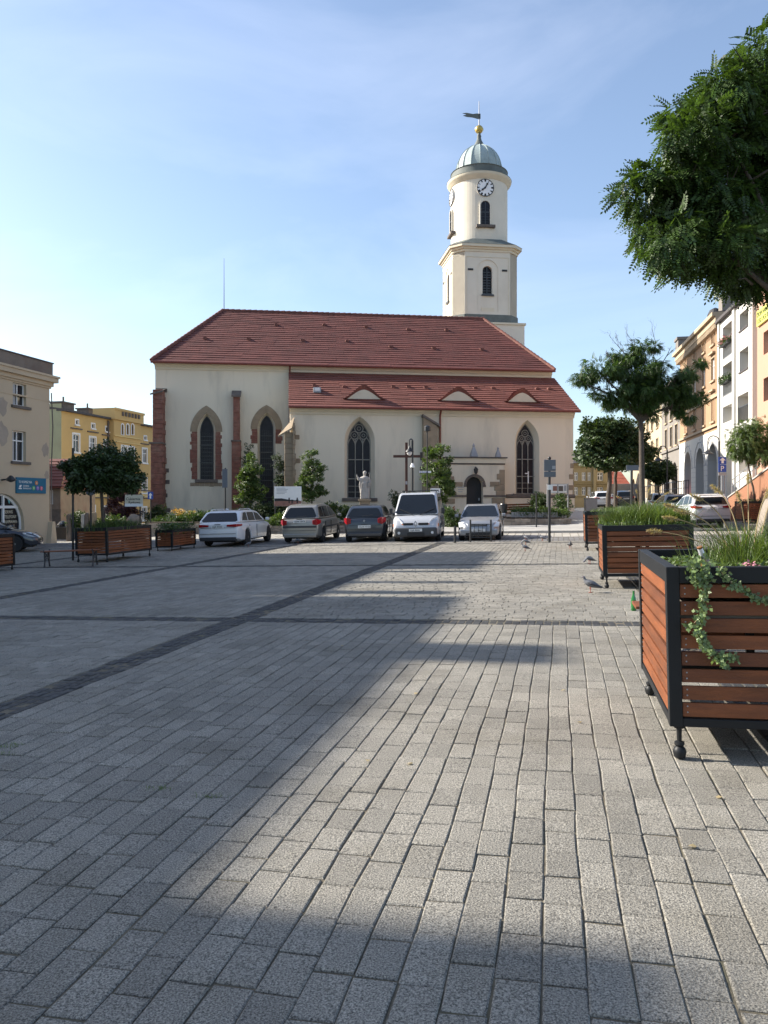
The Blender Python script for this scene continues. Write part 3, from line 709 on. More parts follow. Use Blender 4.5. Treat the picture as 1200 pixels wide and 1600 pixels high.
for r_ in (0, -90):
    X = Matrix.Translation((tx, ty, 0)) @ Matrix.Rotation(R(r_), 4, 'Z')
    w_ = MB(); w_.X = X; w_.box(-.03,.03,-HWT+.2,-HWT+.26,wz0,wz1+ww); w_.box(-ww,ww,-HWT+.2,-HWT+.26,wz1-.5,wz1-.42)
    for i in range(9): w_.box(-ww,ww,-HWT+.28,-HWT+.34,wz0+.1+i*.2,wz0+.17+i*.2)
    w_.box(-ww-.08, ww+.1, -HWT-.08, -HWT+.1, wz0-.12, wz0-.003)
    wo_ = w_.build('belfry_window', 'darkmetal', tb); g = MB(); g.X = X; g.add([(x,-HWT+.36,z) for x, z in roundarch(-ww, ww, wz0, wz1)], [tuple(range(17))]); g.build('louvre_pane', 'leadglass', tb)
    for s in (-1, 1): t = MB(); t.X = X; t.box(s*1.32-.2, s*1.32+.2, -HWT-.04, -HWT+.02, wz1-.02, wz1+.12); t.build('slot', 'black', tb)
    t = MB(); t.X = X; t.box(-ww-.1, ww+.15, -HWT+.02, -HWT+.1, wz0-2.3, wz0-1.0); t.build('panel', 'cream_trim', tb)
    t = MB(); t.X = X
    for s in (-1, 1): t.box(s*1.62-.02 if s<0 else 1.6, s*1.62+.02 if s<0 else 1.64, -HWT-.03, -HWT+.02, zb, zt-.5)
    t.box(-1.64, 1.64, -HWT-.03, -HWT+.02, zt-.52, zt-.48); t.build('panel_moulding', 'cream_trim', tb)
b = MB()
for (e, a0, a1) in ((.06,-.1,.08),(.15,.08,.22),(.30,.22,.42)): b.hprism([(tx+x, ty+y) for x, y in octo(HWT+e, CHF)], z2+a0, z2+a1)
b.build('tower_cornice', 'cream_trim', tb)
b = MB(); RC = tw(43.8)
q = octo(HWT+.33, CHF); z3 = z2+.42
b.add([(tx+x, ty+y, z3) for x, y in q]+[(tx+x*.7, ty+y*.7, z3+.55) for x, y in octo(RC/.7*1.02, 1.6)]+[(tx,ty,z3+.6)], [tuple(range(8))[::-1]]+[(i,(i+1)%8,8+(i+1)%8,8+i) for i in range(8)]); b.build('tower_skirt', 'patinadark', tb)
zc0, zc1 = z3+.1, TZf(277.5, 2.25)
cyl = MB(); n = 64
# the round stage has arched window openings front and left
for i in range(n):
    a0 = 2*math.pi*i/n; a1 = 2*math.pi*(i+1)/n
    cyl.add([(tx+RC*math.cos(a), ty+RC*math.sin(a), z) for a, z in ((a0,zc0),(a1,zc0),(a1,zc1+.3),(a0,zc1+.3))], [(0,1,2,3)])
cyl.build('drum', 'towerplaster', tb, smooth=True)
cz0, cz1 = TZf(351, 2.25), TZf(321, 2.25); cw = tw(14)/2
for r_ in (-2.5, -90):
    X = Matrix.Translation((tx, ty, 0)) @ Matrix.Rotation(R(r_), 4, 'Z')
    w_ = MB(); w_.X = X; yb = -math.sqrt(RC*RC-cw*cw)-.02
    g = MB(); g.X = X; g.prism(roundarch(-cw, cw, cz0, cz1), yb-.01, yb+.3); go = g.build('drum_pane', 'leadglass', tb)
    ring = roundarch(-cw-.1, cw+.1, cz0, cz1); w_.wall(ring, [roundarch(-cw, cw, cz0, cz1)], yb-.09, .2)
    w_.wall(ring, [], yb-.088, .0) if False else None
    w_.add([(x,yb-.09,z) for x,z in ring]+[(x,yb+.3,z) for x,z in ring], [(i,(i+1)%len(ring),len(ring)+(i+1)%len(ring),len(ring)+i) for i in range(len(ring))])
    w_.build('window_surround', 'towerplaster', tb)
    w_ = MB(); w_.X = X
    w_.box(-.03,.03,yb-.05,yb,cz0,cz1+cw); w_.box(-cw,cw,yb-.05,yb,cz1-.55,cz1-.48)
    for i in range(6): w_.box(-cw,cw,yb-.035,yb-.005,cz0+.2+i*.2,cz0+.22+i*.2)
    w_.build('drum_window', 'darkmetal', tb)
    w_ = MB(); w_.X = X; w_.box(-cw-.35,cw+.4,yb-.22,yb+.2,cz0-.22,cz0-.02); w_.build('sill', 'darkstone', tb, bev=.02)
    # clock
    kz = TZf(293, 2.25); kr = tw(12.8); k = MB(); k.X = X @ Matrix.Translation((0, -RC-.02, kz))
    k.prism([(kr*math.cos(t*math.pi/16), kr*math.sin(t*math.pi/16)) for t in range(32)], -.02, .12, 0)
    k.tube([(kr*math.cos(t*math.pi/16), -.02, kr*math.sin(t*math.pi/16)) for t in range(33)], .03, 5, 1)
    for h in range(12):
        a = math.pi/2-h*math.pi/6; nb = (1,2,3,2,2,3,3,4,2,1,2,3)[h-1]
        for j in range(nb):
            a2 = a+(j-(nb-1)/2)*.085; q = []
            for rr, s in ((.7,-1),(.95,-1),(.95,1),(.7,1)): q.append((kr*rr*math.cos(a2)-s*.022*math.sin(a2), kr*rr*math.sin(a2)+s*.022*math.cos(a2)))
            k.prism(q, -.03, -.018, 1)
    for ang, ln, wd in ((62, .88, .05), (217, .72, .07)):
        a = R(ang); q = [(-wd*math.sin(a), wd*math.cos(a)), (wd*math.sin(a), -wd*math.cos(a)), (kr*ln*math.cos(a), kr*ln*math.sin(a))]; k.prism(q, -.07, -.05, 1)
        c = (kr*ln*.55*math.cos(a), kr*ln*.55*math.sin(a)); k.prism([(c[0]+.08*math.cos(t), c[1]+.08*math.sin(t)) for t in [i*math.pi/4 for i in range(8)]], -.068, -.052, 1)
    k.build('clock_face', ['clockwhite', 'black'], tb)
def LT(px, py): return (tw(px), TZ(py))
b = MB(); ov_ = [(RC-.02, zc1-.05),(RC+.06, zc1),(RC+.10, zc1+.1),(RC+.24, zc1+.2),(RC+.31, zc1+.34),(RC+.31, zc1+.44),(RC-.3, zc1+.46)]
b.lathe(ov_, 64, (tx, ty, 0)); b.build('drum_cornice', 'cream_trim', tb, smooth=True)
z5 = zc1+.44
b = MB(); b.lathe([(RC+.33,z5),(RC+.30,z5+.05),(RC-.02,z5+.14),(RC-.02,z5+.62),(RC+.04,z5+.68),(RC-.45,z5+.80)], 64, (tx,ty,0)); b.build('dome_base', 'patinadark', tb, smooth=True)
b = MB(); zd = z5+.74; rd = tw(36); hd = TZ(228.5)-zd
b.lathe([(rd*math.cos(t), hd*math.sin(t)**.98 if t else 0) for t in [i*R(80)/14 for i in range(15)]], 16, (tx, ty, zd), a0=R(11)); dome = b.build('dome', 'patina', tb)
b = MB()
for i in range(16):
    a = R(11)+2*math.pi*i/16; b.tube([(tx+(rd+.02)*math.cos(t)*math.cos(a), ty+(rd+.02)*math.cos(t)*math.sin(a), zd+hd*math.sin(t)+.01) for t in [j*R(78)/10 for j in range(11)]], .035, 5)
b.build('dome_seams', 'patina', dome)
b = MB(); zl = TZ(231.5); b.lathe([(tw(10.5),zl),(tw(10.),zl+.06),(tw(6.5),zl+.35),(tw(4),zl+.6),(tw(3),zl+.8),(tw(3.6),zl+.9),(tw(2.6),zl+1.05),(tw(2.5),zl+1.3),(tw(3.2),zl+1.38),(.05,zl+1.5)], 16, (tx,ty,0)); b.build('lantern_cap', 'patinadark', dome, smooth=True)
zb_ = TZ(202.5)
b = MB(); b.tube([(tx,ty,zl+1.3),(tx,ty,TZ(158))], [.05,.02], 6); b.build('spire_rod', 'iron', dome)
b = MB(); b.sphere((tx,ty,zb_), tw(6.4), 12); b.lathe([(tw(6.8),-.05),(tw(6.8),.05)], 16, (tx,ty,zb_)); b.build('gilded_ball', 'gold', dome, smooth=True)
b = MB(); zv = TZ(181); f_ = [(.12,.12),(.12,-.28),(-.15,-.3),(-.5,-.22),(-1.,-.2),(-1.3,-.12),(-1.0,-.02),(-1.35,.06),(-1.0,.12),(-.5,.06),(-.2,.12)]
b.prism([(tx+x, zv+z+.05) for x, z in f_], ty-.015, ty+.015); b.build('weather_vane', 'patinadark', dome)
# ================= town houses
def rect(x0, x1, z0, z1): return [(x0, z0), (x1, z0), (x1, z1), (x0, z1)]
def window(par, x0, x1, z0, z1, y, cols=2, rows=(.3,), fr='white', glass='glass', t=.055, trim=None, tw_=.12, sill=True, curtain=.5, name='window', hood=False):
    b = MB(); b.box(x0, x1, y-.05, y, z0, z0+t); b.box(x0, x1, y-.05, y, z1-t, z1); b.box(x0, x0+t, y-.05, y, z0+t, z1-t); b.box(x1-t, x1, y-.05, y, z0+t, z1-t)
    for i in range(1, cols):
        x = x0+(x1-x0)*i/cols; b.box(x-t*.5, x+t*.5, y-.06, y-.002, z0+t, z1-t)
    for r_ in rows:
        z = z1-(z1-z0)*r_; b.box(x0+t, x1-t, y-.065, y-.004, z-t*.5, z+t*.5)
    o = b.build(name, fr, par)
    g = MB(); g.box(x0+t, x1-t, y-.02, y-.012, z0+t, z1-t); g.build('pane', glass, o)
    if curtain and random.random() < curtain:
        c = MB(); w_ = x1-x0; s = random.choice((0, 1))
        c.box(x0+t, x0+w_*random.uniform(.25,.42), y-.026, y-.021, z0+t, z1-t); 
        if s: c.box(x1-w_*random.uniform(.2,.4), x1-t, y-.026, y-.021, z0+t, z1-t)
        c.build('curtain', 'curtain', o)
    return o
def trimframe(par, x0, x1, z0, z1, y, m, w_=.12, proud=.04, hood=False, sillm=None):
    b = MB(); b.box(x0-w_, x0-.002, y-proud, y+.01, z0-w_*.4, z1+w_); b.box(x1+.002, x1+w_, y-proud, y+.01, z0-w_*.4, z1+w_); b.box(x0-.002, x1+.002, y-proud, y+.01, z1+.002, z1+w_)
    if hood: b.box(x0-w_-.1, x1+w_+.1, y-.2, y+.01, z1+w_+.16, z1+w_+.28)
    b.build('window_trim', m, par)
    s = MB(); s.box(x0-w_-.04, x1+w_+.04, y-.12, y+.06, z0-.12, z0-.003); s.build('sill', sillm or m, par)
def band(par, x0, x1, z0, z1, y, pr, m, name='cornice'):
    b = MB(); b.box(x0, x1, y-pr, y+.01, z0, z1); return b.build(name, m, par)
# ---- beige house, left edge
LA = math.atan2(DY, DX)
LH = Fr(-16.55, 38, -.45, LA)
lh = thing('townhouse', 'beige house with peeling plaster, teal sign and arched shop window at the left edge', 'house', (-16.55, 38, -.45), LA)
h = LH.hit
zt = h(40, 560)[1]; ztop = h(79, 567)[1]; zc_ = h(76, 604)[1]
a0, zw1 = h(20, 597); a1, _ = h(41, 600); zw0 = h(30, 634)[1]
b0, zv1 = h(19.5, 672); b1, _ = h(40.5, 674); zv0 = h(30, 721)[1]
s1, _ = h(37.5, 800); ztp = h(5, 771)[1]
holes = []; ws = []
for i in range(3):
    dx = -i*3.4
    ws.append((a0+dx, a1+dx, zw0, zw1, 0)); ws.append((b0+dx, b1+dx, zv0, zv1, 1))
sx0 = s1-3.0
ZB = -1.
shop = roundarch(sx0, s1, .35, ztp-1.35)
shop = [(x, z if z < ztp-1.3 else ztp-1.35+(z-(ztp-1.35))*.9) for x, z in shop]
b = MB(); b.wall([(-9, ZB), (0, ZB), (0, zc_), (-9, zc_)], [rect(*q[:4]) for q in ws]+[shop], 0, .22)
b.box(-9, 0-.001, .3, 9, ZB, zc_) if False else None
b.add([(0,0,ZB),(0,9,ZB),(0,9,zc_),(0,0,zc_),(-9,0,ZB),(-9,9,ZB),(-9,9,zc_),(-9,0,zc_)], [(0,1,2,3),(4,7,6,5),(1,5,6,2)])
b.build('wall', 'beigeplaster', lh)
for q in ws: 
    window(lh, q[0], q[1], q[2], q[3], .2, 2, (.32,) if q[4] else (), curtain=1.); s = MB(); s.box(q[0]-.12, q[1]+.25, -.1, .1, q[2]-.13, q[2]-.003); s.build('sill', 'darkstone', lh)
b = MB()
for (e, z0, z1) in ((.06,-.1,0),(.14,0,.2),(.3,.2,.42),(.36,.42,.52)): b.box(-9, e, -e, 8.8, zc_+z0, zc_+z1)
b.box(-9, .02, -.02, 8.8, zc_-.75, zc_-.68); b.build('cornice', 'beigeplaster', lh)
b = MB(); b.box(-9, .12, -.1, 8.6, zc_+.52, ztop-.06); b.build('parapet', 'dirtyplaster', lh)
b = MB(); b.box(-9, .16, -.14, 8.7, ztop-.06, ztop); b.build('roof', 'slate', lh)
for px, py, r_ in ((3, 635, .42), (4, 677, .5), (71, 703, .3), (73, 742, .2)):
    x, z = h(px, py); n = 14; b = MB(); b.prism([(x+r_*random.uniform(.6,1.1)*math.cos(i*2*math.pi/n), z+1.2*r_*random.uniform(.6,1.1)*math.sin(i*2*math.pi/n)) for i in range(n)], -.004, .004); b.build('plaster_patch', 'bareplaster', lh)
# shop window
b = MB(); b.wall(shop, [[(p[0]+(.09 if p[0] < (sx0+s1)/2 else -.09), p[1]+(.09 if p[1] < 1 else -.09)) for p in shop]], .16, .06)
zm = h(37, 792)[1]; xm = h(9.3, 800)[0]
b.box(sx0+.05, s1-.05, .13, .2, zm-.06, zm+.06)
for x in (xm, xm-1.05): b.box(x-.05, x+.05, .12, .2, .4, shop[10][1]-.06)
so_ = b.build('shop_window', 'white', lh); g = MB(); g.add([(x, .21, z) for x, z in shop], [tuple(range(len(shop)))]); g.build('pane', 'leadglass', so_)
b = MB(); text_mesh(b, 'P.TV', .62, 0, xm-.62, .19, zm+.15, sx=1.05); b.build('shop_lettering', 'tealtext', so_)
for i, t in enumerate(('SERWIS', 'TELEFONY', 'NAPRAWA - TV', 'ANTENY', 'DEKODERY', 'AKCESORIA', 'NA RATY')): b = MB(); text_mesh(b, t, .21, 0, xm+.13, .19, zm-.3-i*.225, sx=.8); b.build('shop_text', 'cream_trim', so_)
b = MB(); b.tube([(xm-.5+.22*math.cos(t*.524), .18, zm-.62+.42*math.sin(t*.524)) for t in range(13)], .045, 5); b.box(xm-.56, xm-.4, .17, .2, zm-1.5, zm-.6); b.build('shop_emblem', 'cream_trim', so_)
x0, z1 = h(24, 745.5); x1, _ = h(70, 750); z0 = h(24, 770.5)[1]
sg = tag(None) if False else None
b = MB(); b.box(x0, x1, -.07, -.003, z0, z1); sg = b.build('shop_sign', 'tealsign', lh); W_ = x1-x0; H_ = z1-z0
b = MB(); fit_text(b, 'TU KUPISZ NA', 0, x0+.06*W_, -.08, z0+.64*H_, .44*W_, .15*H_); fit_text(b, 'LEASING', 0, x0+.2*W_, -.08, z0+.42*H_, .2*W_, .10*H_); fit_text(b, 'FINANSE RATY', 0, x0+.2*W_, -.08, z0+.26*H_, .28*W_, .10*H_)
b.box(x0+.06*W_, x0+.16*W_, -.085, -.075, z0+.26*H_, z0+.33*H_); b.prism([(x0+.07*W_,z0+.36*H_),(x0+.13*W_,z0+.36*H_),(x0+.16*W_,z0+.52*H_),(x0+.10*W_,z0+.52*H_)], -.085, -.075); b.build('sign_text', 'white', sg)
rb = MB()
for i, (fx, fz, c, t) in enumerate(((.66,.68,0,'A'),(.56,.34,1,'R'),(.70,.34,2,'T'),(.83,.34,3,'Y'))):
    r_ = .14*H_; cx = x0+fx*W_; cz = z0+fz*H_
    rb.prism([(cx+r_*math.cos(t_*math.pi/8), cz+r_*math.sin(t_*math.pi/8)) for t_ in range(16)], -.08, -.072, c); fit_text(rb, t, 4, cx-r_*.4, -.09, cz-r_*.55, r_*.8, r_*1.1)
rb.build('sign_discs', ['orange', 'green', 'violet', 'pinkred', 'white'], sg)
b = MB(); x, z = h(2, 750); b.tube([(x,-.02,z),(x,-.5,z+.05)], .04, 6); b.lathe([(.05,.2),(.25,0),(.05,-.1)], 8, (x,-.5,z)); b.build('wall_lamp', 'iron', lh)
b = MB(); b.tube([(.06,-.06,zc_-.3),(.12,-.1,zc_-2),(.06,-.06,zc_-4),(.06,-.06,ZB)], .028, 6); b.build('downpipe', 'darkstone', lh)
b = MB(); b.prism([(-.4,ZB),(.38,ZB),(.1,1.1),(-.1,1.1)], -.25, .2); b.build('corner_guard', 'beigeplaster', lh)
b = MB(); b.box(4, 12.5, 11.2, 16, -1, 9.5); b.build('shade_block', 'beigeplaster', lh)  # unseen block, added to keep the sun off the lean-to roof
# ---- tall houses further along the left side (outside the picture; their roofs shade the square)
def tallhouse(x1, x0, hgt, m, lab, chim=()):
    o = LH.world(x1, 0, 0); t = thing('townhouse', lab, 'house', (o.x, o.y, -.55), LA, 'tall houses along the left side of the square')
    L_ = x1-x0; hs = []
    n = max(2, round(L_/2.7)); 
    for i in range(n):
        xc = -L_*(i+.5)/n
        for k_ in range(int((hgt-1.5)//3)): hs.append((xc-.5, xc+.5, 1.6+3.1*k_, 3.3+3.1*k_))
    b = MB(); b.wall([(-L_, -1), (0, -1), (0, hgt), (-L_, hgt)], [rect(*q) for q in hs], 0, .2)
    b.add([(0,0,-1),(0,9,-1),(0,9,hgt),(0,0,hgt),(-L_,0,-1),(-L_,9,-1),(-L_,9,hgt),(-L_,0,hgt)], [(0,1,2,3),(4,7,6,5),(1,5,6,2)])
    b.build('wall', m, t)
    for q in hs: window(t, *q, .18, 2, (.3,), curtain=.3)
    b = MB(); b.box(-L_, 0, -.4, 9.2, hgt, hgt+.35); b.build('cornice', 'cream_trim', t)
    b = MB(); b.add([(-L_,-.4,hgt+.35),(0,-.4,hgt+.35),(0,9.2,hgt+.35),(-L_,9.2,hgt+.35),(-L_,4.4,hgt+1.0),(0,4.4,hgt+1.0)], [(0,1,5,4),(2,3,4,5),(1,2,5),(3,0,4)]); rf = b.build('roof', 'slate', t)
    for (c, w_, hh) in chim:
        b = MB(); b.box(c-w_/2-x1, c+w_/2-x1, .3, 1.1, hgt, hgt+.35+hh); b.build('chimney', 'brick', rf)
CHIM = []
LL = lambda Yg: (Yg)    # local coordinate helper kept simple
tallhouse(-9.05, -15.0, 13.7, 'creamhouse', 'tall cream house beside the beige house with teal sign', ((-12.5,.4,.6),))
tallhouse(-15.05, -20.15, 12.3, 'yellowplaster', 'tall yellow house on the left side of the square', ((-15.6,.35,1.9),(-17.9,.35,1.9),(-19.6,.5,1.8)))
tallhouse(-20.2, -33.0, 13.85, 'greyplaster', 'tall grey house on the left side of the square', ((-24.8,1.0,1.38),(-31.2,2.4,1.6)))
tallhouse(-33.05, -42.0, 13.9, 'peach', 'tall peach house on the near left side of the square', ((-36,1.,.6),))
# ---- small lean-to house between
b0_ = at(77, 800, 50); LE = Fr(b0_.x-3, 50, -.5, 0)
le = thing('house', 'low shabby house with brown tiled roof between the beige and yellow houses', 'house', tuple(LE.o))
x1, z1 = LE.hit(94.5, 758); xr = LE.hit(101, 757)[0]; zt_ = LE.hit(77, 720)[1]; zl = LE.hit(90, 797)[1]
b = MB(); wx0, wz1 = LE.hit(78, 766); wx1, wz0 = LE.hit(83, 788)
b.wall([(0,-1),(x1,-1),(x1,z1),(0,z1)], [rect(wx0, wx1, wz0, wz1)], 0, .15); b.add([(x1,0,-1),(x1,6,-1),(x1,6,z1),(x1,0,z1)], [(0,1,2,3)]); b.build('wall', 'dirtyplaster', le)
window(le, wx0, wx1, wz0, wz1, .14, 2, (), curtain=0)
b = MB(); b.box(-.1, x1+.05, -.06, .01, zl-.06, zl+.06); b.build('ledge', 'darkstone', le)
b = MB(); b.box(-.1, x1+.03, -.03, .01, -1, zl-.06); b.build('plinth', 'darkstone', le)
b = MB(); courses(b, (-.2,-.5,z1-.1),(xr,-.5,z1-.1),(LE.hit(77,720)[0],3,zt_+.3),(-.2,3,zt_+.3), 9); courses(b, (xr,-.5,z1-.1),(xr,6.2,z1-.1),(LE.hit(77,720)[0],3,zt_+.3),(LE.hit(77,720)[0],3,zt_+.3), 9)
b.box(-.2, xr-.05, -.45, 6, z1-.2, z1-.1); b.build('roof', 'tile', le, fix=False)
# ---- yellow house
YA = math.atan2(math.cos(R(12.8)), math.sin(R(12.8)))
p = at(96, 800, 62); YH = Fr(p.x, 62, -.6, YA); h = YH.hit
yh = thing('townhouse', 'mustard yellow house with white window frames and crenellated bay beyond the dark round tree', 'house', tuple(YH.o), YA)
ze = h(96, 642)[1]; xb0, xb1 = h(177, 700)[0], h(219.5, 700)[0]; XE = 19.
def pw(px0, px1, y0, y1): 
    a, z1 = h(px0, y0); c, _ = h(px1, y0); z0 = h(px0, y1)[1]; return (a, c, z0, z1)
small = [pw(118, 122, 656, 663), pw(143, 147.5, 662, 669), pw(165, 169, 667, 674), pw(225, 228.5, 681.5, 687)]
tall = [pw(114, 123.5, 678, 706), pw(140, 149, 683, 709), pw(162.5, 171, 688, 711), pw(222.5, 229, 701, 723)]
mid = [pw(114, 123.5, 742, 762), pw(140, 149, 742, 762), pw(162.5, 171, 744, 764), pw(222, 229, 747, 770)]
low = [pw(115.5, 123, 791, 812), pw(140, 148, 791, 812), pw(162.5, 170, 792, 813), pw(222, 228.5, 793, 813)]
b = MB(); b.wall([(0,-1.5),(XE,-1.5),(XE,ze),(0,ze)], [rect(*q) for q in small+tall+mid+low], 0, .12)
b.add([(XE,0,-1.5),(XE,10,-1.5),(XE,10,ze),(XE,0,ze)], [(0,1,2,3)]); b.build('wall', 'yellowplaster', yh)
b = MB(); b.box(-.06, -.001, 0, 10, -1.5, ze+.6); b.build('gable_wall', 'greenplaster', yh)
for q in small: window(yh, *q, .1, 1, (), curtain=0, t=.04); trimframe(yh, *q, 0, 'white', .1)
for q in tall+mid+low: window(yh, *q, .1, 2, (.33,), curtain=.4); trimframe(yh, *q, 0, 'white', .13)
for q in tall: band(yh, q[0]-.35, q[1]+.35, q[3]+.42, q[3]+.52, 0, .12, 'darkstone', 'hood_moulding')
for y0, y1, pr, m in ((763,765,.1,'darkstone'),(777,779,.14,'darkstone'),(765,777,.03,'yellowtrim')):
    band(yh, -.02, XE, h(96, y1-1)[1], h(96, y0-1)[1], 0, pr, m, 'string_course')
b = MB(); b.box(-.1, XE, -.35, .4, ze, ze+.16); b.add([(-.1,-.35,ze+.16),(XE,-.35,ze+.16),(XE,5,ze+.95),(-.1,5,ze+.95),(XE,10.2,ze+.16),(-.1,10.2,ze+.16)], [(0,1,2,3),(3,2,4,5),(0,3,5),(1,4,2)]); yr = b.build('roof', 'slate', yh)
for px0, px1, y0, y1, p_ in ((98, 116, 629, 642, .8), (138, 150, 639, 646, 3.)):
    x0, z1 = h(px0, y0, p_); x1, _ = h(px1, y0, p_); b = MB(); b.box(x0, x1, p_, p_+1.2, ze, z1); b.box(x0-.1, x1+.1, p_-.1, p_+1.3, z1, z1+.12); b.tube([((x0+x1)/2, p_+.5, z1), ((x0+x1)/2, p_+.5, z1+.6)], .08, 6); b.build('chimney', 'darkstone', yr)
# the bay
bp = -.5; hb = lambda px, py: YH.hit(px, py, bp)
x0, zt_ = hb(178, 637); x1 = hb(219.5, 650)[0]; zp = hb(178, 655)[1]
aw = []
for pc in (191.2, 199.3, 207): 
    c0, z1_ = hb(pc-1.6, 661); c1 = hb(pc+1.6, 661)[0]; z0_ = hb(pc, 679)[1]; aw.append(roundarch(c0, c1, z0_, z1_-(c1-c0)/2-.1, 8))
dw = [(*[hb(px, 700)[0] for px in (190, 198)], hb(190, 722)[1], hb(190, 697)[1]), (*[hb(px, 700)[0] for px in (201.5, 209)], hb(190, 722)[1], hb(190, 697)[1])]
b = MB(); b.wall([(x0,-1.5),(x1,-1.5),(x1,zp),(x0,zp)], aw+[rect(*q) for q in dw], bp, .12); b.add([(x0,bp,-1.5),(x0,.3,-1.5),(x0,.3,zp),(x0,bp,zp),(x1,bp,-1.5),(x1,.3,-1.5),(x1,.3,zp),(x1,bp,zp)], [(0,3,2,1),(4,5,6,7)])
bay = b.build('bay', 'yellowplaster', yh)
for q in aw: g = MB(); g.add([(x, bp+.1, z) for x, z in q], [tuple(range(len(q)))]); g.build('pane', 'glass', bay)
for q in dw: window(bay, *q, bp+.1, 2, (.33,), curtain=.5); trimframe(bay, *q, bp, 'white', .13)
b = MB()
for q in aw:
    xs = [p[0] for p in q]; b.wall(roundarch(min(xs)-.12, max(xs)+.12, min(p[1] for p in q)-.05, q[2][1], 8), [q], bp-.03, .05)
b.box(x0+.9, x1-.7, bp-.06, bp-.001, hb(200, 657)[1]+.35, hb(200, 657)[1]+.5); b.build('arch_trim', 'white', bay)
for y0, y1 in ((680.5,682.5),(690,691.5),(735,736.5)): band(bay, x0-.02, x1+.02, h(178, y1)[1], h(178, y0)[1], bp, .12, 'yellowtrim', 'string_course')
b = MB(); b.box(x0-.18, x1+.22, bp-.22, 1.5, zp, zt_-.02); n = 6
for i in range(n):
    xa = x0+.9+(x1-x0-1.2)*i/n; b.box(xa, xa+.28, bp-.32, bp-.221, zt_-.62, zt_-.25, 1)
b.box(x0-.25, x1+.3, bp-.3, bp-.23, zt_-.2, zt_, 0); b.build('crenellated_parapet', ['yellowplaster', 'darkstone'], bay)
b = MB(); b.tube([(x0-.25,-.1,ze-.1),(x0-.25,-.1,-1)], .09, 6); b.build('downpipe', 'darkstone', yh); b = MB(); b.tube([(x1+.3,-.1,ze-.1),(x1+.3,-.1,-1)], .09, 6); b.build('downpipe', 'darkstone', yh)
# ================= right side row
RA = math.atan2(-math.cos(R(10.95)), -math.sin(R(10.95)))
EX, EY = math.sin(R(10.95)), math.cos(R(10.95))
def rX(Y): return 12.+.1935*Y
def rframe(Y, Z, off=0.): return Fr(rX(Y)+off, Y, Z, RA)
def rl(px): r_ = (px-600)/1200; return 12./(r_-.1935)
GR = 1.1
# brown house with arcade
y0_, y1_ = rl(1127), rl(1062.5)
BH = rframe(y1_, GR); h = BH.hit; WB = h(1127, 600)[0]
bh = thing('townhouse', 'tan brick house with white round arcade below, three floors of windows above', 'house', tuple(BH.o), RA)
zc_ = h(1100, 513)[1]*0+h(1126, 484)[1]-.9; zar = h(1127, 669)[1]
cols = [h(px, 600)[0] for px in (1114.3, 1099.7, 1085.2, 1072.)]
zr = [(h(1111.7, 541)[1], h(1111.7, 516)[1]), (h(1111, 597)[1], h(1111, 562)[1]), (h(1111, 660)[1], h(1111, 620)[1])]
hs = [(c-.5, c+.5, a, e) for c in cols for a, e in zr]
b = MB(); zmid = h(1127, 614)[1]
b.wall([(0,zmid),(WB,zmid),(WB,zc_),(0,zc_)], [rect(*q) for q in hs if q[3] > zmid+.4 and q[2] > zmid], 0, .18); b.add([(0,0,-2),(0,10,-2),(0,10,zc_),(0,0,zc_),(WB,0,zar),(WB,10,zar),(WB,10,zc_),(WB,0,zc_)], [(0,3,2,1),(4,5,6,7)])
b.build('brick_wall', 'brownplaster', bh)
b = MB(); b.wall([(0,zar),(WB,zar),(WB,zmid),(0,zmid)], [rect(*q) for q in hs if q[2] < zmid], 0, .18); b.build('wall', 'tanplaster', bh)
for q in hs: 
    window(bh, *q, .16, 2, (.33,), fr='white', curtain=.5); trimframe(bh, *q, 0, 'stonetrim' , .08, .03, hood=q[2] < zr[0][0]-.5)
band(bh, -.02, WB, zmid-.1, zmid+.08, 0, .12, 'stonetrim', 'string_course'); band(bh, -.02, WB, h(1127, 661)[1]-.1, h(1127, 661)[1]+.06, 0, .14, 'stonetrim', 'string_course')
b = MB(); b.box(-.3, WB, -.35, .2, zc_+.12, zc_+.5); b.box(-.4, WB, -.55, .2, zc_+.5, zc_+.75); n = 40
for i in range(n): b.box(WB*i/n, WB*i/n+.17, -.32, 0, zc_-.22, zc_+.12)
b.build('dentil_cornice', 'stonetrim', bh)
b = MB(); b.add([(-.3,-.3,zc_+.76),(WB,-.3,zc_+.76),(WB,5,zc_+1.5),(-.3,5,zc_+1.5),(WB,10,zc_+.75),(-.3,10,zc_+.75)], [(0,1,2,3),(3,2,4,5),(0,3,5),(1,4,2)]); rf = b.build('roof', 'slate', bh)
b = MB(); b.box(-.3, .9, -.3, 1, zc_+.6, zc_+1.7); b.box(-.4, 1., -.4, 1.1, zc_+1.7, zc_+1.9); b.build('chimney', 'greyplaster', rf)
b = MB(); x = h(1103, 500)[0]; b.lathe([(.5,0),(.5,.9),(.35,1.2),(.05,1.35)], 14, (x, .6, zc_+.7)); b.build('roof_cowl', 'black', rf)
b = MB(); x = h(1110, 480)[0]; zz = zc_+3.6; b.tube([(x,1.5,zc_+.7),(x,1.5,zz)], .03, 5); b.tube([(x-1.2,1.5,zz-.2),(x+1.2,1.5,zz-.2)], .025, 5)
for i in range(6): b.tube([(x-1.1+i*.4,1.2,zz-.2),(x-1.1+i*.4,1.8,zz-.2)], .015, 4)
b.build('roof_antenna', 'zinc', rf)
b = MB(); b.box(WB-1.2, WB-.2, .1, 1.2, zc_+.75, zc_+1.9); b.build('chimney', 'greyplaster', rf)
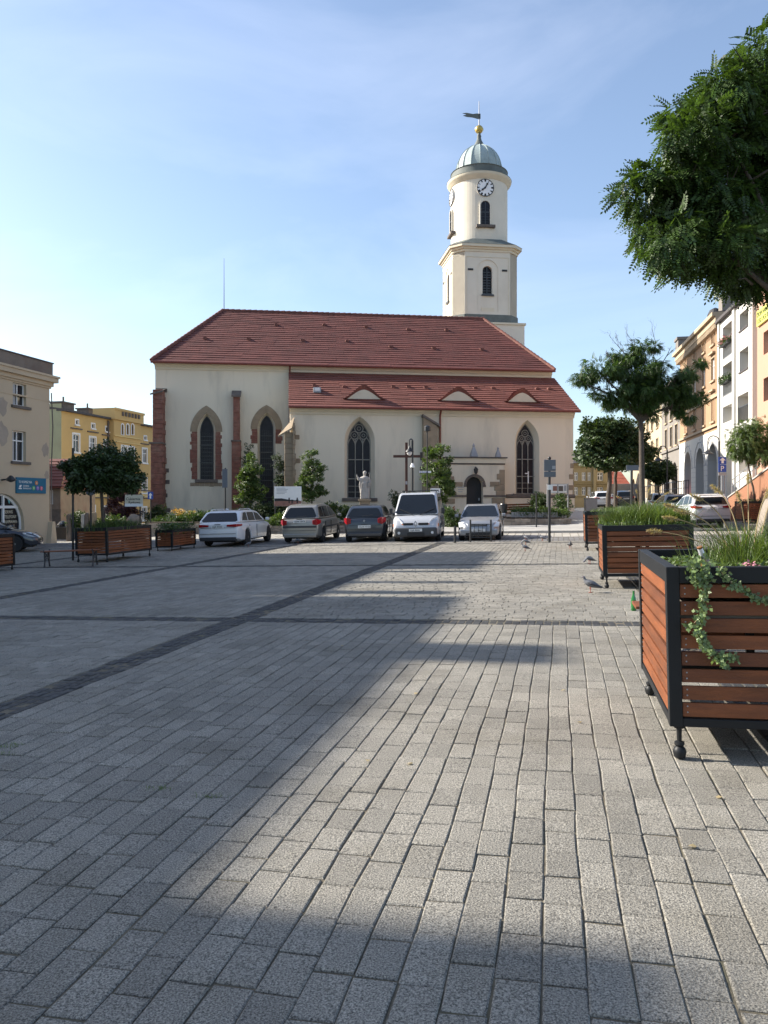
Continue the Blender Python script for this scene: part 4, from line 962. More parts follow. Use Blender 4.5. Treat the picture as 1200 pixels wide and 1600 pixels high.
# arcade
ac = [h(px, 700)[0] for px in (1075.5, 1094.5, 1114.)]; zas = h(1094.5, 700)[1]-1.35
arches = [roundarch(c-1.35, c+1.35, .9, zas) for c in ac]
b = MB(); b.wall([(0,-1.5),(WB+0,-1.5),(WB,zar-.01),(0,zar-.01)], arches, -.06, .8)
b.build('arcade', 'whiteplaster', bh)
b = MB(); 
for c in ac:
    for i in range(9):
        a = math.pi*i/8; b.box(0,0,0,0,0,0) if False else None
        q = [(c+r_*math.cos(a+s), zas+r_*math.sin(a+s)) for r_, s in ((1.36,-.012),(2.0,-.01),(2.0,.01),(1.36,.012))]; b.prism(q, -.072, -.058)
    b.tube([(c+1.78*math.cos(math.pi*i/16), -.065, zas+1.78*math.sin(math.pi*i/16)) for i in range(17)], .03, 4)
for i in range(12):
    z = .9+.36*i
    if z < zas+.2:
        for c0, c1 in [(0, ac[0]-1.36)]+[(a+1.36, c-1.36) for a, c in zip(ac, ac[1:])]+[(ac[-1]+1.36, WB)]: b.box(c0, c1, -.072, -.058, z, z+.025)
b.build('rusticated_joints', 'signgrey', bh)
b = MB(); b.box(.05, WB-.05, 3.0, 3.1, -.5, zar); b.box(.05, WB-.05, .8, 3.05, zar-.9, zar-.85); b.box(.05, WB-.05, .0, 3.0, .7, .88); b.build('arcade_back_wall', 'innershade', bh)
for i, c in enumerate(ac):
    b = MB(); yy_ = 2.5 if i == 0 else 1.3; b.box(c-1.55, c+1.5, yy_, 2.98, .88, 3.0, 0); b.box(c-.5, c+.1, yy_-.04, yy_, 1.1, 2.9, 1); b.box(c+.3, c+1., yy_-.04, yy_, 1.2, 2.8, 2)
    b.build('shop_front', ['darkmetal', 'glass', 'redcloth'], bh)
# white house
y0w = rl(1179.3); WH = rframe(y0_, GR, -.12); h = WH.hit; WW = h(1179.3, 600)[0]
wh = thing('apartment_block', 'white apartment block with recessed balconies and flower boxes', 'apartment block', tuple(WH.o), RA)
zt_ = h(1127, 503)[1]
x0, x1 = h(1129.3, 600)[0], h(1144.5, 600)[0]
lg = [(x0, x1, h(1129.3, a)[1], h(1129.3, c)[1]) for a, c in ((563,513),(621,573),(662,637))]
v0, v1 = h(1155.5, 600)[0], h(1169.5, 600)[0]; wn = [(v0, v1, h(1155.5, c)[1], h(1155.5, a)[1]) for a, c in ((492,519),(550,583))]
bx0, bx1 = h(1152.3, 600)[0], h(1175.5, 600)[0]; bal = (bx0, bx1, h(1152.3, 663)[1], h(1152.3, 620)[1])
xs0, xs1 = h(1147, 600)[0], h(1152, 600)[0]
gar = roundarch(h(1135, 720)[0], h(1147, 720)[0], .9, h(1140, 701)[1]-.8)
gop = rect(h(1154, 700)[0], h(1176, 700)[0], 2.2, 4.4)
b = MB(); b.wall([(0,-1.5),(WW,-1.5),(WW,zt_),(0,zt_)], [rect(*q) for q in lg+wn+[bal]]+[gar, gop], 0, .9)
b.add([(0,0,-1.5),(0,9,-1.5),(0,9,zt_),(0,0,zt_),(WW,0,-1.5),(WW,9,-1.5),(WW,9,zt_),(WW,0,zt_),], [(0,3,2,1),(4,5,6,7),(3,2,6,7)]); b.build('wall', 'whiteplaster', wh)
b = MB()
for xa in (0, xs0, WW-.75): b.box(xa, xa+(.3 if xa == 0 else .45 if xa == xs0 else .74), -.12, -.001, .9, zt_-.01)
b.build('pilasters', 'whiteplaster', wh)
b = MB(); b.box(0, WW, .9, 1.0, 0, zt_-.1); b.build('recess_wall', 'innershade', wh)
for q in wn: window(wh, q[0]+.25, q[1]-.05, q[2]+.1, q[3]-.1, .88, 2, (), fr='zinc', curtain=.3)
for q in lg: window(wh, q[0]+.3, q[1]-.3, q[2]+.1, q[3]-.2, .88, 2, (), fr='white', curtain=.5)
window(wh, bal[0]+1.2, bal[1]-.2, bal[2]+.1, bal[3]-.3, .88, 2, (), fr='darkmetal', curtain=.2)
for q in wn: s = MB(); s.box(q[0]-.06, q[1]+.06, -.06, .5, q[2]-.06, q[2]+.02); s.build('sill', 'slate', wh)
def railing(par, x0, x1, z, y=.06, hgt=.95, mt='zinc'):
    b = MB(); b.box(x0, x1, y-.02, y+.02, z+hgt-.04, z+hgt); b.box(x0, x1, y-.015, y+.015, z+.06, z+.09); n = max(3, int((x1-x0)/.13))
    for i in range(n+1): x = x0+(x1-x0)*i/n; b.box(x-.009, x+.009, y-.009, y+.009, z+.06, z+hgt-.04)
    return b.build('balcony_railing', mt, par)
for q in lg[:2]: railing(wh, q[0], q[1], q[2])
railing(wh, bal[0], bal[1], bal[2], mt='darkmetal')
b = MB(); b.box(-.1, WW+.05, -.25, .6, zt_, zt_+.18); b.add([(-.1,-.25,zt_+.18),(WW+.05,-.25,zt_+.18),(WW+.05,5,zt_+1.5),(-.1,5,zt_+1.5),(WW,9.2,zt_+.2),(0,9.2,zt_+.2)], [(0,1,2,3),(3,2,4,5),(0,3,5),(1,4,2)]); b.build('roof', 'slate', wh)
def flowerbox(px, q, lab, fl, fm):
    p_ = WH.world((q[0]+q[1])/2, -.1, q[2]+.7); t = thing('flower_box', lab, 'flower box', tuple(p_), RA, 'flower boxes on the white block'); b = MB(); b.box(-.9, .9, -.12, .12, 0, .2); b.build('trough', 'cartrim', t)
    N = 260; loc = np.random.uniform((-.95,-.28,.1),(.95,.2,.5),(N,3)); d = np.random.normal(0, 1, (N,3)); scatter('blooms', LEAF1[0], LEAF1[1], frames(d, .12), loc, fm, t)
    N = 400; loc = np.random.uniform((-.95,-.22,.05),(.95,.15,.38),(N,3)); d = np.random.normal(0, 1, (N,3)); scatter('leaves', LEAF1[0], LEAF1[1], frames(d, .13), loc, 'leaf', t)
LEAF1 = ([(0,0,0),(.45,.27,.04),(1,0,-.05),(.45,-.27,.04)], [(0,1,2,3)])
flowerbox(0, lg[0], 'flower box with red blooms on the top balcony of the white block', 1, 'flower'); flowerbox(0, lg[1], 'flower box of dark foliage on the middle balcony of the white block', 1, 'leafdark')
# peach house
PH = rframe(y0w, GR); h = PH.hit; PWD = 14.
ph = thing('apartment_block', 'peach apartment block with yellow sign at the right edge', 'apartment block', tuple(PH.o), RA)
zt_ = h(1179.3, 440)[1]; ph0 = h(1193, 600)[0]
rws = [(h(1193, c)[1], h(1193, a)[1]) for a, c in ((520,555),(592,628))]
hs = [(ph0+i*3.6, ph0+1.7+i*3.6, a, c) for i in range(3) for a, c in rws]
b = MB(); b.wall([(0,-1.5),(PWD,-1.5),(PWD,zt_),(0,zt_)], [rect(*q) for q in hs], 0, .6); b.add([(0,0,-1.5),(0,9,-1.5),(0,9,zt_),(0,0,zt_),(PWD,0,-1.5),(PWD,9,-1.5),(PWD,9,zt_),(PWD,0,zt_)], [(0,3,2,1),(4,5,6,7),(3,2,6,7)]); b.build('wall', 'peach', ph)
for q in hs: window(ph, *q, .58, 2, (), fr='zinc', curtain=.3)
b = MB(); x0, z0 = h(1186, 511); z1 = h(1186, 487)[1]; b.box(x0, x0+3.4, -.12, -.003, z0, z1); sg = b.build('banner', 'yellowsign', ph)
b = MB(); fit_text(b, 'DOM HANDLOWY', 0, x0+.12, -.13, z0+(z1-z0)*.56, 3.1, (z1-z0)*.3); fit_text(b, 'USLUGI BIURO', 0, x0+.12, -.13, z0+(z1-z0)*.14, 3.1, (z1-z0)*.28); b.build('banner_text', 'greentext', sg)
# grey house, cream house beyond
def simple(px0, px1, ytop, ytop_px, m, lab, rows_, colpx, archpx, arc=(738, 765), roofm='slate', bandz=None):
    Ya, Yb = rl(px0), rl(px1); fr = rframe(Ya, GR); hh = fr.hit; W_ = hh(px1-.05, 600)[0]; t = thing('townhouse', lab, 'house', tuple(fr.o), RA)
    zt_ = hh(ytop_px, ytop)[1]; hs = []
    for c in colpx:
        x = hh(c, 600)[0]
        for (a, e, w_) in rows_: hs.append((x-w_, x+w_, hh(colpx[-1], e)[1], hh(colpx[-1], a)[1]))
    ar_ = [roundarch(hh(c, 600)[0]-1.3, hh(c, 600)[0]+1.3, .5, hh(c, arc[0])[1]-1.3) for c in archpx]
    b = MB(); b.wall([(0,-1.5),(W_,-1.5),(W_,zt_),(0,zt_)], [rect(*q) for q in hs]+ar_, 0, .3); b.add([(0,0,-1.5),(0,10,-1.5),(0,10,zt_),(0,0,zt_),(W_,0,-1.5),(W_,10,-1.5),(W_,10,zt_),(W_,0,zt_)], [(0,3,2,1),(4,5,6,7)]); b.build('wall', m, t)
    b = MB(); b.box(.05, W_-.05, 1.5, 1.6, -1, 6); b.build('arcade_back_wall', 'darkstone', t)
    for q in hs: window(t, *q, .2, 2, (.3,), curtain=.3); trimframe(t, *q, 0, 'stonetrim', .1)
    b = MB(); b.box(-.2, W_, -.4, .2, zt_, zt_+.4); b.box(-.1, W_, -.15, .1, hh(px1, 698)[1]-.1, hh(px1, 698)[1]+.1); b.build('cornice', m, t)
    b = MB(); b.add([(-.1,-.4,zt_+.4),(W_,-.4,zt_+.4),(W_,5,zt_+1.6),(-.1,5,zt_+1.6),(W_,10,zt_+.4),(0,10,zt_+.4)], [(0,1,2,3),(3,2,4,5),(0,3,5),(1,4,2)]); b.build('roof', roofm, t)
simple(1034, 1062.4, 598, 1060, 'greyplaster', 'grey stone house with tall windows beside the arcaded tan house', [(628,652,.55),(663,695,.55)], [1041, 1049, 1057], [1042, 1054], (722,0))
simple(1008, 1033.9, 622, 1033, 'creamhouse', 'sunlit cream house with arcade beyond the grey house', [(650,668,.6),(685,708,.6)], [1012, 1019, 1027], [1014, 1026], (738,0))
simple(985, 1007.9, 668, 1007, 'creamhouse', 'farther cream house with pointed arches at the end of the row', [(690,706,.6)], [990, 997, 1003], [990, 1001], (748,0))
# olive house facing us at the end of the street
OH = Fr(at(862, 700, 84).x, 84, .9, R(4)); h = OH.hit
oh = thing('townhouse', 'olive brown two storey house with white windows at the end of the street', 'house', tuple(OH.o), R(4))
zt_ = h(930, 724)[1]; X1 = h(952, 750)[0]; hs = []
for c, w_ in ((912,3),(920.5,2.6),(937.5,4.6),(900,3),(888,3)):
    for a, e in ((738,751),(761,774)): hs.append((h(c-w_,a)[0], h(c+w_,a)[0], h(c,e)[1], h(c,a)[1]))
b = MB(); b.wall([(0,-1.5),(X1,-1.5),(X1,zt_),(0,zt_)], [rect(*q) for q in hs], 0, .2); b.add([(X1,0,-1.5),(X1,8,-1.5),(X1,8,zt_),(X1,0,zt_)], [(0,1,2,3)]); b.build('wall', 'oliveplaster', oh)
for q in hs: window(oh, *q, .15, 2, (.4,), curtain=.3, t=.09); trimframe(oh, *q, 0, 'oliveplaster', .18)
for py in (729, 755, 758): band(oh, -.05, X1+.05, h(930, py+1)[1], h(930, py)[1], 0, .2, 'oliveplaster', 'string_course')
b = MB(); b.box(h(926,700)[0], h(930,700)[0], -.3, 0, -1.5, zt_); b.build('pilaster', 'oliveplaster', oh)
b = MB(); zr_ = h(905, 700)[1]; b.add([(-.2,-.5,zt_),(X1+.3,-.5,zt_),(X1+.3,4,zr_),(-.2,4,zr_),(X1+.3,8.5,zt_),(-.2,8.5,zt_)], [(0,1,2,3),(3,2,4,5),(1,4,2)]); b.build('roof', 'slate', oh)
RH = Fr(at(950, 700, 98).x, 98, .9, R(3)); h = RH.hit
rh = thing('house', 'low white house with bright red tiled roof at the end of the street', 'house', tuple(RH.o), R(3))
X1 = h(983, 750)[0]; za = h(965, 763)[1]; zb_ = h(965, 735)[1]
b = MB(); wq = [(h(972,768)[0], h(977,768)[0], h(975,775)[1], h(975,767)[1])]; b.wall([(0,-1.5),(X1,-1.5),(X1,za),(0,za)], [rect(*q) for q in wq], 0, .2); b.add([(X1,0,-1.5),(X1,8,-1.5),(X1,8,za),(X1,0,za)], [(0,1,2,3)]); b.build('wall', 'whiteplaster', rh)
for q in wq: window(rh, *q, .15, 2, ())
b = MB(); courses(b, (-.3,-.5,za-.1),(X1+.4,-.5,za-.1),(X1+.4,4,zb_),(-.3,4,zb_), 12, .05); b.add([(-.3,4,zb_),(X1+.4,4,zb_),(X1+.4,8.4,za),(-.3,8.4,za),(X1+.4,-.5,za-.12),(X1+.4,8.4,za-.05),(X1+.4,4,zb_-.02)], [(0,1,2,3),(4,5,6)]); b.build('roof', 'roofred', rh, fix=False)
# ---- steps, ramp wall and railing on the right
RW = Fr(10.4+.1935*38.6, 38.6, gz(16.3, 38)-.1, RA)
def rwt(px, py, off=0.): return RW.hit(px, py, off)
ra = thing('stair_ramp', 'orange plastered stair wall with steel handrail rising to the peach block', 'stairs', tuple(RW.o), RA)
xA, zA = rwt(1138, 778); xB, zB_ = rwt(1200, 733); XEnd = xB+3.; sl = (zB_-zA)/(xB-xA); 
b = MB(); b.prism([(xA,-.8),(XEnd+4,-.8),(XEnd+4,zA+sl*(XEnd-xA)),(XEnd,zA+sl*(XEnd-xA)),(xA,zA)], 0, .22); b.build('side_wall', 'rampplaster', ra)
b = MB(); b.prism([(xA-.05,zA-.01),(XEnd,zA+sl*(XEnd-xA)),(XEnd,zA+sl*(XEnd-xA)+.07),(xA-.05,zA+.06)], -.05, .27); b.build('coping', 'concrete', ra)
n = int((XEnd-xA)/.33)
b = MB()
for i in range(n): 
    z = zA+sl*(i+.6)*(XEnd-xA)/n; b.box(xA+(XEnd-xA)*i/n, xA+(XEnd-xA)*(i+1)/n, .22, 2.3, -.8, z)
b.box(XEnd, XEnd+4, .22, 3, -.8, zA+sl*(XEnd-xA)); b.build('steps', 'concrete', ra)
for off in (.3, 2.2):
    b = MB(); f = lambda x: zA+sl*(x-xA)
    for e in (.95, .62): b.tube([(xA-.5, off, f(xA-.5)+e+.1), (XEnd, off, f(XEnd)+e+.1)], .025, 6)
    for i in range(8): x = xA-.5+(XEnd-xA+.5)*i/7; b.tube([(x, off, f(x)-.3), (x, off, f(x)+1.05)], .025, 6)
    b.build('handrail', 'zinc', ra)
# terrace before the arcade
TR = rframe(66, 0.); b = MB()
b.box(0, 20.5, -2.6, -.15, -.5, GR+.85, 0)
for i in range(5): b.box(20.5+i*.34, 20.84+i*.34, -2.6, -.15, -.5, GR+.68-i*.17, 0)
te = b.build('terrace', 'concrete'); te.location = TR.o; te.rotation_euler = (0, 0, RA); tag(te, 'concrete terrace in front of the white arcade', 'terrace')
b = MB()
for i in range(26): x = .3+i*.8; b.tube([(x,-2.5,GR+.85),(x,-2.5,GR+1.85)], .025, 5)
b.tube([(.3,-2.5,GR+1.85),(20.3,-2.5,GR+1.85)], .03, 6); b.tube([(.3,-2.5,GR+1.4),(20.3,-2.5,GR+1.4)], .02, 6); b.build('handrail', 'darkmetal', te)
# ================= planters and benches
def planter(name, lab, w, d, hgt, X, Y, ang=None, nslat=8, grp='slatted wooden planters around the square', mid=True):
    t = thing(name, lab, 'planter', group=grp); ang = PAV if ang is None else ang; ground_align(t, X, Y, ang, 0)
    leg = .21 if hgt > 1 else .12; rim = .1; rail = .05; p = .075; z0 = leg; z1 = hgt
    f = MB()
    for sx in (-1, 1):
        for sy in (-1, 1):
            x = sx*(w/2-p/2); y = sy*(d/2-p/2); f.box(x-p/2, x+p/2, y-p/2, y+p/2, z0, z1-.001)
            l_ = MB(); xx, yy = sx*(w/2-.06), sy*(d/2-.06)
            l_.lathe([(.018,z0),(.03,z0-.005),(.03,z0-.02),(.016,z0-.025),(.014,.11),(.028,.105),(.03,.09),(.022,.078),(.034,.066),(.04,.045),(.034,.014),(.012,.0)] if leg > .15 else [(.02,z0),(.016,.05),(.03,.04),(.03,.0)], 12, (xx, yy, 0)); l_.build('leg', 'frame', t, smooth=True)
    e = .004
    for s in (-1, 1):
        f.box(-w/2+p, w/2-p, s*(d/2-p/2)-p/2+e, s*(d/2-p/2)+p/2-e, z1-rim, z1-.003); f.box(-w/2+p, w/2-p, s*(d/2-p/2)-p/2+e, s*(d/2-p/2)+p/2-e, z0, z0+rail)
        f.box(s*(w/2-p/2)-p/2+e, s*(w/2-p/2)+p/2-e, -d/2+p, d/2-p, z1-rim, z1-.003); f.box(s*(w/2-p/2)-p/2+e, s*(w/2-p/2)+p/2-e, -d/2+p, d/2-p, z0, z0+rail)
    if mid:
        for s in (-1, 1): f.box(-.03, .03, s*(d/2-.06)-.02, s*(d/2-.06)+.02, z0+rail, z1-rim)
    f.build('frame', 'frame', t, bev=.004)
    pitch = (z1-rim-z0-rail)/nslat
    for (L_, off, rot) in ((w, d/2, 0), (w, d/2, 180), (d, w/2, 90), (d, w/2, 270)):
        b = MB()
        for i in range(nslat):
            z = z0+rail+pitch*i+.012; k = random.uniform(-.002, .002)
            b.box(-L_/2+p+.003, L_/2-p-.003, -off+.012+k, -off+.034+k, z+random.uniform(-.003, .003), z+pitch*.80, 0)
            if hgt > 1.15:
                for xs_ in (-L_/2+p+.03, L_/2-p-.03):
                    for zs_ in (.25, .6): b.X = Matrix.Translation((xs_, -off+.0125+k, z+pitch*zs_)) @ Matrix.Rotation(R(90), 4, 'X'); b.lathe([(.001,0),(.0055,.001),(.005,.003),(.001,.0035)], 8, k=1); b.X = Matrix()
        o = b.build('side_panel', ['wood', 'zinc'], t, bev=.003, seg=1); o.rotation_euler = (0, 0, R(rot))
    b = MB(); b.box(-w/2+p, w/2-p, -d/2+p, d/2-p, z1-.34, z1-.3); o = b.build('tray', 'woodgrey', t)
    b = MB(); nn = 14
    for i in range(nn+1):
        for j in range(nn+1): b.v.append((-w/2+p+(w-2*p)*i/nn, -d/2+p+(d-2*p)*j/nn, z1-.085+random.uniform(-.02, .02)))
    for i in range(nn):
        for j in range(nn): b.f.append((i*(nn+1)+j, (i+1)*(nn+1)+j, (i+1)*(nn+1)+j+1, i*(nn+1)+j+1)); b.m.append(0)
    b.build('soil', 'soil', t)
    return t
def pcentre(px, py, w, d, ang=None):     # centre from the near left foot
    g_ = G(px, py); a = PAV if ang is None else ang
    ex, ey = math.cos(a), math.sin(a); return g_.x+ex*w/2-ey*d/2-.0, g_.y+ey*w/2+ex*d/2
c1 = pcentre(1048, 1190, 1.62, 1.66); P1 = planter('planter', 'big wooden slat planter nearest the camera with trailing ivy', 1.62, 1.66, 1.17, *c1)
c2 = pcentre(943, 920, 1.5, 1.6); P2 = planter('planter', 'middle wooden planter on the right with tall green grasses, second from camera', 1.5, 1.6, 1.1, *c2)
c3 = pcentre(915, 861, 1.65, 1.62); P3 = planter('planter', 'third wooden planter on the right, with the forked tree growing from it', 1.65, 1.62, 1.17, *c3)
c4 = pcentre(118, 879, 1.1, 2.6); P4 = planter('planter', 'long wooden planter on the left under the round dark tree', 1.1, 2.6, 1.05, *c4)
c5 = pcentre(243, 861, .7, 1.9); P5 = planter('planter', 'low wooden planter beside the white estate car', .7, 1.9, .78, *c5, nslat=6)
g_ = G(15, 895); P6 = planter('planter', 'wooden planter cut off by the left edge', 1.5, 1.5, 1.0, g_.x-1.3, g_.y+.6)
c7 = pcentre(1155, 815, 1.5, 1.5); P7 = planter('planter', 'wooden planter by the orange stair wall, holding the small round tree', 1.5, 1.5, 1.0, *c7)
P7.location = (at(1181, 0, 35.2).x, 35.2, .66); P7.rotation_euler = (0, 0, PAV)
def W(t, x, y, z): return t.matrix_basis_m @ Vector((x, y, z))
def mw(o): return Matrix.LocRotScale(o.location, o.rotation_euler, Vector((1,1,1)))
def bench(lab, X, Y, ang, L_=1.9, back=False):
    t = thing('bench', lab, 'bench'); ground_align(t, X, Y, ang)
    b = MB()
    for i in range(5): b.box(-L_/2, L_/2, -.22+i*.092, -.22+i*.092+.078, .43, .46)
    b.build('seat', 'wood', t, bev=.004)
    for s in (-1, 1):
        x = s*(L_/2-.12); f = MB()
        for q in (-1, 1):
            f.tube([(x, q*.27, 0), (x, q*.25, .03), (x, q*.2, .16), (x, q*.23, .3), (x, q*.2, .42)], [.03,.024,.018,.018,.022], 6)
            f.tube([(x, q*.14, .42), (x, q*.16, .34), (x, q*.09, .27), (x, q*.02, .33), (x, q*.07, .38)], .012, 5)
            f.tube([(x, q*.24, .42), (x, q*.29, .45), (x, q*.28, .49)], .016, 6)
        f.tube([(x, -.2, .17), (x, -.1, .23), (x, 0, .25), (x, .1, .23), (x, .2, .17)], .016, 6); f.tube([(x, -.22, .42), (x, .22, .42)], .018, 6)
        f.build('leg', 'iron', t, smooth=True)
    if back:
        b = MB()
        for i in range(3): b.box(-L_/2, L_/2, .24+i*.02, .265+i*.02, .56+i*.12, .65+i*.12)
        b.build('backrest', 'wood', t, bev=.004)
    return t
g_ = G(100, 886); bench('dark iron bench with wooden slats in front of the left planter', g_.x+.1, g_.y+.25, R(8), 1.55)
q = mw(P1) @ Vector((0, 2.6, 0)); bench('wooden bench half hidden behind the nearest planter', q.x+.12, q.y+.2, PAV, 1.5, False)
# ================= vehicles
def car(name, lab, cat, L_, W_, H_, wb, fo, wr, belt, prof, gh, paint, wins, kind='hatch', hood=None, zb=.2, nose=(.55, .86), tailw=.86, trim='cartrim', rimm='rim'):
    """x forward, rear bumper at x=0; prof: top outline of the lower body; gh: greenhouse side outline (4+ points rear to front, at belt level first/last)"""
    t = thing(name, lab, cat)
    xf = L_-fo; xr = xf-wb; ra_ = wr+.055
    # stations
    st = set([0, .03, .08, .16, .3, L_, L_-.03, L_-.08, L_-.18, L_-.35])
    for xc in (xr, xf):
        for i in range(13): st.add(xc-ra_*math.cos(math.pi*i/12))
    x = .4
    while x < L_: st.add(x); x += .25
    st = sorted(s for s in st if 0 <= s <= L_)
    def interp(tab, x):
        for (a, b_), (c, d) in zip(tab, tab[1:]):
            if a <= x <= c: k = (x-a)/(c-a) if c > a else 0; return b_+(d-b_)*k
        return tab[0][1] if x < tab[0][0] else tab[-1][1]
    def halfw(x):
        w_ = W_/2; e = 1.
        if x < .45: e = tailw+(1-tailw)*math.sin(math.pi/2*x/.45)**.6
        if x > L_-.85: q_ = (L_-x)/.85; e = nose[0]+(1-nose[0])*math.sin(math.pi/2*min(1,q_))**.55 if nose[0] else 1
        return w_*e
    def zbot(x):
        z = zb+(.10*(1-x/.3) if x < .3 else 0)+(.08*(1-(L_-x)/.4) if x > L_-.4 else 0)
        for xc in (xr, xf):
            if abs(x-xc) < ra_: z = max(z, wr+math.sqrt(max(0, ra_*ra_-(x-xc)**2)))
        return z
    vs = []; n = 0; b = MB()
    for x in st:
        w_ = halfw(x); z0 = zbot(x); z1 = interp(prof, x); zm = z0+(z1-z0)*.5
        zsh = max(z0+.02, z1-.10)
        sec = [(0, z0+.0), (w_*.86, z0), (w_*.975, z0+(zsh-z0)*.10), (w_, z0+(zsh-z0)*.42), (w_*.99, z0+(zsh-z0)*.75), (w_*.965, zsh), (w_*.91, z1-.025), (w_*.78, z1), (w_*.4, z1+.012), (0, z1+.02)]
        full = [(-a, c) for a, c in sec[::-1][:-1]]+sec[0:]
        full = [(a, c) for a, c in sec]+[(-a, c) for a, c in sec[::-1][1:-1]]
        n = len(full); vs += [(x, a, c) for a, c in full]
    fs = []
    for i in range(len(st)-1):
        for j in range(n): fs.append((i*n+j, i*n+(j+1)%n, (i+1)*n+(j+1)%n, (i+1)*n+j))
    fs.append(tuple(range(n))); fs.append(tuple((len(st)-1)*n+j for j in range(n))[::-1])
    b.add(vs, fs); body = b.build('body', paint, t, smooth=True)
    # cabin
    yb = W_/2*.955; tum = .33 if kind != 'van' else .16
    def sy(z): return yb-(z-belt)*tum
    b = MB(); m = len(gh)
    b.add([(x, -sy(z), z) for x, z in gh]+[(x, sy(z), z) for x, z in gh], [tuple(range(m)), tuple(range(2*m-1, m-1, -1))]+[(i, m+i, m+(i+1)%m, (i+1)%m) for i in range(m)])
    cab = b.build('cabin', paint, t, bev=.06 if kind != 'van' else .09, seg=3); 
    for p_ in cab.data.polygons: p_.use_smooth = True
    cab.data.set_sharp_from_angle(angle=R(50))
    zb_, zt_ = belt+.05, H_-.10
    for w_ in wins:      # side windows polygons in x,z
        for s in (-1, 1):
            g = MB(); g.add([(x, s*(sy(z)+.006), z) for x, z in w_], [tuple(range(len(w_)))]); g.add([(x, s*(sy(z)-.02), z) for x, z in w_], [tuple(range(len(w_)))]); g.build('side_window', 'carglass', t)
    def facepane(nm, p0, p1, marg, out, lowm=.06, topm=.05, mt='carglass'):
        p0, p1 = Vector((p0[0], 0, p0[1])), Vector((p1[0], 0, p1[1])); d = p1-p0; nn = Vector((d.z, 0, -d.x)).normalized()*out
        a = p0+d*(lowm/d.length)+nn; c = p1-d*(topm/d.length)+nn
        wa, wc = sy(a.z)-marg, sy(c.z)-marg-.02; q_ = []
        for p_, w_ in ((a, wa), (c, wc)): q_.append((p_, w_))
        k = .07; g = MB()
        e = d.normalized()*k
        pts = [(a, -wa+k), (a, wa-k), (a+e, wa), (c-e, wc), (c, wc-k), (c, -wc+k), (c-e, -wc), (a+e, -wa)]
        g.add([(p_.x, y, p_.z) for p_, y in pts]+[(p_.x-nn.x*3, y, p_.z-nn.z*3) for p_, y in pts], [tuple(range(8))]+[(i, (i+1)%8, 8+(i+1)%8, 8+i) for i in range(8)]); return g.build(nm, mt, t)
    facepane('rear_window', gh[0], gh[1], .10, -.012); facepane('windscreen', gh[-1], gh[-2], .07, .012)
    # underbody, wheels
    b = MB(); b.box(.2, L_-.25, -W_/2+.27, W_/2-.27, zb-.02, belt-.2); b.build('underbody', 'black', t)
    for xc in (xr, xf):
        for s in (-1, 1):
            wt = MB(); yo = s*(W_/2-.02); yi = s*(W_/2-.22)
            wt.X = Matrix.Translation((xc, (yo+yi)/2, wr)) @ Matrix.Rotation(R(90), 4, 'X')
            hw = .1; wt.lathe([(wr*.62,-hw),(wr*.93,-hw),(wr,-hw*.6),(wr,hw*.6),(wr*.93,hw),(wr*.62,hw)], 28); ty_ = wt.build('wheel', 'rubber', t, smooth=True)
            rm = MB(); rm.X = Matrix.Translation((xc, yo-s*.012, wr)) @ Matrix.Rotation(R(90), 4, 'X')
            rm.lathe([(wr*.64,-.02),(wr*.66,.0),(wr*.58,.012),(wr*.56,-.02)], 24)
            for i in range(7):
                a = 2*math.pi*i/7; a2 = .16
                rm.add([(r_*math.cos(a+q_), r_*math.sin(a+q_), zz) for r_, q_, zz in ((.04,-.6,.0),(wr*.6,-a2,.0),(wr*.6,a2,.0),(.04,.6,.0))]+[(r_*math.cos(a+q_), r_*math.sin(a+q_), zz) for r_, q_, zz in ((.04,-.6,-.012),(wr*.6,-a2,-.012),(wr*.6,a2,-.012),(.04,.6,-.012))], [(0,1,2,3),(0,4,5,1),(2,6,7,3)])
            rm.lathe([(.001,-.02),(.06,-.018),(.06,.018),(.001,.02)], 12); rm.build('rim', rimm, ty_)
            dk = MB(); dk.X = Matrix.Translation((xc, yo-s*.06, wr)) @ Matrix.Rotation(R(90), 4, 'X'); dk.lathe([(.01,-.01),(wr*.63,-.01),(wr*.63,.01),(.01,.01)], 20); dk.build('brake_disc', 'rimdark', ty_)
    # mirrors, handles, door seams
    xm = gh[-1][0]-.22
    for s in (-1, 1):
        b = MB(); b.box(xm-.05, xm+.07, s*(W_/2+.02)-(.0 if s > 0 else .16), s*(W_/2+.02)+(.16 if s > 0 else 0), belt+.01, belt+.14+(.12 if kind == 'van' else 0)); b.build('wing_mirror', paint if kind != 'van' else 'cartrim', t, bev=.035, seg=3)
    for w_ in wins[:2]:
        xh = min(p_[0] for p_ in w_)+.1
        for s in (-1, 1): b = MB(); b.box(xh, xh+.17, s*W_/2*.99-.012, s*W_/2*.99+.02, belt-.17, belt-.135); b.build('door_handle', paint, t, bev=.008)
    for w_ in wins[:2]:
        for xh in (min(p_[0] for p_ in w_)-.03, max(p_[0] for p_ in w_)+.03 if kind == 'van' else min(p_[0] for p_ in w_)-.03):
            for s in (-1, 1): sm = MB(); sm.box(xh-.006, xh+.006, s*W_/2*1.0-.012, s*W_/2*1.0+.004, max(zbot(xh), zb)+.12, belt-.1); sm.build('door_seam', 'black', t)
    t['L'] = L_; return t, body, halfw, interp, prof, sy
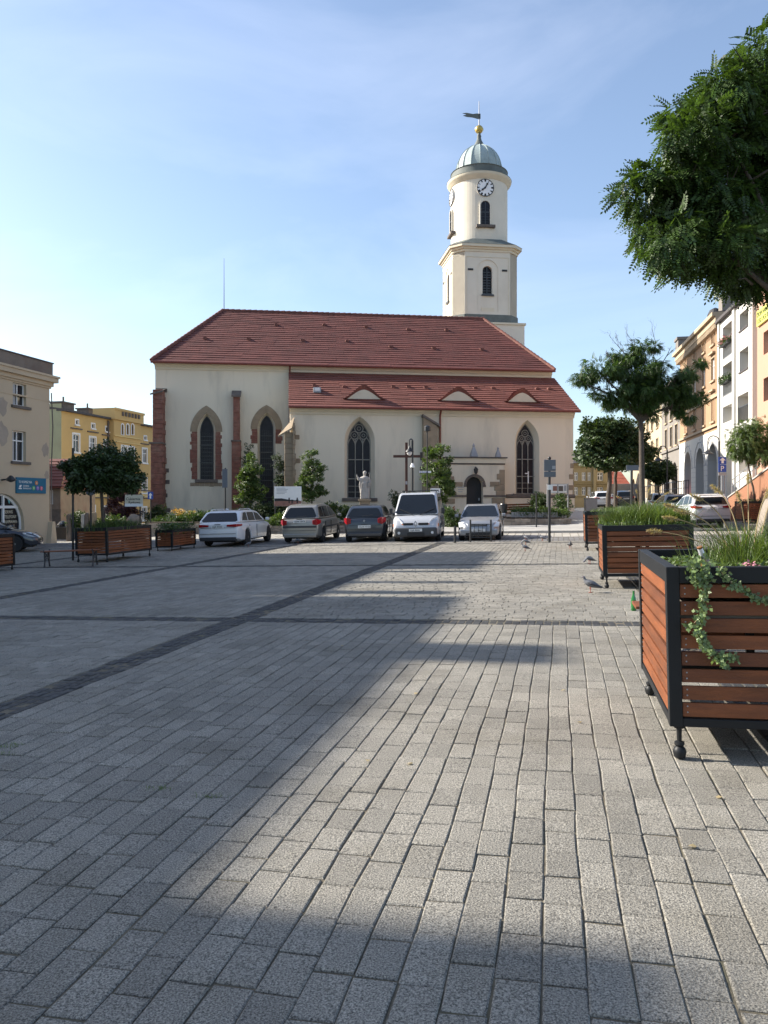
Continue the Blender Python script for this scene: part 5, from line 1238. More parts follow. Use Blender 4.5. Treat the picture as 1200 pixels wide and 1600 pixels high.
def rear_kit(t, L_, W_, belt, zlamp, lw, lh_, plate='DWL 8C41', zplate=.85, dark=False, lampin=.0, bump=None, zb=.2, lmat='redlamp', tailw=.86, yl=None, wrap=.12):
    for s in (-1, 1):
        b = MB(); yo = W_/2*tailw+.015; y1 = s*yo; y0 = s*(yo-lw)
        pts = [(-.03, y0*1.0, zlamp-lh_*.32), (-.03, y1*.97, zlamp-lh_/2), (-.03, y1*.97, zlamp+lh_/2), (-.03, y0, zlamp+lh_*.28)]
        side = [(wrap+.18, s*(W_/2+.008), zlamp+lh_*.38), (wrap+.16, s*(W_/2+.008), zlamp-lh_*.2)]
        b.add(pts+side+[(.08, y0*1.0, zlamp-lh_*.32), (.08, y0, zlamp+lh_*.28)], [(0,1,2,3),(1,5,4,2),(0,3,7,6),(3,2,4,7),(0,1,5,6)]); b.build('tail_light', lmat, t, bev=.015)
    b = MB(); b.box(-.035, -.015, -.26, .26, zplate-.057, zplate+.057, 0); text_mesh(b, plate, .095, 1, 0, 0, 0) if False else None
    o = b.build('number_plate', 'plate', t)
    b = MB(); b.X = Matrix.Translation((-.037, .235, zplate-.035)) @ Matrix.Rotation(R(-90), 4, 'Z'); text_mesh(b, plate, .095, 0, .03, 0, 0); b.build('plate_text', 'black', o)
    b = MB(); b.box(-.036, -.012, -.12, .12, zplate+.075, zplate+.1); b.build('boot_handle', 'cartrim', t)
    b = MB(); w_ = W_*tailw/2; b.box(-.055, .3, -w_*.96, w_*.96, zb+.04, zb+.19, 0); b.build('bumper_trim', bump or 'cartrim', t, bev=.03)
    b = MB(); b.box(-.028, -.012, -w_*.9, w_*.9, zlamp-lh_*.62-.004, zlamp-lh_*.62+.004) if not dark else None; b.box(-.03, -.005, -w_*.95, w_*.95, zb+.32, zb+.33); b.build('boot_seam', 'black', t)
    b = MB(); b.tube([(-.03,.1,belt+.08),(-.06,-.35,belt+.12)], .01, 5); b.build('rear_wiper', 'black', t)
def place(t, px, py, heading, L_, rear=True, dy=0.):
    """heading: degrees from +Y towards +X of the car's nose; reference point = middle of the bumper seen"""
    g_ = G(px, py); a = R(90-heading); f = Vector((math.cos(a), math.sin(a)))
    X, Y = (g_.x, g_.y) if rear else (g_.x-f.x*L_, g_.y-f.y*L_)
    ground_align(t, X, Y, a); cxy = Vector((X, Y))+f*L_/2
    n = f; t.location.z = gz(X, Y)
    z1 = gz(X+f.x*L_, Y+f.y*L_); pitch = -math.atan2(z1-t.location.z, L_); lft = Vector((-f.y, f.x)); roll = math.atan2(gz(*(cxy+lft))-gz(*(cxy-lft)), 2)
    t.rotation_euler = (roll, pitch, a)
# --- white estate
t, *_ = car('estate_car', 'white estate car parked facing the church, first in the row from the left', 'car', 4.62, 1.81, 1.43, 2.81, .80, .325, .93,
  [(0,.86),(.05,.95),(.3,.97),(3.2,.93),(3.5,.92),(4.3,.78),(4.55,.66),(4.62,.55)], [(.12,.95),(.62,1.36),(1.3,1.43),(2.2,1.42),(2.65,1.36),(3.45,.93)], 'carwhite',
  [[(2.12,.99),(3.06,.97),(2.62,1.27),(2.16,1.33)],[(1.22,1.0),(2.05,.99),(2.07,1.33),(1.3,1.34)],[(.50,1.03),(1.14,1.0),(1.2,1.34),(.86,1.33)]], rimm='rimdark')
rear_kit(t, 4.62, 1.81, .95, .84, .42, .13, zplate=.80, plate='DJA 9H35', bump='cartrim'); place(t, 341, 855, 9, 4.62)
b = MB(); b.box(1.0,1.2,-.04,.04,1.43,1.5); b.build('roof_fin', 'carwhite', t, bev=.02)
for s in (-1,1): b = MB(); b.tube([(.8,s*.58,1.42),(.95,s*.58,1.47),(2.1,s*.57,1.475),(2.3,s*.57,1.42)], .016, 6); b.build('roof_rail', 'carwhite', t)
# --- beige compact van
t, *_ = car('compact_van', 'silver beige compact family car parked between the white estate and the dark blue hatchback', 'car', 4.13, 1.70, 1.60, 2.58, .80, .30, .98,
  [(0,.84),(.04,.99),(.3,1.0),(3.2,1.0),(3.9,.82),(4.08,.66),(4.13,.55)], [(.06,1.0),(.36,1.5),(.7,1.58),(1.9,1.6),(2.45,1.5),(3.35,1.0)], 'carbeige',
  [[(1.95,1.06),(3.0,1.05),(2.45,1.42),(1.98,1.49)],[(1.02,1.06),(1.86,1.06),(1.88,1.5),(1.1,1.5)],[(.32,1.08),(.94,1.06),(1.0,1.5),(.56,1.46)]])
rear_kit(t, 4.13, 1.70, 1.0, .86, .2, .27, zplate=.90, plate='DSW 30CK', bump='carbeige', wrap=.02); place(t, 469, 849, 10, 4.13)
b = MB(); b.box(.9, 3.2, -.863, -.852, .6, .67); b.build('rub_strip', 'bumpergrey', t); b = MB(); b.box(.9, 3.2, .852, .863, .6, .67); b.build('rub_strip', 'bumpergrey', t); b = MB(); b.box(-.05,.02,-.72,.72,.64,.72); b.build('rub_strip', 'bumpergrey', t)
# --- dark blue hatchback
t, *_ = car('hatchback', 'dark blue hatchback with red rear lamps parked beside the silver van', 'car', 4.0, 1.72, 1.49, 2.57, .82, .31, .95,
  [(0,.80),(.05,.96),(.3,.98),(3.1,.96),(3.75,.82),(3.95,.66),(4.0,.55)], [(.08,.98),(.50,1.40),(.9,1.48),(1.8,1.49),(2.3,1.42),(3.2,.96)], 'carblue',
  [[(1.88,1.03),(2.86,1.01),(2.3,1.34),(1.9,1.39)],[(1.0,1.05),(1.8,1.03),(1.82,1.39),(1.1,1.39)]])
rear_kit(t, 4.0, 1.72, .98, .87, .2, .3, zplate=.63, plate='DLW 4YG6', bump='carblue', wrap=.06); place(t, 570, 847, 6, 4.0)
b = MB(); b.X = Matrix.Translation((-.03,0,.87)) @ Matrix.Rotation(R(-90),4,'Z'); b.prism([(0,.06),(.045,0),(0,-.06),(-.045,0)], -.01, .01); b.build('badge', 'zinc', t)
# --- silver van, front towards the camera
t, body, halfw, interp, prof, sy = car('van', 'silver panel van facing the camera with dark grey bumper', 'van', 4.78, 1.90, 1.96, 3.1, .83, .33, 1.08,
  [(0,1.08),(.02,1.1),(3.9,1.1),(4.25,1.02),(4.6,.86),(4.74,.7),(4.78,.6)], [(.03,1.1),(.06,1.9),(.3,1.96),(3.0,1.96),(3.25,1.9),(4.25,1.06)], 'vanpaint',
  [[(2.75,1.16),(3.92,1.14),(3.3,1.7),(2.8,1.74)],[(1.55,1.2),(2.62,1.18),(2.64,1.75),(1.55,1.76)],[(.35,1.2),(1.42,1.2),(1.42,1.76),(.4,1.76)]], kind='van', nose=(.9,.9), tailw=.95)
place(t, 650, 847, 187, 4.78, rear=False)
b = MB(); b.box(4.1, 4.84, -.86, .86, .2, .58); b.build('bumper', 'bumpergrey', t, bev=.09, seg=3)
b = MB(); b.box(4.5, 4.855, -.34, .34, .24, .37); b.build('lower_grille', 'black', t, bev=.01)
for s in (-1, 1):
    b = MB(); b.add([(4.73,s*.56,.66),(4.62,s*.9,.64),(4.35,s*.92,.9),(4.42,s*.85,1.0),(4.62,s*.66,.93),(4.74,s*.5,.76)]+[(4.3,s*.6,.66),(4.25,s*.86,.66),(4.2,s*.86,.9),(4.25,s*.8,.98),(4.3,s*.64,.93),(4.3,s*.5,.76)], [tuple(range(6))]+[(i,(i+1)%6,6+(i+1)%6,6+i) for i in range(6)])
    hl = b.build('headlight', 'clearlamp', t, bev=.012)
    b = MB(); b.add([(4.75,s*.52,.63),(4.64,s*.91,.61),(4.58,s*.92,.72),(4.755,s*.5,.72),(4.3,s*.6,.63),(4.3,s*.86,.7)], [(0,1,2,3),(0,4,1),(1,4,5,2)]); b.build('indicator', 'amberlamp', hl)
    b = MB(); b.X = Matrix.Translation((4.85,s*.66,.37)) @ Matrix.Rotation(R(90),4,'Y'); b.lathe([(.055,0),(.055,.02),(.001,.025)], 14); b.build('fog_light', 'clearlamp', t)
for s in (-1, 1): b = MB(); b.box(4.6, 4.785, s*.3-.2, s*.3+.2, .67, .76); b.build('grille', 'black', t, bev=.02)
b = MB(); b.X = Matrix.Translation((4.79,0,.72)) @ Matrix.Rotation(R(90),4,'Z'); b.wall([(.0,.13),(-.085,0),(0,-.13),(.085,0)], [[(.0,.07),(-.045,0),(0,-.07),(.045,0)]], -.02, .03); b.build('badge', 'zinc', t)
b = MB(); b.box(4.845, 4.865, -.26, .26, .42, .53); o = b.build('number_plate', 'plate', t)
b = MB(); b.X = Matrix.Translation((4.867,-.235,.44)) @ Matrix.Rotation(R(90),4,'Z'); text_mesh(b, 'DJA 8046', .095, 0, .03, 0, 0); b.build('plate_text', 'black', o)
b = MB(); b.box(4.16, 4.2, -.28, .3, 1.035, 1.06); b.build('air_intake', 'black', t)
for s in (-1, 1): b = MB(); b.tube([(4.3,s*.1,1.05),(4.0,s*.7,1.3)], .012, 5); b.build('wiper', 'black', t)
for x in (.8, 2.6): b = MB(); b.tube([(x,-.75,1.96),(x,-.72,2.03),(x,.72,2.03),(x,.75,1.96)], .02, 6); b.build('roof_bar', 'iron', t)
b = MB(); b.box(1.2, 3.6, -.962, -.945, .6, .7); b.build('rub_strip', 'bumpergrey', t); b = MB(); b.box(1.2, 3.6, .945, .962, .6, .7); b.build('rub_strip', 'bumpergrey', t)
# --- silver hatchback facing the camera
t, *_ = car('hatchback', 'silver hatchback facing the camera behind the low hoop barrier, last in the row', 'car', 4.11, 1.71, 1.43, 2.6, .80, .30, .90,
  [(0,.85),(.05,.93),(.3,.94),(2.8,.93),(3.2,.90),(3.85,.74),(4.05,.62),(4.11,.52)], [(.1,.94),(.55,1.34),(.95,1.42),(1.9,1.43),(2.25,1.37),(3.15,.90)], 'carsilver',
  [[(1.85,.98),(2.85,.95),(2.28,1.28),(1.88,1.33)],[(.95,.98),(1.77,.98),(1.8,1.33),(1.05,1.33)]])
place(t, 748, 845, 191, 4.11, rear=False)
b = MB(); b.box(3.7, 4.14, -.76, .76, .2, .47); b.build('bumper', 'carsilver', t, bev=.07, seg=3)
b = MB(); b.box(3.8, 4.155, -.5, .5, .23, .32); b.build('lower_grille', 'black', t, bev=.01)
b = MB(); b.box(3.95, 4.105, -.33, .33, .57, .66); b.build('grille', 'black', t, bev=.012)
b = MB(); b.box(3.95, 4.12, -.3, .3, .61, .63); b.build('grille_bar', 'zinc', t)
for s in (-1, 1):
    b = MB(); b.add([(4.10,s*.4,.54),(3.95,s*.78,.54),(3.72,s*.82,.72),(3.8,s*.62,.75),(4.03,s*.42,.66),(3.7,s*.4,.54),(3.6,s*.7,.54),(3.6,s*.72,.7),(3.7,s*.6,.73),(3.75,s*.42,.66)], [(0,1,2,3,4),(0,5,6,1),(1,6,7,2),(2,7,8,3),(3,8,9,4)]); b.build('headlight', 'clearlamp', t, bev=.01)
b = MB(); b.box(4.145, 4.165, -.26, .26, .36, .47); o = b.build('number_plate', 'plate', t)
b = MB(); b.X = Matrix.Translation((4.167,-.235,.38)) @ Matrix.Rotation(R(90),4,'Z'); text_mesh(b, 'DJ 79462', .095, 0, .03, 0, 0); b.build('plate_text', 'black', o)
# --- white hatchback on the right
def minivan(nm, lab, paint, L_=4.38, W_=1.83, H_=1.62, plate='DJ 4K57A', dark=False):
    t, *_ = car(nm, lab, 'car', L_, W_, H_, 2.65, .85, .33, 1.02,
      [(0,.92),(.05,1.03),(.3,1.05),(3.2,1.0),(4.0,.86),(4.3,.7),(L_,.58)], [(.1,1.04),(.42,1.5),(.8,1.6),(1.9,H_),(2.5,1.54),(3.6,1.0)], paint,
      [[(2.05,1.08),(3.2,1.05),(2.6,1.42),(2.08,1.52)],[(1.08,1.1),(1.97,1.08),(2.0,1.53),(1.15,1.53)],[(.42,1.16),(1.0,1.1),(1.07,1.52),(.66,1.46)]])
    rear_kit(t, L_, W_, 1.04, .97, .36, .14, plate=plate, zplate=.84, wrap=.12); return t
t = minivan('hatchback', 'white hatchback parked beside the orange stair wall, seen from behind', 'carwhite', 4.38, 1.92, 1.62); place(t, 1114, 823, 7, 4.38)
b = MB(); b.box(.0,.3,-.62,.62,1.53,1.58); b.build('roof_spoiler', 'carwhite', t, bev=.02)
t = minivan('hatchback', 'silver hatchback between the white hatchback and the grey estate on the right', 'carsilver', 4.1, 1.74, 1.56); place(t, 1060, 813, 13, 4.1)
t = minivan('estate_car', 'silver grey estate car farthest of the three parked along the right side', 'carsilver', 4.5, 1.78, 1.5); place(t, 1039, 806.5, 13, 4.5)
t = minivan('parked_car', 'white car parked near the olive house far down the street', 'carwhite', 4.2, 1.75, 1.55); place(t, 938, 793, 25, 4.2)
t = minivan('parked_car', 'cream sunlit car right of the white one far down the street', 'carwhite', 4.2, 1.7, 1.45); place(t, 944.5, 794.5, 5, 4.2)
t = minivan('parked_car', 'dark car in front of the white lorry far down the street', 'cargrey', 4.4, 1.78, 1.5); place(t, 979, 793, 5, 4.4)
o = thing('lorry', 'white box lorry far down the street behind the grasses', 'lorry'); p = G(977, 790); o.location = (p.x+.6, p.y+1.5, p.z); o.rotation_euler = (0, 0, R(-5))
b = MB(); b.box(-2.6, 2.6, -1, 1, .85, 2.5); b.build('box_body', 'signgrey', o, bev=.03); b = MB(); b.box(2.65, 4., -1, 1, .5, 2.3); cb = b.build('cab', 'white', o, bev=.15, seg=3); b = MB(); b.box(3.2, 3.9, -1.01, -.99, 1.4, 2.1); b.build('side_window', 'carglass', cb)
for x in (-1.7, 3.2):
    for s in (-1, 1): b = MB(); b.X = Matrix.Translation((x, s*.9, .42)) @ Matrix.Rotation(R(90),4,'X'); b.lathe([(.2,-.12),(.42,-.12),(.42,.12),(.2,.12)], 18); b.build('wheel', 'rubber', o)
b = MB(); b.box(-2.6, 2.7, -.8, .8, .55, .84); b.build('chassis', 'black', o)
# --- dark saloon at the left edge
t, *_ = car('parked_car', 'dark grey car parked in front of the beige house, cut off by the left edge', 'car', 4.5, 1.8, 1.45, 2.7, .92, .33, .92,
  [(0,.85),(.05,.98),(.3,1.0),(3.0,.95),(3.35,.92),(4.2,.74),(4.42,.6),(4.5,.5)], [(.25,.98),(.85,1.38),(1.3,1.45),(2.1,1.44),(2.5,1.37),(3.5,.92)], 'cargrey',
  [[(2.1,.99),(3.1,.96),(2.5,1.28),(2.15,1.34)],[(1.15,1.0),(2.02,.99),(2.05,1.35),(1.25,1.34)]])
for s in (-1, 1): b = MB(); b.add([(4.46,s*.5,.58),(4.25,s*.8,.6),(3.9,s*.86,.76),(4.2,s*.62,.74),(4.1,s*.5,.58),(3.9,s*.8,.6)], [(0,1,2,3),(0,4,5,1),(1,5,2)]); b.build('headlight', 'clearlamp', t)
place(t, 66, 860, 72, 4.5, rear=False)
# ================= trees and plants
LEAFLET = LEAF1
def compound(n=6, L_=1., wd=.30, droop=.35):
    V = []; Fq = []
    for i in range(n+1):
        x = L_*(.18+.82*i/n); z = -droop*x*x
        for s in ((-1, 1) if i < n else (0,)):
            o = len(V); l_ = wd*(1-.25*i/n); a = .5
            if s == 0: d = (l_*1.0, 0)
            else: d = (l_*math.sin(a), s*l_*math.cos(a))
            nx, ny = -d[1]*.28, d[0]*.28; dz = -.12*l_
            V += [(x, 0, z), (x+d[0]*.5+nx, d[1]*.5+ny, z+dz*.3), (x+d[0], d[1], z+dz), (x+d[0]*.5-nx, d[1]*.5-ny, z+dz*.3)]; Fq.append((o, o+1, o+2, o+3))
    return V, Fq
def spray(n=7, sp=.5, sz=.55):
    V = []; Fq = []; r_ = random.Random(5)
    for i in range(n):
        o = len(V); a = r_.uniform(0, 6.28); e = r_.uniform(-.6, .9); c = Vector((r_.uniform(0, sp), r_.uniform(-sp, sp)*.7, r_.uniform(-sp, sp)*.5))
        d = Vector((math.cos(a)*.6+.5, math.sin(a)*.8, -.3*e)).normalized()*sz; s = d.cross(Vector((r_.uniform(-.4,.4), r_.uniform(-.4,.4), 1))).normalized()*sz*.36
        V += [tuple(c), tuple(c+d*.45+s), tuple(c+d), tuple(c+d*.45-s)]; Fq.append((o, o+1, o+2, o+3))
    return V, Fq
COMP = compound(); SPR = spray()
def crown(parent, lobes, n, tmpl, size, m, name='crown', shell=.55, outw=.9, droop=.35, jit=.08, holes=0., clumps=0, cr=.2):
    if clumps:
        n_all, n = n, clumps
    w_ = np.array([l[1][0]*l[1][1]*l[1][2] for l in lobes])**.7; w_ /= w_.sum()
    idx = np.random.choice(len(lobes), n, p=w_); c = np.array([l[0] for l in lobes])[idx]; r_ = np.array([l[1] for l in lobes])[idx]
    d = np.random.normal(0, 1, (n, 3)); d /= np.linalg.norm(d, axis=1, keepdims=True)
    # bumpy radius so that the outline is uneven
    ph = np.random.uniform(0, 6.28, (6,)); bump_ = 1+.13*np.sin(4*d[:, 0]+5*d[:, 2]+ph[0]+idx)+.10*np.sin(7*d[:, 1]-6*d[:, 2]+ph[1]+2*idx)+.07*np.sin(13*d[:, 0]+11*d[:, 1]+ph[2])
    rad = (shell+(1-shell)*np.random.uniform(0, 1, n)**.5)*bump_
    if holes:
        hk = np.sin(5.3*d[:, 0]+ph[3]+idx)+np.sin(6.1*d[:, 1]+ph[4])+np.sin(5.7*d[:, 2]+ph[5]); keep = (hk < 3-holes*3) | (rad < .8)
        d, c, r_, rad = d[keep], c[keep], r_[keep], rad[keep]; n = len(d)
    P_ = c+d*r_*rad[:, None]+np.random.normal(0, jit, (n, 3))
    if clumps:
        pick = np.random.randint(0, len(P_), n_all); rr_ = cr*np.random.uniform(.6, 1.35, len(P_))[pick]; q = np.random.normal(0, 1, (n_all, 3)); q /= np.linalg.norm(q, axis=1, keepdims=True)
        P_ = P_[pick]+q*(rr_*np.random.uniform(.3, 1, n_all)**.5)[:, None]*np.array([1, 1, .62]); d = q*.7+d[pick]*.5; n = n_all
    xd = d*outw+np.random.normal(0, .35, (n, 3)); xd[:, 2] -= droop
    return scatter(name, tmpl[0], tmpl[1], frames(xd, size), P_, m, parent)
def limbs(parent, root, fork, tips, r0, r1, m='bark', name='trunk', wob=.06):
    b = MB(); root, fork = Vector(root), Vector(fork); n = 7; pts = []; rs = []
    for i in range(n+1):
        t = i/n; pts.append(root.lerp(fork, t)+Vector((random.uniform(-wob, wob)*t, random.uniform(-wob, wob)*t, 0))*.5); rs.append(r0*(1.25 if i == 0 else 1)*(1-t)+r1*t)
    b.tube(pts, rs, 10)
    fk = pts[-1]
    for tp in tips:
        tp = Vector(tp); mid = fk.lerp(tp, .5)+Vector((random.uniform(-.1,.1), random.uniform(-.1,.1), .08*(tp-fk).length)); 
        b.tube([fk-Vector((0,0,.08)), fk.lerp(mid, .5)+Vector((0,0,.03)), mid, mid.lerp(tp, .6), tp], [r1*.75, r1*.55, r1*.4, r1*.26, r1*.1], 7)
        for k in range(3):
            s = fk.lerp(tp, random.uniform(.45, .9)); e = s+Vector((random.uniform(-1,1), random.uniform(-1,1), random.uniform(-.2,.9)))*(tp-fk).length*.3; b.tube([s, s.lerp(e, .5)+Vector((0,0,.04)), e], [r1*.28, r1*.18, r1*.06], 5)
    return b.build(name, m, parent, smooth=True)
def tree(name, lab, base, trunk_top, lobes, n, tmpl, size, m, r0=.09, r1=.06, grp=None, cat='tree', **kw):
    t = thing(name, lab, cat, tuple(base), 0, grp); B = Vector(base)
    lb = [(tuple(Vector(c)-B), r_) for c, r_ in lobes]
    limbs(t, (0, 0, 0), Vector(trunk_top)-B, [c for c, r_ in lb], r0, r1)
    crown(t, lb, n, tmpl, size, m, **kw); return t
def lob(px, py, Y, rx, rz, ry=None, dy=0.): # ellipsoid given by pixel centre and pixel radii at depth Y
    s = Y/F; return (tuple(at(px, py, Y)+Vector((0, dy, 0))), (rx*s, (ry if ry else rx)*s, rz*s))
# near crown, upper right; trunk just outside the picture
TY1 = 8.6; tp = at(1278, 560, TY1); tb_ = Vector((tp.x, tp.y, gz(tp.x, tp.y)))
L1 = [lob(1165, 130, 8.9, 70, 62), lob(1085, 165, 8.6, 60, 48), lob(1055, 230, 8.4, 48, 45), lob(1095, 245, 8.9, 75, 70), lob(1010, 300, 8.5, 52, 36), lob(1070, 330, 8.7, 80, 62), lob(1020, 375, 8.3, 52, 42), lob(1085, 400, 8.5, 70, 46), lob(1150, 420, 8.8, 70, 46),
      lob(1150, 330, 9.2, 90, 90), lob(1180, 230, 9.3, 90, 95), lob(1260, 160, 9.3, 90, 80), lob(1270, 300, 9.2, 110, 110), lob(1250, 420, 8.8, 90, 55), lob(1195, 110, 9., 34, 30), lob(1340, 250, 9.2, 110, 120), lob(1172, 95, 8.9, 14, 16), lob(1330, 400, 9, 80, 60)]
tree('tree', 'near robinia crown reaching in from the upper right, trunk outside the picture', tb_, tp+Vector((-.05,.2,.4)), [((c[0]+.11, c[1], c[2]+.10), tuple(q*.84 for q in r_)) for c, r_ in L1], 21000, COMP, .175, 'leaf', .12, .055, shell=.25, outw=.6, droop=.45, jit=.05, clumps=270, cr=.26)
# forked tree in the third planter
Y3 = P3.location.y+.05; p3 = at(1004, 800, Y3); p3.z = P3.location.z+1.06
fk3 = at(1001, 655, Y3)
L3 = [lob(1002, 585, Y3, 42, 45), lob(975, 600, Y3, 40, 36), lob(1020, 610, Y3, 34, 40), lob(1005, 548, Y3, 22, 20), lob(935, 582, Y3-.2, 36, 17), lob(905, 595, Y3-.3, 17, 16), lob(950, 618, Y3, 22, 18), lob(995, 640, Y3, 30, 24), lob(972, 562, Y3, 22, 20),
      lob(1075, 578, Y3-.2, 30, 22), lob(1078, 610, Y3-.1, 34, 26), lob(1070, 635, Y3, 22, 22), lob(1095, 628, Y3, 16, 14), lob(1052, 600, Y3, 8, 5)]
t3 = tree('tree', 'forked robinia with bare top twigs growing from the third planter on the right', p3, fk3, [(c, tuple(q*.86 for q in r_)) for c, r_ in L3], 9000, COMP, .17, 'leaf', .095, .07, shell=.25, outw=.6, droop=.5, jit=.04, clumps=105, cr=.24)
b = MB()
def twig(p0, p1, r_, dep=3):
    p0, p1 = Vector(p0), Vector(p1); m_ = p0.lerp(p1, .5)+Vector([random.uniform(-.08, .08)]*3); b.tube([p0, m_, p1], [r_, r_*.7, r_*.4], 4)
    if dep:
        for k in range(3): q_ = p0.lerp(p1, random.uniform(.35, 1)); twig(q_, q_+(p1-p0)*random.uniform(.35,.6)+Vector((random.uniform(-.25,.25), random.uniform(-.15,.15), random.uniform(-.1,.2)))*(p1-p0).length, r_*.5, dep-1)
for (a, c) in (((1000,590),(990,545)),((985,560),(965,540)),((1020,580),(1025,535)),((1030,575),(1045,550)),((960,570),(948,555))):
    twig(at(*a, Y3)-p3, at(*c, Y3)-p3, .018)
b.build('bare_twigs', 'bark', t3)
# dark maple beyond it
g4 = G(951, 800); Y4 = g4.y-8; g4 = at(948, 792, 36); g4.z = gz(g4.x, 36)
L4 = [lob(948, 685, 36, 30, 24), lob(925, 700, 36, 22, 22), lob(975, 690, 36, 28, 26), lob(950, 712, 36, 40, 18), lob(992, 712, 36, 20, 16), lob(935, 668, 36, 16, 14), lob(972, 668, 36, 18, 14), lob(1005, 700, 36, 14, 14)]
tree('tree', 'dense dark green round tree beside the right end of the church', g4, at(953, 735, 36), L4, 5600, SPR, .24, 'leafdark', .13, .10, shell=.4, outw=.8, droop=.5, jit=.04, clumps=120, cr=.40)
g4 = at(961, 793, 37.5); g4.z = gz(g4.x, 37.5)
tree('tree', 'slim second tree right behind the round dark one near the church end', g4, at(962, 735, 37.5), [lob(968, 700, 37.8, 24, 26), lob(985, 690, 37.8, 16, 18)], 1500, SPR, .24, 'leafdark', .11, .08, shell=.5)
# small bright tree by the ramp
p7 = mw(P7) @ Vector((0, 0, .85)); Y7 = p7.y
L7 = [lob(1165, 688, Y7, 26, 26), lob(1190, 680, Y7, 26, 24), lob(1150, 700, Y7, 14, 16), lob(1185, 708, Y7, 30, 16), lob(1215, 695, Y7, 26, 26), lob(1170, 668, Y7, 18, 12)]
tree('small_tree', 'small round bright green tree in the planter by the orange stair wall', p7, at(1170, 725, Y7), L7, 2600, COMP, .24, 'leafbright', .05, .04, shell=.35, outw=.6, droop=.5, jit=.04)
# small far tree
g5 = at(1030, 790, 52); g5.z = gz(g5.x, 52)
tree('small_tree', 'small dark tree before the grey stone house, beyond the parked cars', g5, at(1030, 752, 52), [lob(1028, 733, 52, 20, 11), lob(1042, 738, 52, 11, 9), lob(1016, 738, 52, 10, 8), lob(1030, 748, 52, 9, 6)], 1500, SPR, .26, 'leafdark', .07, .05, shell=.4)
# round tree on the left
Y8 = P4.location.y+.1; p8 = at(162, 800, Y8); p8.z = P4.location.z+.96
L8 = [lob(140, 732, Y8, 28, 24), lob(165, 722, Y8, 32, 22), lob(190, 735, Y8, 22, 26), lob(158, 745, Y8, 38, 22), lob(115, 735, Y8, 11, 12), lob(200, 752, Y8, 14, 16), lob(180, 755, Y8, 28, 16), lob(130, 748, Y8, 18, 14)]
tree('tree', 'dark round crowned tree on a thin trunk rising from the long left planter', p8, at(159, 765, Y8), L8, 5600, SPR, .16, 'leafdark', .06, .05, shell=.4, outw=.8, droop=.6, jit=.03, clumps=130, cr=.25)
# trees in front of the church
def ctree(nm, lab, px, py, Y, lobes, n, m, size=.16, r0=.05, grp=None, tmpl=None, **kw):
    n = int(n*.7); kw.setdefault('jit', .06); kw.setdefault('clumps', 12+n//45); kw.setdefault('cr', .24)
    g_ = at(px, py, Y); g_.z = gz(g_.x, Y); return tree(nm, lab, g_, at(px, lobes[0][1], Y), [lob(*l[:2], Y, l[2], l[3]) for l in lobes], n, tmpl or SPR, size, m, r0, r0*.7, grp, **kw)
ctree('small_tree', 'bushy young tree left of the tall dark church window', 390, 800, 40.5, [(390,768,20,22),(394,748,18,20),(396,728,13,16),(384,752,16,18),(404,775,12,16),(378,775,12,14),(398,715,6,9)], 2600, 'leafbright', .15, shell=.3)
ctree('small_tree', 'young tree with pointed top in front of the first aisle window bay', 487, 800, 40.5, [(486,762,18,18),(484,742,14,18),(485,722,9,14),(502,735,8,20),(486,706,4,8),(470,755,7,12),(498,764,12,12)], 2100, 'leafbright', .15, shell=.25)
ctree('small_tree', 'dense young tree between the wooden cross and the church porch', 686, 806, 40, [(686,752,24,20),(688,722,22,22),(684,703,14,14),(700,742,14,22),(670,735,10,22),(694,768,18,12)], 3400, 'leafbright', .15, shell=.3)
ctree('cypress', 'narrow dark cypress against the church, between window and stone buttress', 438, 806, 43.2, [(438,765,7,26),(438,735,6,26),(439,712,4,15),(438,785,8,16)], 1500, 'needle', .12, shell=.4)
ctree('cypress', 'narrow dark cypress tip behind the left bushy tree', 390, 806, 44.5, [(389,765,9,30),(389,730,7,22),(389,708,3,12)], 1300, 'needle', .12, shell=.4)
ctree('shrub', 'dark rounded shrub left of the silver van roof by the church wall', 620, 812, 41.5, [(617,782,9,12),(632,778,9,9),(642,776,6,7)], 900, 'leafdark', .11, cat='shrub', shell=.4)
ctree('purple_shrub', 'purple leaved shrub beneath the round left tree', 196, 822, 44, [(195,785,18,24),(190,765,16,16),(205,775,14,18),(180,790,10,16),(200,803,14,12)], 2600, 'leafpurple', .17, cat='shrub', shell=.3)
# beds by the church
def hedge(nm, lab, boxes, n, m, Y, size=.12, cat='shrub', grp=None):
    """low plants: list of px,py,rx,rz pixel ellipsoids at depth Y"""
    g_ = at(boxes[0][0], 815, Y); g_.z = gz(g_.x, Y); t = thing(nm, lab, cat, tuple(g_), 0, grp); B = Vector(g_)
    lb = [(tuple(at(a, c, Y)-B), (rx*Y/F, 30*Y/F*.6, rz*Y/F)) for a, c, rx, rz in boxes]
    crown(t, lb, n, SPR, size, m, name='foliage', shell=.3, droop=.0); return t
hedge('juniper', 'spreading juniper mound behind the white estate car', [(400,803,36,11),(435,800,30,10),(370,810,24,7),(420,795,20,7)], 2600, 'needle', 40)
hedge('shrub', 'low green hedge behind the dark blue hatchback', [(530,800,26,9),(555,802,22,8),(515,795,10,9),(580,805,20,8)], 1700, 'leafbright', 40.6)
hedge('shrub', 'low leafy shrub between the estate and the beige compact car', [(445,812,18,8),(430,815,12,7)], 700, 'leafbright', 38.5)
hedge('shrub', 'green shrub behind the silver hatchback, beside the van', [(706,812,11,12),(716,818,8,9),(700,800,7,7)], 800, 'leaf', 38.5)
hedge('shrub', 'dark green shrub at the foot of the corner buttress', [(248,800,10,8),(240,808,12,7)], 700, 'leafdark', 44)
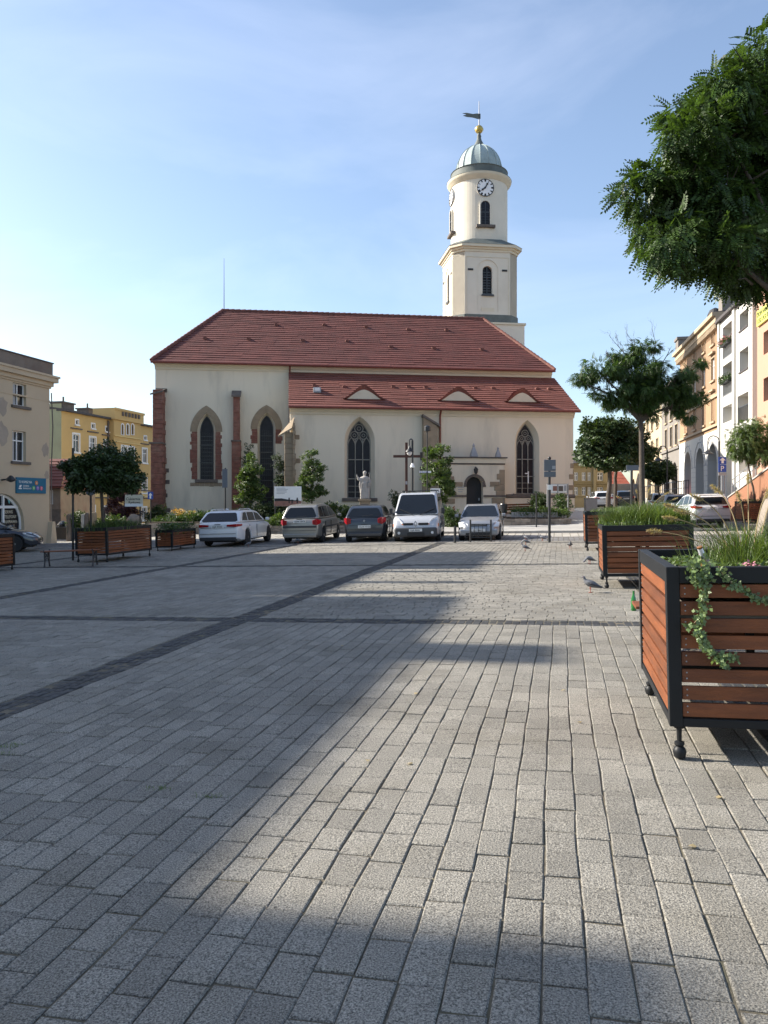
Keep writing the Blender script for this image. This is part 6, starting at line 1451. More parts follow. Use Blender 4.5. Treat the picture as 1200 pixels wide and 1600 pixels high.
hedge('shrub', 'low rambling green bed plants left of the white estate car', [(270,815,26,8),(300,812,22,9),(250,818,16,7),(325,808,20,8)], 2200, 'leaf', 41)
hedge('flowering_shrub', 'small yellow flowering plant by the church wall', [(277,799,4,4),(283,803,3,3)], 110, 'flowergold', 42, .1)
hedge('flowering_shrub', 'pale dry flowering plant beside the yellow one', [(298,804,10,4)], 160, 'plume', 42, .1)
hedge('shrub', 'dark shrub left of the noticeboard behind the stone bed', [(844,782,10,11),(838,786,7,7)], 600, 'leafdark', 41)
hedge('shrub', 'small spiky shrub under the noticeboard', [(873,785,5,8),(884,790,7,7),(876,776,3,6)], 380, 'leaf', 40.5)
hedge('groundcover', 'green ground cover filling the raised stone bed', [(820,799,24,4),(850,799,28,4),(876,801,14,4)], 1500, 'leafbright', 39.4, .1)
hedge('shrub', 'green shrubs in the old garden beyond the left planter', [(120,812,12,12),(175,818,22,9),(150,822,14,7)], 1600, 'leaf', 40)
# raised stone beds
def stonebed(lab, px0, px1, ytop, ybot, Y, dep=3.):
    a = at(px0, ybot, Y); c = at(px1, ybot, Y); g_ = gz((a.x+c.x)/2, Y); t = thing('stone_bed', lab, 'raised bed', (a.x, Y, g_)); Lb = c.x-a.x; hh = (ybot-ytop)*Y/F
    b = MB(); z = -.1
    for r_ in range(3):
        h_ = (hh+.1)/3; x = 0
        while x < Lb: w_ = random.uniform(.2, .5); b.box(x, min(Lb, x+w_)-.02, random.uniform(-.03, .0), .3, z, z+h_-.015); x += w_
        y = .3
        while y < dep: w_ = random.uniform(.25, .5); b.box(Lb-.3, Lb+random.uniform(-.02,.02), y, min(dep, y+w_)-.02, z, z+h_-.015); b.box(random.uniform(-.02,.02), .3, y, min(dep, y+w_)-.02, z, z+h_-.015); y += w_
        z += h_
    b.build('wall', 'rubble', t, bev=.015, seg=1); b = MB(); b.box(.02, Lb-.02, .02, dep, -.1, hh-.03); b.build('mortar', 'paleslab', t)
    b = MB(); b.box(.28, Lb-.28, .28, dep-.2, hh-.05, hh+.05); b.build('soil', 'soil', t); return t
stonebed('low rubble stone bed right of the porch below the noticeboard', 785, 893, 806, 818, 38.2)
stonebed('rubble stone edging of the planted bed at the church corner', 215, 330, 812, 830, 39)
stonebed('stone edging of the planted bed behind the parked cars', 345, 610, 815, 826, 38)
b = MB(); Lq = at(872, 803, 39).x-at(800, 803, 39).x; 
for i in range(20): b.box(Lq*i/20, Lq*(i+.93)/20, 0, .25, -.1, .28)
o = b.build('stone_edging', 'concrete', None, bev=.015); p = at(800, 806, 39); o.location = (p.x, 39, p.z-.1); tag(o, 'grey block edging on top of the rubble stone bed', 'edging')
# boulders
for px, py, r_, lab in ((210, 815, .42, 'rounded grey boulder below the white shop sign on the left'),):
    p = at(px, py, 42); b = MB(); b.sphere((0,0,0), 1, 8)
    b.v = [tuple(Vector(v)*(r_*(1+.12*math.sin(5*v[0]+3*v[2])*math.cos(4*v[1])))) for v in b.v]; o = b.build('boulder', 'rubble', smooth=True); o.location = p; tag(o, lab, 'boulder')
# ---- planting in the big planters
def blades(parent, n, cx, cy, sx, sy, z0, hmin, hmax, m, wd=.006, lean=.5, name='blades', segs=4):
    V = []; Fc = []
    for i in range(n):
        x = cx+random.gauss(0, sx*.5); y = cy+random.gauss(0, sy*.5); a = random.uniform(0, 6.28) if random.random() < .3 else math.atan2(y-cy, x-cx)+random.gauss(0, .6); h_ = random.uniform(hmin, hmax); ln = h_*random.uniform(.15, 1)*lean
        dx, dy_ = math.cos(a), math.sin(a); px_, py_ = -dy_*wd, dx*wd; o = len(V)
        for k in range(segs+1):
            t = k/segs; e = (1-t)**.6 if k < segs else .08; q_ = (x+dx*ln*t*t, y+dy_*ln*t*t, z0+h_*(t-.22*lean*t*t*t)); V += [(q_[0]+px_*e, q_[1]+py_*e, q_[2]), (q_[0]-px_*e, q_[1]-py_*e, q_[2])]
        for k in range(segs): Fc.append((o+2*k, o+2*k+1, o+2*k+3, o+2*k+2))
    return scatter(name, V, Fc, np.eye(3)[None], np.zeros((1, 3)), m, parent)
def plumes(parent, pts):
    b = MB(); n = 0; V = []; Fc = []
    for (p0, p1, p2, l_) in pts:
        p0, p1, p2 = Vector(p0), Vector(p1), Vector(p2); cur = [p0*(1-t)**2+p1*2*t*(1-t)+p2*t*t for t in [i/8 for i in range(9)]]; b.tube(cur, [.0035]*9, 4)
        d = (cur[-1]-cur[-2]).normalized()
        for k in range(240):
            s = random.uniform(0, 1); c_ = p2-d*(l_*(1-s))+d*l_*.5; e = (d*.6+Vector([random.gauss(0, .6) for _ in range(3)])).normalized()*random.uniform(.018, .035)*(1.1-abs(s-.45)); q_ = e.orthogonal().normalized()*.0016; o = len(V)
            V += [tuple(c_+q_), tuple(c_-q_), tuple(c_+e-q_*.3), tuple(c_+e+q_*.3)]; Fc.append((o, o+1, o+2, o+3))
    b.build('stalks', 'plume', parent); scatter('seed_heads', V, Fc, np.eye(3)[None], np.zeros((1, 3)), 'plume', parent)
def inplanter(P_, name, lab, cat, loc):
    m_ = mw(P_); t = thing(name, lab, cat, tuple(m_ @ Vector(loc))); t.rotation_euler = P_.rotation_euler; return t
def leafbed(t, n, x0, x1, y0, y1, z0, z1, size, m, name='leaves'):
    loc = np.random.uniform((x0, y0, z0), (x1, y1, z1), (n, 3)); d = np.random.normal(0, 1, (n, 3)); d[:, 2] *= .5; return scatter(name, LEAF1[0], LEAF1[1], frames(d, size), loc, m, t)
t = inplanter(P1, 'ornamental_grass', 'fountain grass with tan seed heads in the nearest planter', 'ornamental grass', (-.15, .05, 1.08))
blades(t, 1250, 0, 0, .29, .3, -.02, .12, .46, 'grassy', .0032, 1.0); blades(t, 700, .35, -.1, .3, .3, -.02, .12, .5, 'leafdark', .0035, .9, 'dark_blades')
pl = []
for (dx, dy_, h_) in ((-.52,-.1,.36),(-.42,.1,.40),(-.35,-.1,.50),(-.18,.1,.55),(-.1,-.2,.5),(.05,.2,.62),(.12,-.1,.55),(.3,0,.7),(.2,.3,.5),(-.6,.15,.26),(-.5,.0,.44),(.4,-.2,.5)):
    pl.append(((dx*.15, dy_*.15, 0), (dx*.4, dy_*.4, h_*.85), (dx, dy_, h_), .10))
plumes(t, pl)
t = inplanter(P1, 'groundcover', 'small mixed leaves and pink blooms filling the nearest planter', 'plants', (0, 0, 1.06))
leafbed(t, 2600, -.72, .72, -.74, .74, -.02, .07, .04, 'ivyleaf'); leafbed(t, 1500, -.7, .1, -.74, .3, .02, .10, .035, 'leafbright', 'bright_leaves'); leafbed(t, 60, -.36, -.26, -.72, -.6, .05, .12, .03, 'flowerpink', 'blooms'); leafbed(t, 60, .28, .5, -.74, -.6, .05, .12, .03, 'flower', 'red_blooms')
def ivy(t, path, n, spread, size=.026):
    P_ = [Vector(p_) for p_ in path]; b = MB(); b.tube(P_, .0035, 5); b.build('vine', 'vine', t)
    loc = []; 
    for i in range(n):
        k = random.uniform(0, len(P_)-1.001); j = int(k); q_ = P_[j].lerp(P_[j+1], k-j); s = spread*(.6+.6*math.sin(k*2.1)**2)
        loc.append((q_.x+random.gauss(0, s), q_.y-abs(random.gauss(0, .018))-.004, q_.z+random.gauss(0, s*.8)))
    d = np.random.normal(0, 1, (n, 3))*np.array([1, .45, 1]); up = np.tile([[0, -1., .5]], (n, 1))
    V = [(0,0,0),(.25,.32,.02),(.5,.42,0),(.62,.2,.03),(1,0,-.04),(.62,-.2,.03),(.5,-.42,0),(.25,-.32,.02)]
    Fq = [(0,1,2,3),(0,3,4,5),(0,5,6,7)]
    scatter('leaves', V, Fq, frames(d, size, up), np.array(loc), 'ivyleaf', t)
def p1px(px, py, off=-.03):   # point on the front face of the near planter in its local space
    m_ = mw(P1); o_ = m_ @ Vector((0, -.83+off, .6)); n_ = m_.to_3x3() @ Vector((0, -1, 0)); e_ = Vector((0, 0, EYE)); d_ = at(px, py, 1.)-e_; s = (o_-e_).dot(n_)/d_.dot(n_); return m_.inverted() @ (e_+d_*s)
t = thing('ivy', 'ivy trailing down the front of the nearest planter in a long curve', 'ivy', tuple(P1.location)); t.rotation_euler = P1.rotation_euler
q0 = p1px(1098, 880); path = [(q0.x, q0.y+.12, q0.z+.04)]+[tuple(p1px(*c)) for c in ((1100,882),(1104,905),(1098,935),(1096,960),(1090,985),(1096,1000),(1104,1012),(1118,1025),(1130,1038))]
ivy(t, path, 420, .016); ivy(t, [tuple(p1px(*c)) for c in ((1085,880),(1086,900),(1094,915))], 130, .02); ivy(t, [tuple(p1px(*c)) for c in ((1122,1020),(1140,1026),(1148,1032))], 60, .012); ivy(t, [tuple(p1px(*c)) for c in ((1078,983),(1072,980),(1084,975),(1090,968))], 16, .01, .035)
t = thing('ivy', 'shorter ivy strand crossing the front planter towards the right edge', 'ivy', tuple(P1.location)); t.rotation_euler = P1.rotation_euler
ivy(t, [tuple(p1px(*c)) for c in ((1122,885),(1130,898),(1142,910),(1152,918),(1166,924),(1178,934),(1190,938),(1204,934),(1230,938))], 170, .012)
# bottle with foil neck lying in the planter
def bottle(lab, loc, m, rot=(0,0,0), s=1., foil=False, cls='bottle'):
    t = thing('bottle', lab, 'bottle', tuple(loc)); t.rotation_euler = rot; t.scale = (s,)*3
    b = MB(); b.lathe([(.028,0),(.031,.004),(.031,.13),(.029,.15),(.018,.18),(.0135,.20),(.0125,.235),(.0145,.238),(.0145,.246),(.012,.247)], 20); b.build('glass_body', m, t, smooth=True)
    b = MB(); b.lathe([(.0315,.035),(.0318,.036),(.0318,.10),(.0315,.101)], 20); b.build('label', 'greenglass' if not foil else 'brownglass', t)
    if foil: b = MB(); b.lathe([(.0185,.178),(.0195,.18),(.0145,.205),(.0138,.235),(.012,.236)], 18); b.build('neck_foil', 'foil', t, smooth=True)
q = mw(P1) @ Vector((-.52, -.70, 1.03)); bottle('brown glass bottle with silver neck leaning in the nearest planter', q, 'brownglass', (R(12), R(-24), 0), 1.15, True)
g_ = G(990, 954); bottle('green glass bottle standing on the paving by the planters', g_, 'greenglass', s=1.12)
for P_, lab, n, hx in ((P2, 'dense green grasses and leaves filling the middle planter', 3300, .5),):
    t = inplanter(P_, 'ornamental_grass', lab, 'ornamental grass', (0, 0, 1.08)); [blades(t, n//7, bx, by, .26, .24, -.02, .14, hm*1.3, 'grassy', .006, 1.1, 'grass_clump') for bx, by, hm in ((-.35,.1,.36),(-.1,-.2,.42),(.15,.2,.50),(.3,-.3,.46),(.5,.1,.42),(-.45,.5,.34),(0,.5,.45),(.6,-.1,.36))]; blades(t, 1400, .1, .1, .6, .5, -.02, .12, .36, 'leaf', .007, 1., 'dark_blades'); leafbed(t, 900, -.74, .74, -.72, .72, -.02, .07, .055, 'leafbright')
    pl = [((random.uniform(-.3,.3), random.uniform(-.3,.3), 0), (dx*.5, .1, h_*.8), (dx, random.uniform(-.2,.3), h_), .12) for dx, h_ in ((-.4,.5),(-.1,.6),(.15,.62),(.4,.55),(.6,.45))]; plumes(t, pl)
t = inplanter(P3, 'ornamental_grass', 'low green grasses under the forked tree in the third planter', 'ornamental grass', (0, 0, 1.08)); blades(t, 900, .1, .1, .6, .6, -.02, .1, .3, 'grassy', .009, .6); leafbed(t, 600, -.74, .74, -.72, .72, -.02, .07, .06, 'leaf')
t = inplanter(P4, 'ornamental_grass', 'short green grasses growing in the long left planter', 'ornamental grass', (0, 0, .96)); blades(t, 1500, 0, 0, .45, 1.2, -.02, .12, .36, 'leafdark', .009, .6); blades(t, 700, 0, 0, .45, 1.2, -.02, .12, .34, 'grassy', .009, .6, 'light_blades')
t = inplanter(P5, 'groundcover', 'bushy green plants overflowing the low planter by the white estate car', 'plants', (0, 0, .72)); leafbed(t, 1500, -.4, .4, -1., 1., -.1, .28, .08, 'leaf'); leafbed(t, 500, -.35, .35, -.95, .95, .1, .3, .08, 'leafbright', 'bright_leaves')
t = inplanter(P7, 'groundcover', 'trailing green plants along the rim of the planter by the stair wall', 'plants', (0, 0, .94)); leafbed(t, 900, -.75, .75, -.78, .7, -.1, .15, .07, 'leafbright')
# weeds in the joints
wd = MB(); o = thing('weeds', 'tufts of grass growing in the paving joints near the left', 'grass', (0,0,0)); o['kind'] = 'stuff'
for px, py in ((12,1168),(5,1178),(22,1164),(250,1232),(330,1245)):
    g_ = G(px, py); blades(o, 60, g_.x, g_.y, .10, .03, g_.z-.005, .008, .03, 'grassy', .002, 1.2, 'tuft')
dl = MB()
for px, py in ((650,1085),(575,1190),(1082,1325),(1124,1248),(905,1130),(640,1195),(880,1080),(535,1010)):
    g_ = G(px, py); a = random.uniform(0, 6.28); dl.add([(g_.x+.02*math.cos(a+k), g_.y+.014*math.sin(a+k), g_.z+.008+.006*(i%2)) for i, k in enumerate((0, 1.2, 2.5, 3.6, 5))], [(0,1,2,3,4)])
tag(dl.build('fallen_leaves', 'plume', fix=False), 'few dry fallen leaves scattered on the near paving', 'leaves', kind='stuff')
# ================= street furniture, signs, statue, birds
def pole(name, lab, cat, px, ybase, ytop, Y=None, r=.04, m='iron', z0=None, parent=None):
    if Y is None: g_ = G(px, ybase); Y = g_.y
    p = at(px, ybase, Y); z = gz(p.x, Y) if z0 is None else z0
    t = thing(name, lab, cat, (p.x, Y, z)); hh = at(px, ytop, Y).z-z
    b = MB(); b.tube([(0,0,-.05),(0,0,hh)], r, 10); b.build('post', m, t, smooth=True); return t, hh, Y
def plate(parent, name, x0, x1, z0, z1, y, m, th=.012, bev=.0):
    b = MB(); b.box(x0, x1, y-th, y+th, z0, z1); return b.build(name, m, parent, bev=bev)
s_ = lambda Y: Y/F
# two signs seen from behind
t, hh, Y = pole('road_sign', 'black pole with two dark signs seen from behind, right of the silver hatchback', 'road sign', 858.5, 847, 716, r=.05)
k = s_(Y)
for y0, y1 in ((718.5, 736), (736.8, 745.5)):
    pl_ = plate(t, 'sign_plate', -9.3*k, 9.3*k, at(858, y1, Y).z-t.location.z, at(858, y0, Y).z-t.location.z, -.075, 'signback', bev=.01)
    b = MB(); zz = (at(858, y1, Y).z+at(858, y0, Y).z)/2-t.location.z; b.box(-.07, .07, -.06, .06, zz-.03, zz+.03); b.build('clamp', 'zinc', pl_)
b = MB(); b.box(.08, .2, -.094, -.088, at(858, 733, Y).z-t.location.z, at(858, 728, Y).z-t.location.z); b.build('sticker', 'signgrey', t)
b = MB(); zz = at(858, 761, Y).z-t.location.z; b.box(-.07, .1, -.07, -.05, zz-.1, zz+.08); b.build('sticker', 'white', t)
b = MB(); b.sphere((0,0,hh), .065, 8); b.build('post_cap', 'iron', t, smooth=True)
t, hh, Y = pole('post', 'thin dark post standing before the right church window', 'post', 838, 826, 770, r=.035)
# parking signs
t, hh, Y = pole('road_sign', 'blue arrow and white P parking signs on a post by the white hatchback', 'road sign', 1127.5, 800, 713, Y=39.3, r=.03, m='zinc'); k = s_(Y)
z = lambda y: at(1128, y, Y).z-t.location.z
b = MB(); b.tube([(.14,.0,-.05),(.14,0,z(742))], .03, 8); b.build('post', 'zinc', t)
a = plate(t, 'arrow_sign', -5.5*k, 6.8*k, z(725.5), z(714), -.05, 'bluesign', bev=.006); b = MB(); c = .65*k; b.prism([(c-.06,z(724)),(c+.06,z(724)),(c+.06,z(719.5)),(c+.16,z(719.5)),(c,z(715)),(c-.16,z(719.5)),(c-.06,z(719.5))], -.075, -.064); b.build('arrow', 'white', a)
a = plate(t, 'parking_sign', -5.5*k, 6.8*k, z(737.6), z(726), -.05, 'bluesign', bev=.006); b = MB(); text_mesh(b, 'P', 11.5*k, 0, -2.8*k, -.07, z(736)); b.build('letter', 'white', a)
plate(t, 'lower_plate', -5.5*k, 6.8*k, z(743), z(738.4), -.05, 'signgrey')
# one way sign left
t, hh, Y = pole('road_sign', 'square blue one way sign with white arrow at the church corner', 'road sign', 235.5, 838, 768, r=.03); k = s_(Y); z = lambda y: at(235, y, Y).z-t.location.z
a = plate(t, 'sign_plate', -4.2*k, 4.2*k, z(780), z(768.5), -.04, 'bluesign', bev=.006); b = MB(); b.prism([(-.04,z(779)),(.04,z(779)),(.04,z(774)),(.10,z(774)),(0,z(770)),(-.10,z(774)),(-.04,z(774))], -.065, -.053); b.build('arrow', 'white', a)
# shop sign
t, hh, Y = pole('shop_sign', 'white sign board with dark lettering under the purple shrub', 'sign', 219, 832, 773, Y=34, r=.03); k = s_(Y); z = lambda y: at(219, y, Y).z-t.location.z
a = plate(t, 'board', -23*k, 5*k, z(791), z(773), -.05, 'cream_trim'); b = MB(); text_mesh(b, 'Cukiernia', 6.2*k, 0, -21.5*k, -.066, z(781.5), sx=.92); text_mesh(b, 'Rynkowa', 5.4*k, 0, -17.5*k, -.066, z(786.5), sx=.92); b.build('lettering', 'black', a)
plate(t, 'lower_strip', -23.2*k, 5.2*k, z(791.5), z(786.8), -.064, 'white', .003)
# back of a sign, left of the church tree
t, hh, Y = pole('road_sign', 'narrow sign seen from behind, before the nave wall', 'road sign', 352, 828, 731, Y=37, r=.04); z = lambda y: at(352, y, Y).z-t.location.z
plate(t, 'sign_plate', -.14, .12, z(762), z(733), -.06, 'signback', bev=.01)
# round sign post and lamp post left
t, hh, Y = pole('road_sign', 'round sign seen from behind on a post beneath the left tree', 'road sign', 142, 862, 760, Y=26.5, r=.035); z = lambda y: at(142, y, Y).z-t.location.z
b = MB(); b.X = Matrix.Translation((0,-.04,z(767))) @ Matrix.Rotation(R(90),4,'X'); b.lathe([(.001,0),(.15,0),(.17,.01),(.15,.02),(.001,.02)], 24); b.build('sign_disc', 'signback', t)
t, hh, Y = pole('lamp_post', 'tall dark pole passing in front of the left round tree', 'lamp post', 114, 866, 700, Y=24.5, r=.035)
# hooked lamps
def hooklamp(lab, px, ybase, ytop, Y, side, hook, drop, globe=True, gs=1.):
    t, hh, Y = pole('street_lamp', lab, 'street lamp', px, ybase, ytop+hook*F/Y*.5, Y=Y, r=.05, )
    t['group'] = 'hooked street lamps'
    z1 = hh; b = MB(); b.tube([(side*hook*(1-math.cos(a))/2, 0, z1+hook*.5*math.sin(a)) for a in [i*math.pi/10 for i in range(11)]]+[(side*hook, 0, z1-drop)], .028, 8); b.build('arm', 'iron', t, smooth=True)
    b = MB(); b.lathe([(.03,.1),(.05,.02),(.16*gs,-.08),(.3*gs,-.17),(.31*gs,-.2),(.05,-.18)], 18, (side*hook, 0, z1-drop)); sh = b.build('shade', 'iron', t, smooth=True)
    if globe: b = MB(); b.sphere((side*hook, 0, z1-drop-.24), .2*gs, 10, sc=(1,1,1.05)); b.build('globe', 'lampglass', sh, smooth=True)
    b = MB(); b.lathe([(.11,-.05),(.11,.5),(.07,.6),(.09,.66),(.06,.75)], 14); b.build('base', 'iron', t, smooth=True); return t, z1
t, z1 = hooklamp('hooked street lamp with clear globe beside the wooden cross', 644.5, 812, 686, 36.5, -1, .14, .34, True, .66)
k = s_(36.5); zz = (785-728)*k+EYE-t.location.z; b = MB(); b.lathe([(.10,-.08),(.115,-.05),(.05,.12),(.04,.2)], 14, (0, -.0, zz)); b.build('loudspeaker', 'white', t)
hooklamp('hooked street lamp before the white arcade above the parking sign', 1123.5, 800, 681, 42.5, -1, .62, .5, False)
hooklamp('farther hooked street lamp before the grey stone house', 1042.5, 790, 697, 50, -1, .55, .5, False)
# street name post behind the van
t, hh, Y = pole('street_sign', 'thin post with white street name blades beside the dense young tree', 'street sign', 667.5, 812, 672, Y=37.8, r=.03); z = lambda y: at(667, y, Y).z-t.location.z; k = s_(Y)
b = MB(); b.lathe([(.03,0),(.17,.02),(.17,.2),(.12,.26),(.03,.3)], 12, (0,0,z(674))); b.build('lamp_head', 'iron', t)
a = plate(t, 'name_blade', -12*k, 6*k, z(739), z(735.8), 0, 'white'); b = MB(); text_mesh(b, 'ul. Koscielna', 2.8*k, 0, -11.5*k, -.022, z(738.4), sx=.95); b.build('lettering', 'bluesign', a)
t, hh, Y = pole('notice_board', 'two small white notices behind the van roof', 'sign', 688, 812, 764, Y=37, r=.03); z = lambda y: at(688, y, Y).z-t.location.z; k = s_(Y)
a = plate(t, 'upper_notice', -15.5*k, -.3*k, z(770.5), z(763), -.045, 'white'); b = MB(); text_mesh(b, 'Maly Rynek', 3.1*k, 0, -14.8*k, -.06, z(766.8), sx=.85); b.build('lettering', 'black', a)
a = plate(t, 'lower_notice', -15.5*k, -2.5*k, z(776), z(771.2), -.045, 'white'); b = MB(); text_mesh(b, 'Parking', 2.8*k, 0, -14*k, -.06, z(775), sx=.85); b.build('lettering', 'black', a)
# cross
Y = 39; p = at(635, 812, Y); t = thing('cross', 'tall brown wooden cross before the church, beside the hooked lamp', 'cross', (p.x, Y, gz(p.x, Y))); z = lambda y: at(635, y, Y).z-t.location.z
b = MB(); b.box(-.065, .065, -.065, .065, -.1, z(691.5)); b.build('upright', 'crosswood', t, bev=.008); b = MB(); b.box(at(614.5,0,Y).x-p.x, at(656.5,0,Y).x-p.x, -.067, .067, z(715), z(711)); b.build('crossbeam', 'crosswood', t, bev=.008)
b = MB(); b.box(-.05, .05, -.08, -.068, z(757), z(752)); b.build('plaque', 'signgrey', t)
# statue
Y = 39.5; p = at(570, 815, Y); t = thing('statue', 'grey stone statue of a robed bishop raising one hand', 'statue', (p.x, Y, gz(p.x, Y))); z = lambda y: at(570, y, Y).z-t.location.z
zb_ = z(780); sc = (z(736)-zb_)/1.78
b = MB(); b.X = Matrix.Translation((0, 0, zb_)) @ Matrix.Scale(sc, 4)
b.lathe([(.25,0),(.3,.02),(.29,.3),(.27,.6),(.25,.9),(.26,1.1),(.28,1.25),(.27,1.36),(.2,1.43),(.09,1.47),(.07,1.52),(.02,1.53)], 22, sy=.68)
b.sphere((0,-.02,1.6), .105, 10, sc=(.9,1,1.12)); b.tube([(0,-.02,1.64),(0,-.01,1.70),(0,-.0,1.76),(0,0,1.8)], [.11,.118,.09,.02], 14)
b.tube([(-.2,0,1.33),(-.33,-.02,1.24),(-.41,-.04,1.23)], [.1,.085,.075], 10); b.tube([(-.36,-.03,1.22),(-.44,-.06,1.36),(-.5,-.09,1.50)], [.10,.065,.04], 10)
for i in range(3): b.tube([(-.5,-.09,1.49),(-.525-.012*i+.02,-.1,1.57),(-.535-.014*i+.03,-.1,1.64-.01*i)], [.018,.014,.01], 6)
b.tube([(-.49,-.1,1.49),(-.46,-.12,1.54)], [.016,.012], 6)
b.tube([(.22,0,1.32),(.32,-.04,1.12),(.33,-.12,1.0)], [.1,.09,.07], 10); b.tube([(.33,-.1,1.02),(.30,-.2,1.05)], [.05,.045], 8)
for i in range(5): b.tube([(-.2+.1*i,-.2,1.1-.04*abs(i-2)),(-.22+.11*i,-.215,.5),(-.22+.11*i,-.22,.02)], [.03,.04,.05], 6)
for s in (-1, 1): b.tube([(s*.25,-.06,1.35),(s*.31,-.1,.9),(s*.27,-.12,.35)], [.05,.06,.03], 8)
st = b.build('robed_figure', 'statue', t); rm = st.modifiers.new('merge', 'REMESH'); rm.mode = 'VOXEL'; rm.voxel_size = .022; rm.use_smooth_shade = True
b = MB(); b.X = Matrix.Translation((0, 0, zb_)) @ Matrix.Scale(sc, 4); b.tube([(.30,-.2,0),(.30,-.2,1.55)], .014, 6); b.tube([(.30+.05*math.sin(a),-.2,1.6-.05*math.cos(a)) for a in [i*.5 for i in range(10)]], .012, 5); b.build('crozier', 'statue', t)
b = MB(); b.box(-.32,.32,-.3,.3,zb_-.1,zb_,0); b.box(-.26,.26,-.24,.24,zb_-.75,zb_-.1,0); b.box(-.36,.36,-.34,.34,-.2,zb_-.75,0); b.build('pedestal', 'sandstone', t, bev=.015)
b = MB(); b.box(-.2,.2,-.25,-.24,zb_-.55,zb_-.25,0); b.build('inscription', 'darkstone', t)
# information board
Y = 38.8; p = at(449, 815, Y); t = thing('information_board', 'large white information board with printed picture strip, by the stone buttress', 'information board', (p.x, Y, gz(p.x, Y))); z = lambda y: at(449, y, Y).z-t.location.z; xx = lambda px: at(px, 0, Y).x-p.x
a = plate(t, 'panel', xx(428.5), xx(471), z(791), z(760), 0, 'white'); plate(t, 'picture', xx(428.7), xx(470.8), z(790.8), z(783), -.018, 'printbrown', .003)
b = MB(); b.prism([(xx(429),z(779)),(xx(440),z(778.6)),(xx(452),z(781)),(xx(470),z(782.5)),(xx(470),z(783)),(xx(429),z(783))], -.019, -.014)
for px in (451.8, 456.5, 464.5): h_ = 5.5 if px != 456.5 else 3; b.box(xx(px)-.03, xx(px)+.03, -.024, -.017, z(786.5), z(786.5-h_*1.6)); b.box(xx(px)-.06, xx(px)+.06, -.024, -.017, z(782), z(780.8))
b.build('silhouette', 'black', a)
b = MB()
for i, (l_, m_) in enumerate(((14, 0), (18, 0), (16, 0), (16, 0), (13, 0))): b.box(xx(432), xx(432+l_), -.02, -.014, z(763+i*2.1), z(762.3+i*2.1))
b.build('printed_lines', 'signgrey', a)
for px in (430, 469): b = MB(); b.tube([(xx(px),.04,-.1),(xx(px),.04,z(760))], .035, 8); b.build('post', 'iron', t)
# church notice board
Y = 39.8; p = at(871, 815, Y); t = thing('notice_board', 'glazed notice board on two posts by the right end of the church', 'notice board', (p.x, Y, gz(p.x, Y))); z = lambda y: at(871, y, Y).z-t.location.z; xx = lambda px: at(px, 0, Y).x-p.x
for px in (855.3, 887.5): b = MB(); b.tube([(xx(px),0,-.1),(xx(px),0,z(755.5))], .035, 8); b.build('post', 'zinc', t)
a = plate(t, 'case', xx(857), xx(886), z(770.5), z(756), 0, 'zinc', .04); plate(t, 'backing', xx(857.8), xx(885.2), z(769.8), z(756.8), -.045, 'white', .004)
for x0, x1, y0, y1, m_ in ((863.5,870,759.5,767,'printbrown'),(872.5,879.5,759.5,767.5,'darkstone'),(859,862.5,759,763,'signgrey'),(881,884.5,758.5,767,'signgrey'),(870.3,872,757,770,'zinc')): plate(a, 'poster', xx(x0), xx(x1), z(y1), z(y0), -.055, m_, .003)
# benches by the church wall, chair
g_ = at(832, 805, 41); bench('dark wooden bench by the church wall behind the stone bed', g_.x-.3, 41, R(4), 2.6, True)
g_ = at(718, 805, 40.5); bench('small dark bench left of the church door', g_.x, 40.5, R(80), 1.0, True)
g_ = at(768, 805, 40.5); bench('small dark bench right of the church door', g_.x, 40.5, R(100), 1.0, True)
t, hh, Y = pole('litter_bin', 'slim dark litter bin on a post right of the church door', 'litter bin', 787, 808, 778, Y=40.3, r=.03)
b = MB(); b.lathe([(.14,.5),(.17,.5),(.19,.95),(.17,1.0)], 14); b.build('bin', 'darkmetal', t)
# hoop barrier
def hoop(lab, px0, px1, ybase, ytop, Y=None, bars=3, brn=True):
    g_ = G(px0, ybase); Y = g_.y; x1 = at(px1, 0, Y).x-g_.x; hh = at(px0, ytop, Y).z-g_.z; t = thing('barrier', lab, 'barrier', tuple(g_))
    b = MB()
    for x in (0, x1): b.tube([(x,0,-.05),(x,0,hh)], .035, 8)
    b.build('post', 'iron', t)
    b = MB()
    for f in ((.8,.45,.2) if brn else ()): b.tube([(0,0,hh*f),(x1,0,hh*f)], .018, 6)
    for i in range(1, 5 if brn else 0): b.tube([(x1*i/5,0,hh*.2),(x1*i/5,0,hh*.8)], .012, 5)
    if brn: b.build('rails', 'iron', t)
hoop('black iron barrier in front of the silver hatchback', 735, 767, 847, 812)
t, hh, Y = pole('bollard', 'short black post between the van and the silver hatchback', 'bollard', 711, 848, 822, r=.05)
# bins with bags at the beige house
g_ = G(92, 847); t = thing('waste_container', 'dark waste container heaped with bags beside the beige house', 'waste container', (g_.x, g_.y+1, g_.z)); b = MB(); b.hprism([(-.55,-.35),(.55,-.35),(.5,.35),(-.5,.35)], .1, .75); b.build('tub', 'darkmetal', t, bev=.04)
for i in range(6):
    b = MB(); b.sphere((random.uniform(-.4,.4), random.uniform(-.25,.2), .8+random.uniform(-.02,.1)), .2, 6, sc=(1,1,.7)); b.v = [tuple(Vector(v)+Vector([random.uniform(-.025,.025)]*3)) for v in b.v]; b.build('bag', 'bag', t, smooth=False)
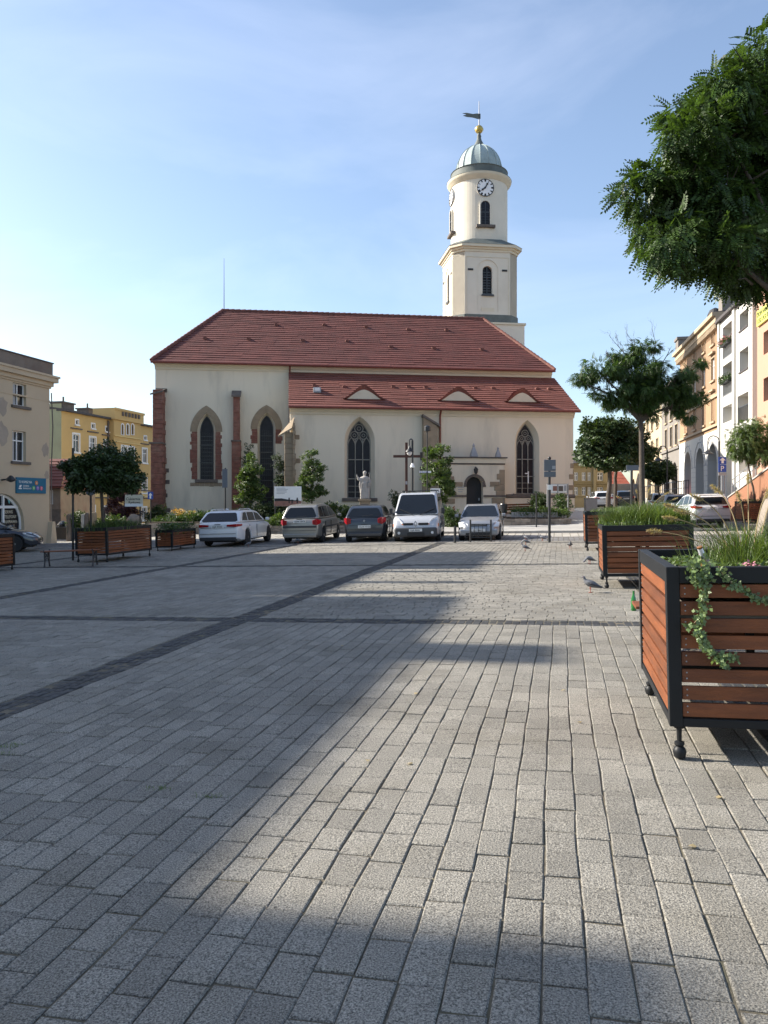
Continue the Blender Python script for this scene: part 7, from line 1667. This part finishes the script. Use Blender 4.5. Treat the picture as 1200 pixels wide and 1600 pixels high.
# old gravestone like slabs / garden posts left
for i, (px, y0, y1, wd_, m_, lab) in enumerate(((108,803,838,7,'darkstone','dark upright stone slab, leftmost in the garden beyond the left planter'),(130,803,838,5,'concrete','pale narrow stone post in the garden beyond the left planter'),(136,801,838,6,'darkstone','dark stone slab beside the pale post in the left garden'),(147,800,836,7,'sandstone','tall round topped tan stone slab in the left garden'))):
    Y = 39.5; p = at(px, y1, Y); hz_ = (y1-y0)*Y/F; w_ = wd_*Y/F/2; b = MB(); b.prism(roundarch(-w_, w_, -.4, hz_-w_, 8), -.1, .1); o = b.build('stone_slab', m_, None, bev=.02); o.location = (p.x, Y, p.z); tag(o, lab, 'stone slab')
# steps left of the church
Y0 = 40.5; p = at(212, 828, Y0); q = at(255, 828, Y0); b = MB()
for i in range(4): b.box(0, q.x-p.x, i*.35, 2.2, -.2, .16*(i+1)-.1)
o = b.build('steps', 'concrete', None, bev=.01); o.location = (p.x, Y0, gz(p.x, Y0)); tag(o, 'short stone steps leading up to the church corner', 'steps')
# box cabinet and red sign near the olive house
g_ = at(923, 797, 52); t = thing('street_cabinet', 'pale green grey street cabinet near the church end', 'cabinet', (g_.x, 52, gz(g_.x, 52))); b = MB(); b.box(-.4,.4,-.2,.2,0,1.2); b.build('cabinet_body', 'signgrey', t, bev=.02); b = MB(); b.box(-.43,.43,-.23,.23,1.2,1.26); b.build('lid', 'zinc', t)
t, hh, Y = pole('information_sign', 'dark direction board on a post beyond the forked tree', 'sign', 987, 800, 727, Y=30, r=.05); z = lambda y: at(987, y, Y).z-t.location.z; plate(t, 'board', -.23, .26, z(735.5), z(727), -.06, 'signback')
# stone block at the right edge
g_ = G(1188, 838); b = MB(); b.prism([(-.15,-.1),(1.4,-.1),(1.3,1.5),(.45,1.7),(.15,1.2)], -.3, .3); o = b.build('stone_block', 'rubble', None, bev=.08, seg=3); o.location = tuple(g_); tag(o, 'upright grey stone block at the right edge before the planter', 'stone block')
# person in the arcade
def person(lab, X, Y, Z, face, top, legs, pose=0):
    t = thing('person', lab, 'person', (X, Y, Z), face); b = MB()
    def T(p_, r_, n=10, sq=1.): b.tube(p_, r_, n, 0, sq)
    T([(0,0,.88),(0,0,1.0),(0,0,1.15),(0,.01,1.35),(0,.01,1.44),(0,0,1.5),(0,0,1.56)], [.15,.145,.14,.17,.13,.06,.055], 14)
    b.sphere((0,-.01,1.64), .1, 10, sc=(.85,1,1.15))
    b.tube([(0,-.1,1.64),(0,-.13,1.62),(0,-.1,1.6)], [.01,.018,.01], 6)
    for s in (-1, 1):
        T([(s*.09,0,.92),(s*.1,0,.5),(s*.1,.02,.1),(s*.1,-.02,.05)], [.09,.065,.045,.045]); T([(s*.1,.04,.04),(s*.1,-.1,.035),(s*.1,-.18,.03)], [.04,.042,.03])
        T([(s*.18,0,1.4),(s*.23,.02,1.15),(s*.22,-.12,.95)], [.055,.045,.033]); T([(s*.22,-.12,.95),(s*.215,-.17,.9)], [.033,.03]); 
        for k in range(4): T([(s*(.2+.012*k),-.17,.9),(s*(.2+.012*k),-.21,.86-.005*k)], [.01,.008], 5)
        T([(s*.19,-.15,.92),(s*.17,-.18,.9)], [.011,.009], 5)
    o = b.build('body', 'skin', t); rm = o.modifiers.new('merge', 'REMESH'); rm.mode = 'VOXEL'; rm.voxel_size = .015; rm.use_smooth_shade = True
    b = MB(); b.tube([(0,0,.86),(0,0,1.0),(0,0,1.15),(0,.01,1.35),(0,.01,1.45)], [.165,.16,.155,.185,.11], 14)
    for s in (-1, 1): b.tube([(s*.17,0,1.42),(s*.232,.02,1.15),(s*.225,-.08,1.02)], [.07,.058,.046], 10)
    b.build('jacket', top, t, smooth=True); b = MB()
    for s in (-1, 1): b.tube([(s*.08,0,.95),(s*.1,0,.5),(s*.1,.02,.08)], [.105,.08,.06], 10)
    b.build('trousers', legs, t, smooth=True); b = MB(); b.sphere((0,.015,1.665), .108, 9, sc=(.88,1,1.08)); b.v = [(x, max(y, -.055 if z_ < 1.69 else -.09), z_) for x, y, z_ in b.v]; b.build('hair', 'black', t, smooth=True); return t
pw_ = BH.world(ac[0]+.1, 1.2, 0); person('person in a dark jacket standing under the first white arch', pw_.x, pw_.y, GR+.88, RA+R(0), 'cartrim', 'black')
b = MB(); b.box(-.9,.9,-.3,.3,0,1.0); o = b.build('market_stand', 'redcloth', None, bev=.03); pw_ = BH.world(ac[0]-.6, .9, 0); o.location = (pw_.x, pw_.y, GR+.88); o.rotation_euler = (0,0,RA); tag(o, 'dark red covered stand under the first white arch', 'stand')
# pigeons
def pigeon(lab, px, py, head, peck=0., s=1.):
    g_ = G(px, py); t = thing('pigeon', lab, 'pigeon', group='pigeons on the paving'); ground_align(t, g_.x, g_.y, R(head)); t.scale = (s,)*3
    hx, hz = (.10, .225) if not peck else (.17, .06)
    b = MB(); nk = [(.085,0,.185),(.095,0,.205)] if not peck else [(.10,0,.13),(.14,0,.095)]
    b.tube([(-.155,0,.078),(-.12,0,.085),(-.075,0,.10),(-.03,0,.12),(.02,0,.138),(.055,0,.152),(.075,0,.168 if not peck else .15)]+nk+[(hx,0,hz),(hx+.018,0,hz+.004),(hx+.030,0,hz-.004)], [.016,.024,.04,.056,.06,.052,.04,.028,.024,.026,.021,.007], 14, 0, .85)
    body = b.build('body', 'pigeongrey', t, smooth=True)
    b = MB(); b.tube([(hx+.024,0,hz-.001),(hx+.046,0,hz-.012)], [.006,.002], 6); b.build('beak', 'pigeondark', t)
    for k in (-1, 1): b = MB(); b.sphere((hx+.012, k*.021, hz+.006), .0045, 5); b.build('eye', 'amberlamp', t)
    for k in (-1, 1):
        b = MB(); b.tube([(.045,k*.04,.15),(0,k*.052,.135),(-.07,k*.04,.108),(-.15,k*.012,.085)], [.018,.038,.03,.006], 8, 0, .5); b.build('wing', 'signback' if peck else 'pigeondark', t, smooth=True)
        b = MB(); b.tube([(.01,k*.025,.09),(.012,k*.026,.03),(.01,k*.026,.006)], [.012,.005,.004], 6)
        for a in (-.5, 0, .5, 3.14): b.tube([(.01,k*.026,.005),(.01+.03*math.cos(a),k*.026+.03*math.sin(a),.003)], [.004,.002], 5)
        b.build('leg', 'pigeonpink', t)
    b = MB(); b.add([(-.12,-.022,.09),(-.12,.022,.09),(-.205,.028,.062),(-.205,-.028,.062),(-.12,-.022,.08),(-.12,.022,.08),(-.205,.028,.057),(-.205,-.028,.057)], [(0,1,2,3),(7,6,5,4),(0,3,7,4),(1,5,6,2),(3,2,6,7)]); b.build('tail', 'pigeondark', t)
pigeon('grey pigeon standing beside the foot of the middle planter', 924, 926, 165, 0, 1.15)
pigeon('dark pigeon pecking near the far corner of the middle planter', 922, 881, 200, 1)
pigeon('pigeon walking on the far paving, nearest of the group by the sign pole', 821, 861, 165)
pigeon('pigeon in the far group, second from the camera, pecking', 822, 851, 180, 1)
pigeon('dark pigeon behind the pecking one, left of the sign pole', 822, 845, 120)
pigeon('dark pigeon just left of the sign pole base', 848, 845, 140)
pigeon('small pigeon seen head on, alone right of the sign pole', 891, 857, 265)
pigeon('pigeon beside the rear wheel of the white estate car', 388, 855, 10)
pigeon('pigeon near the beige compact car wheel', 466, 849, 190, 1)
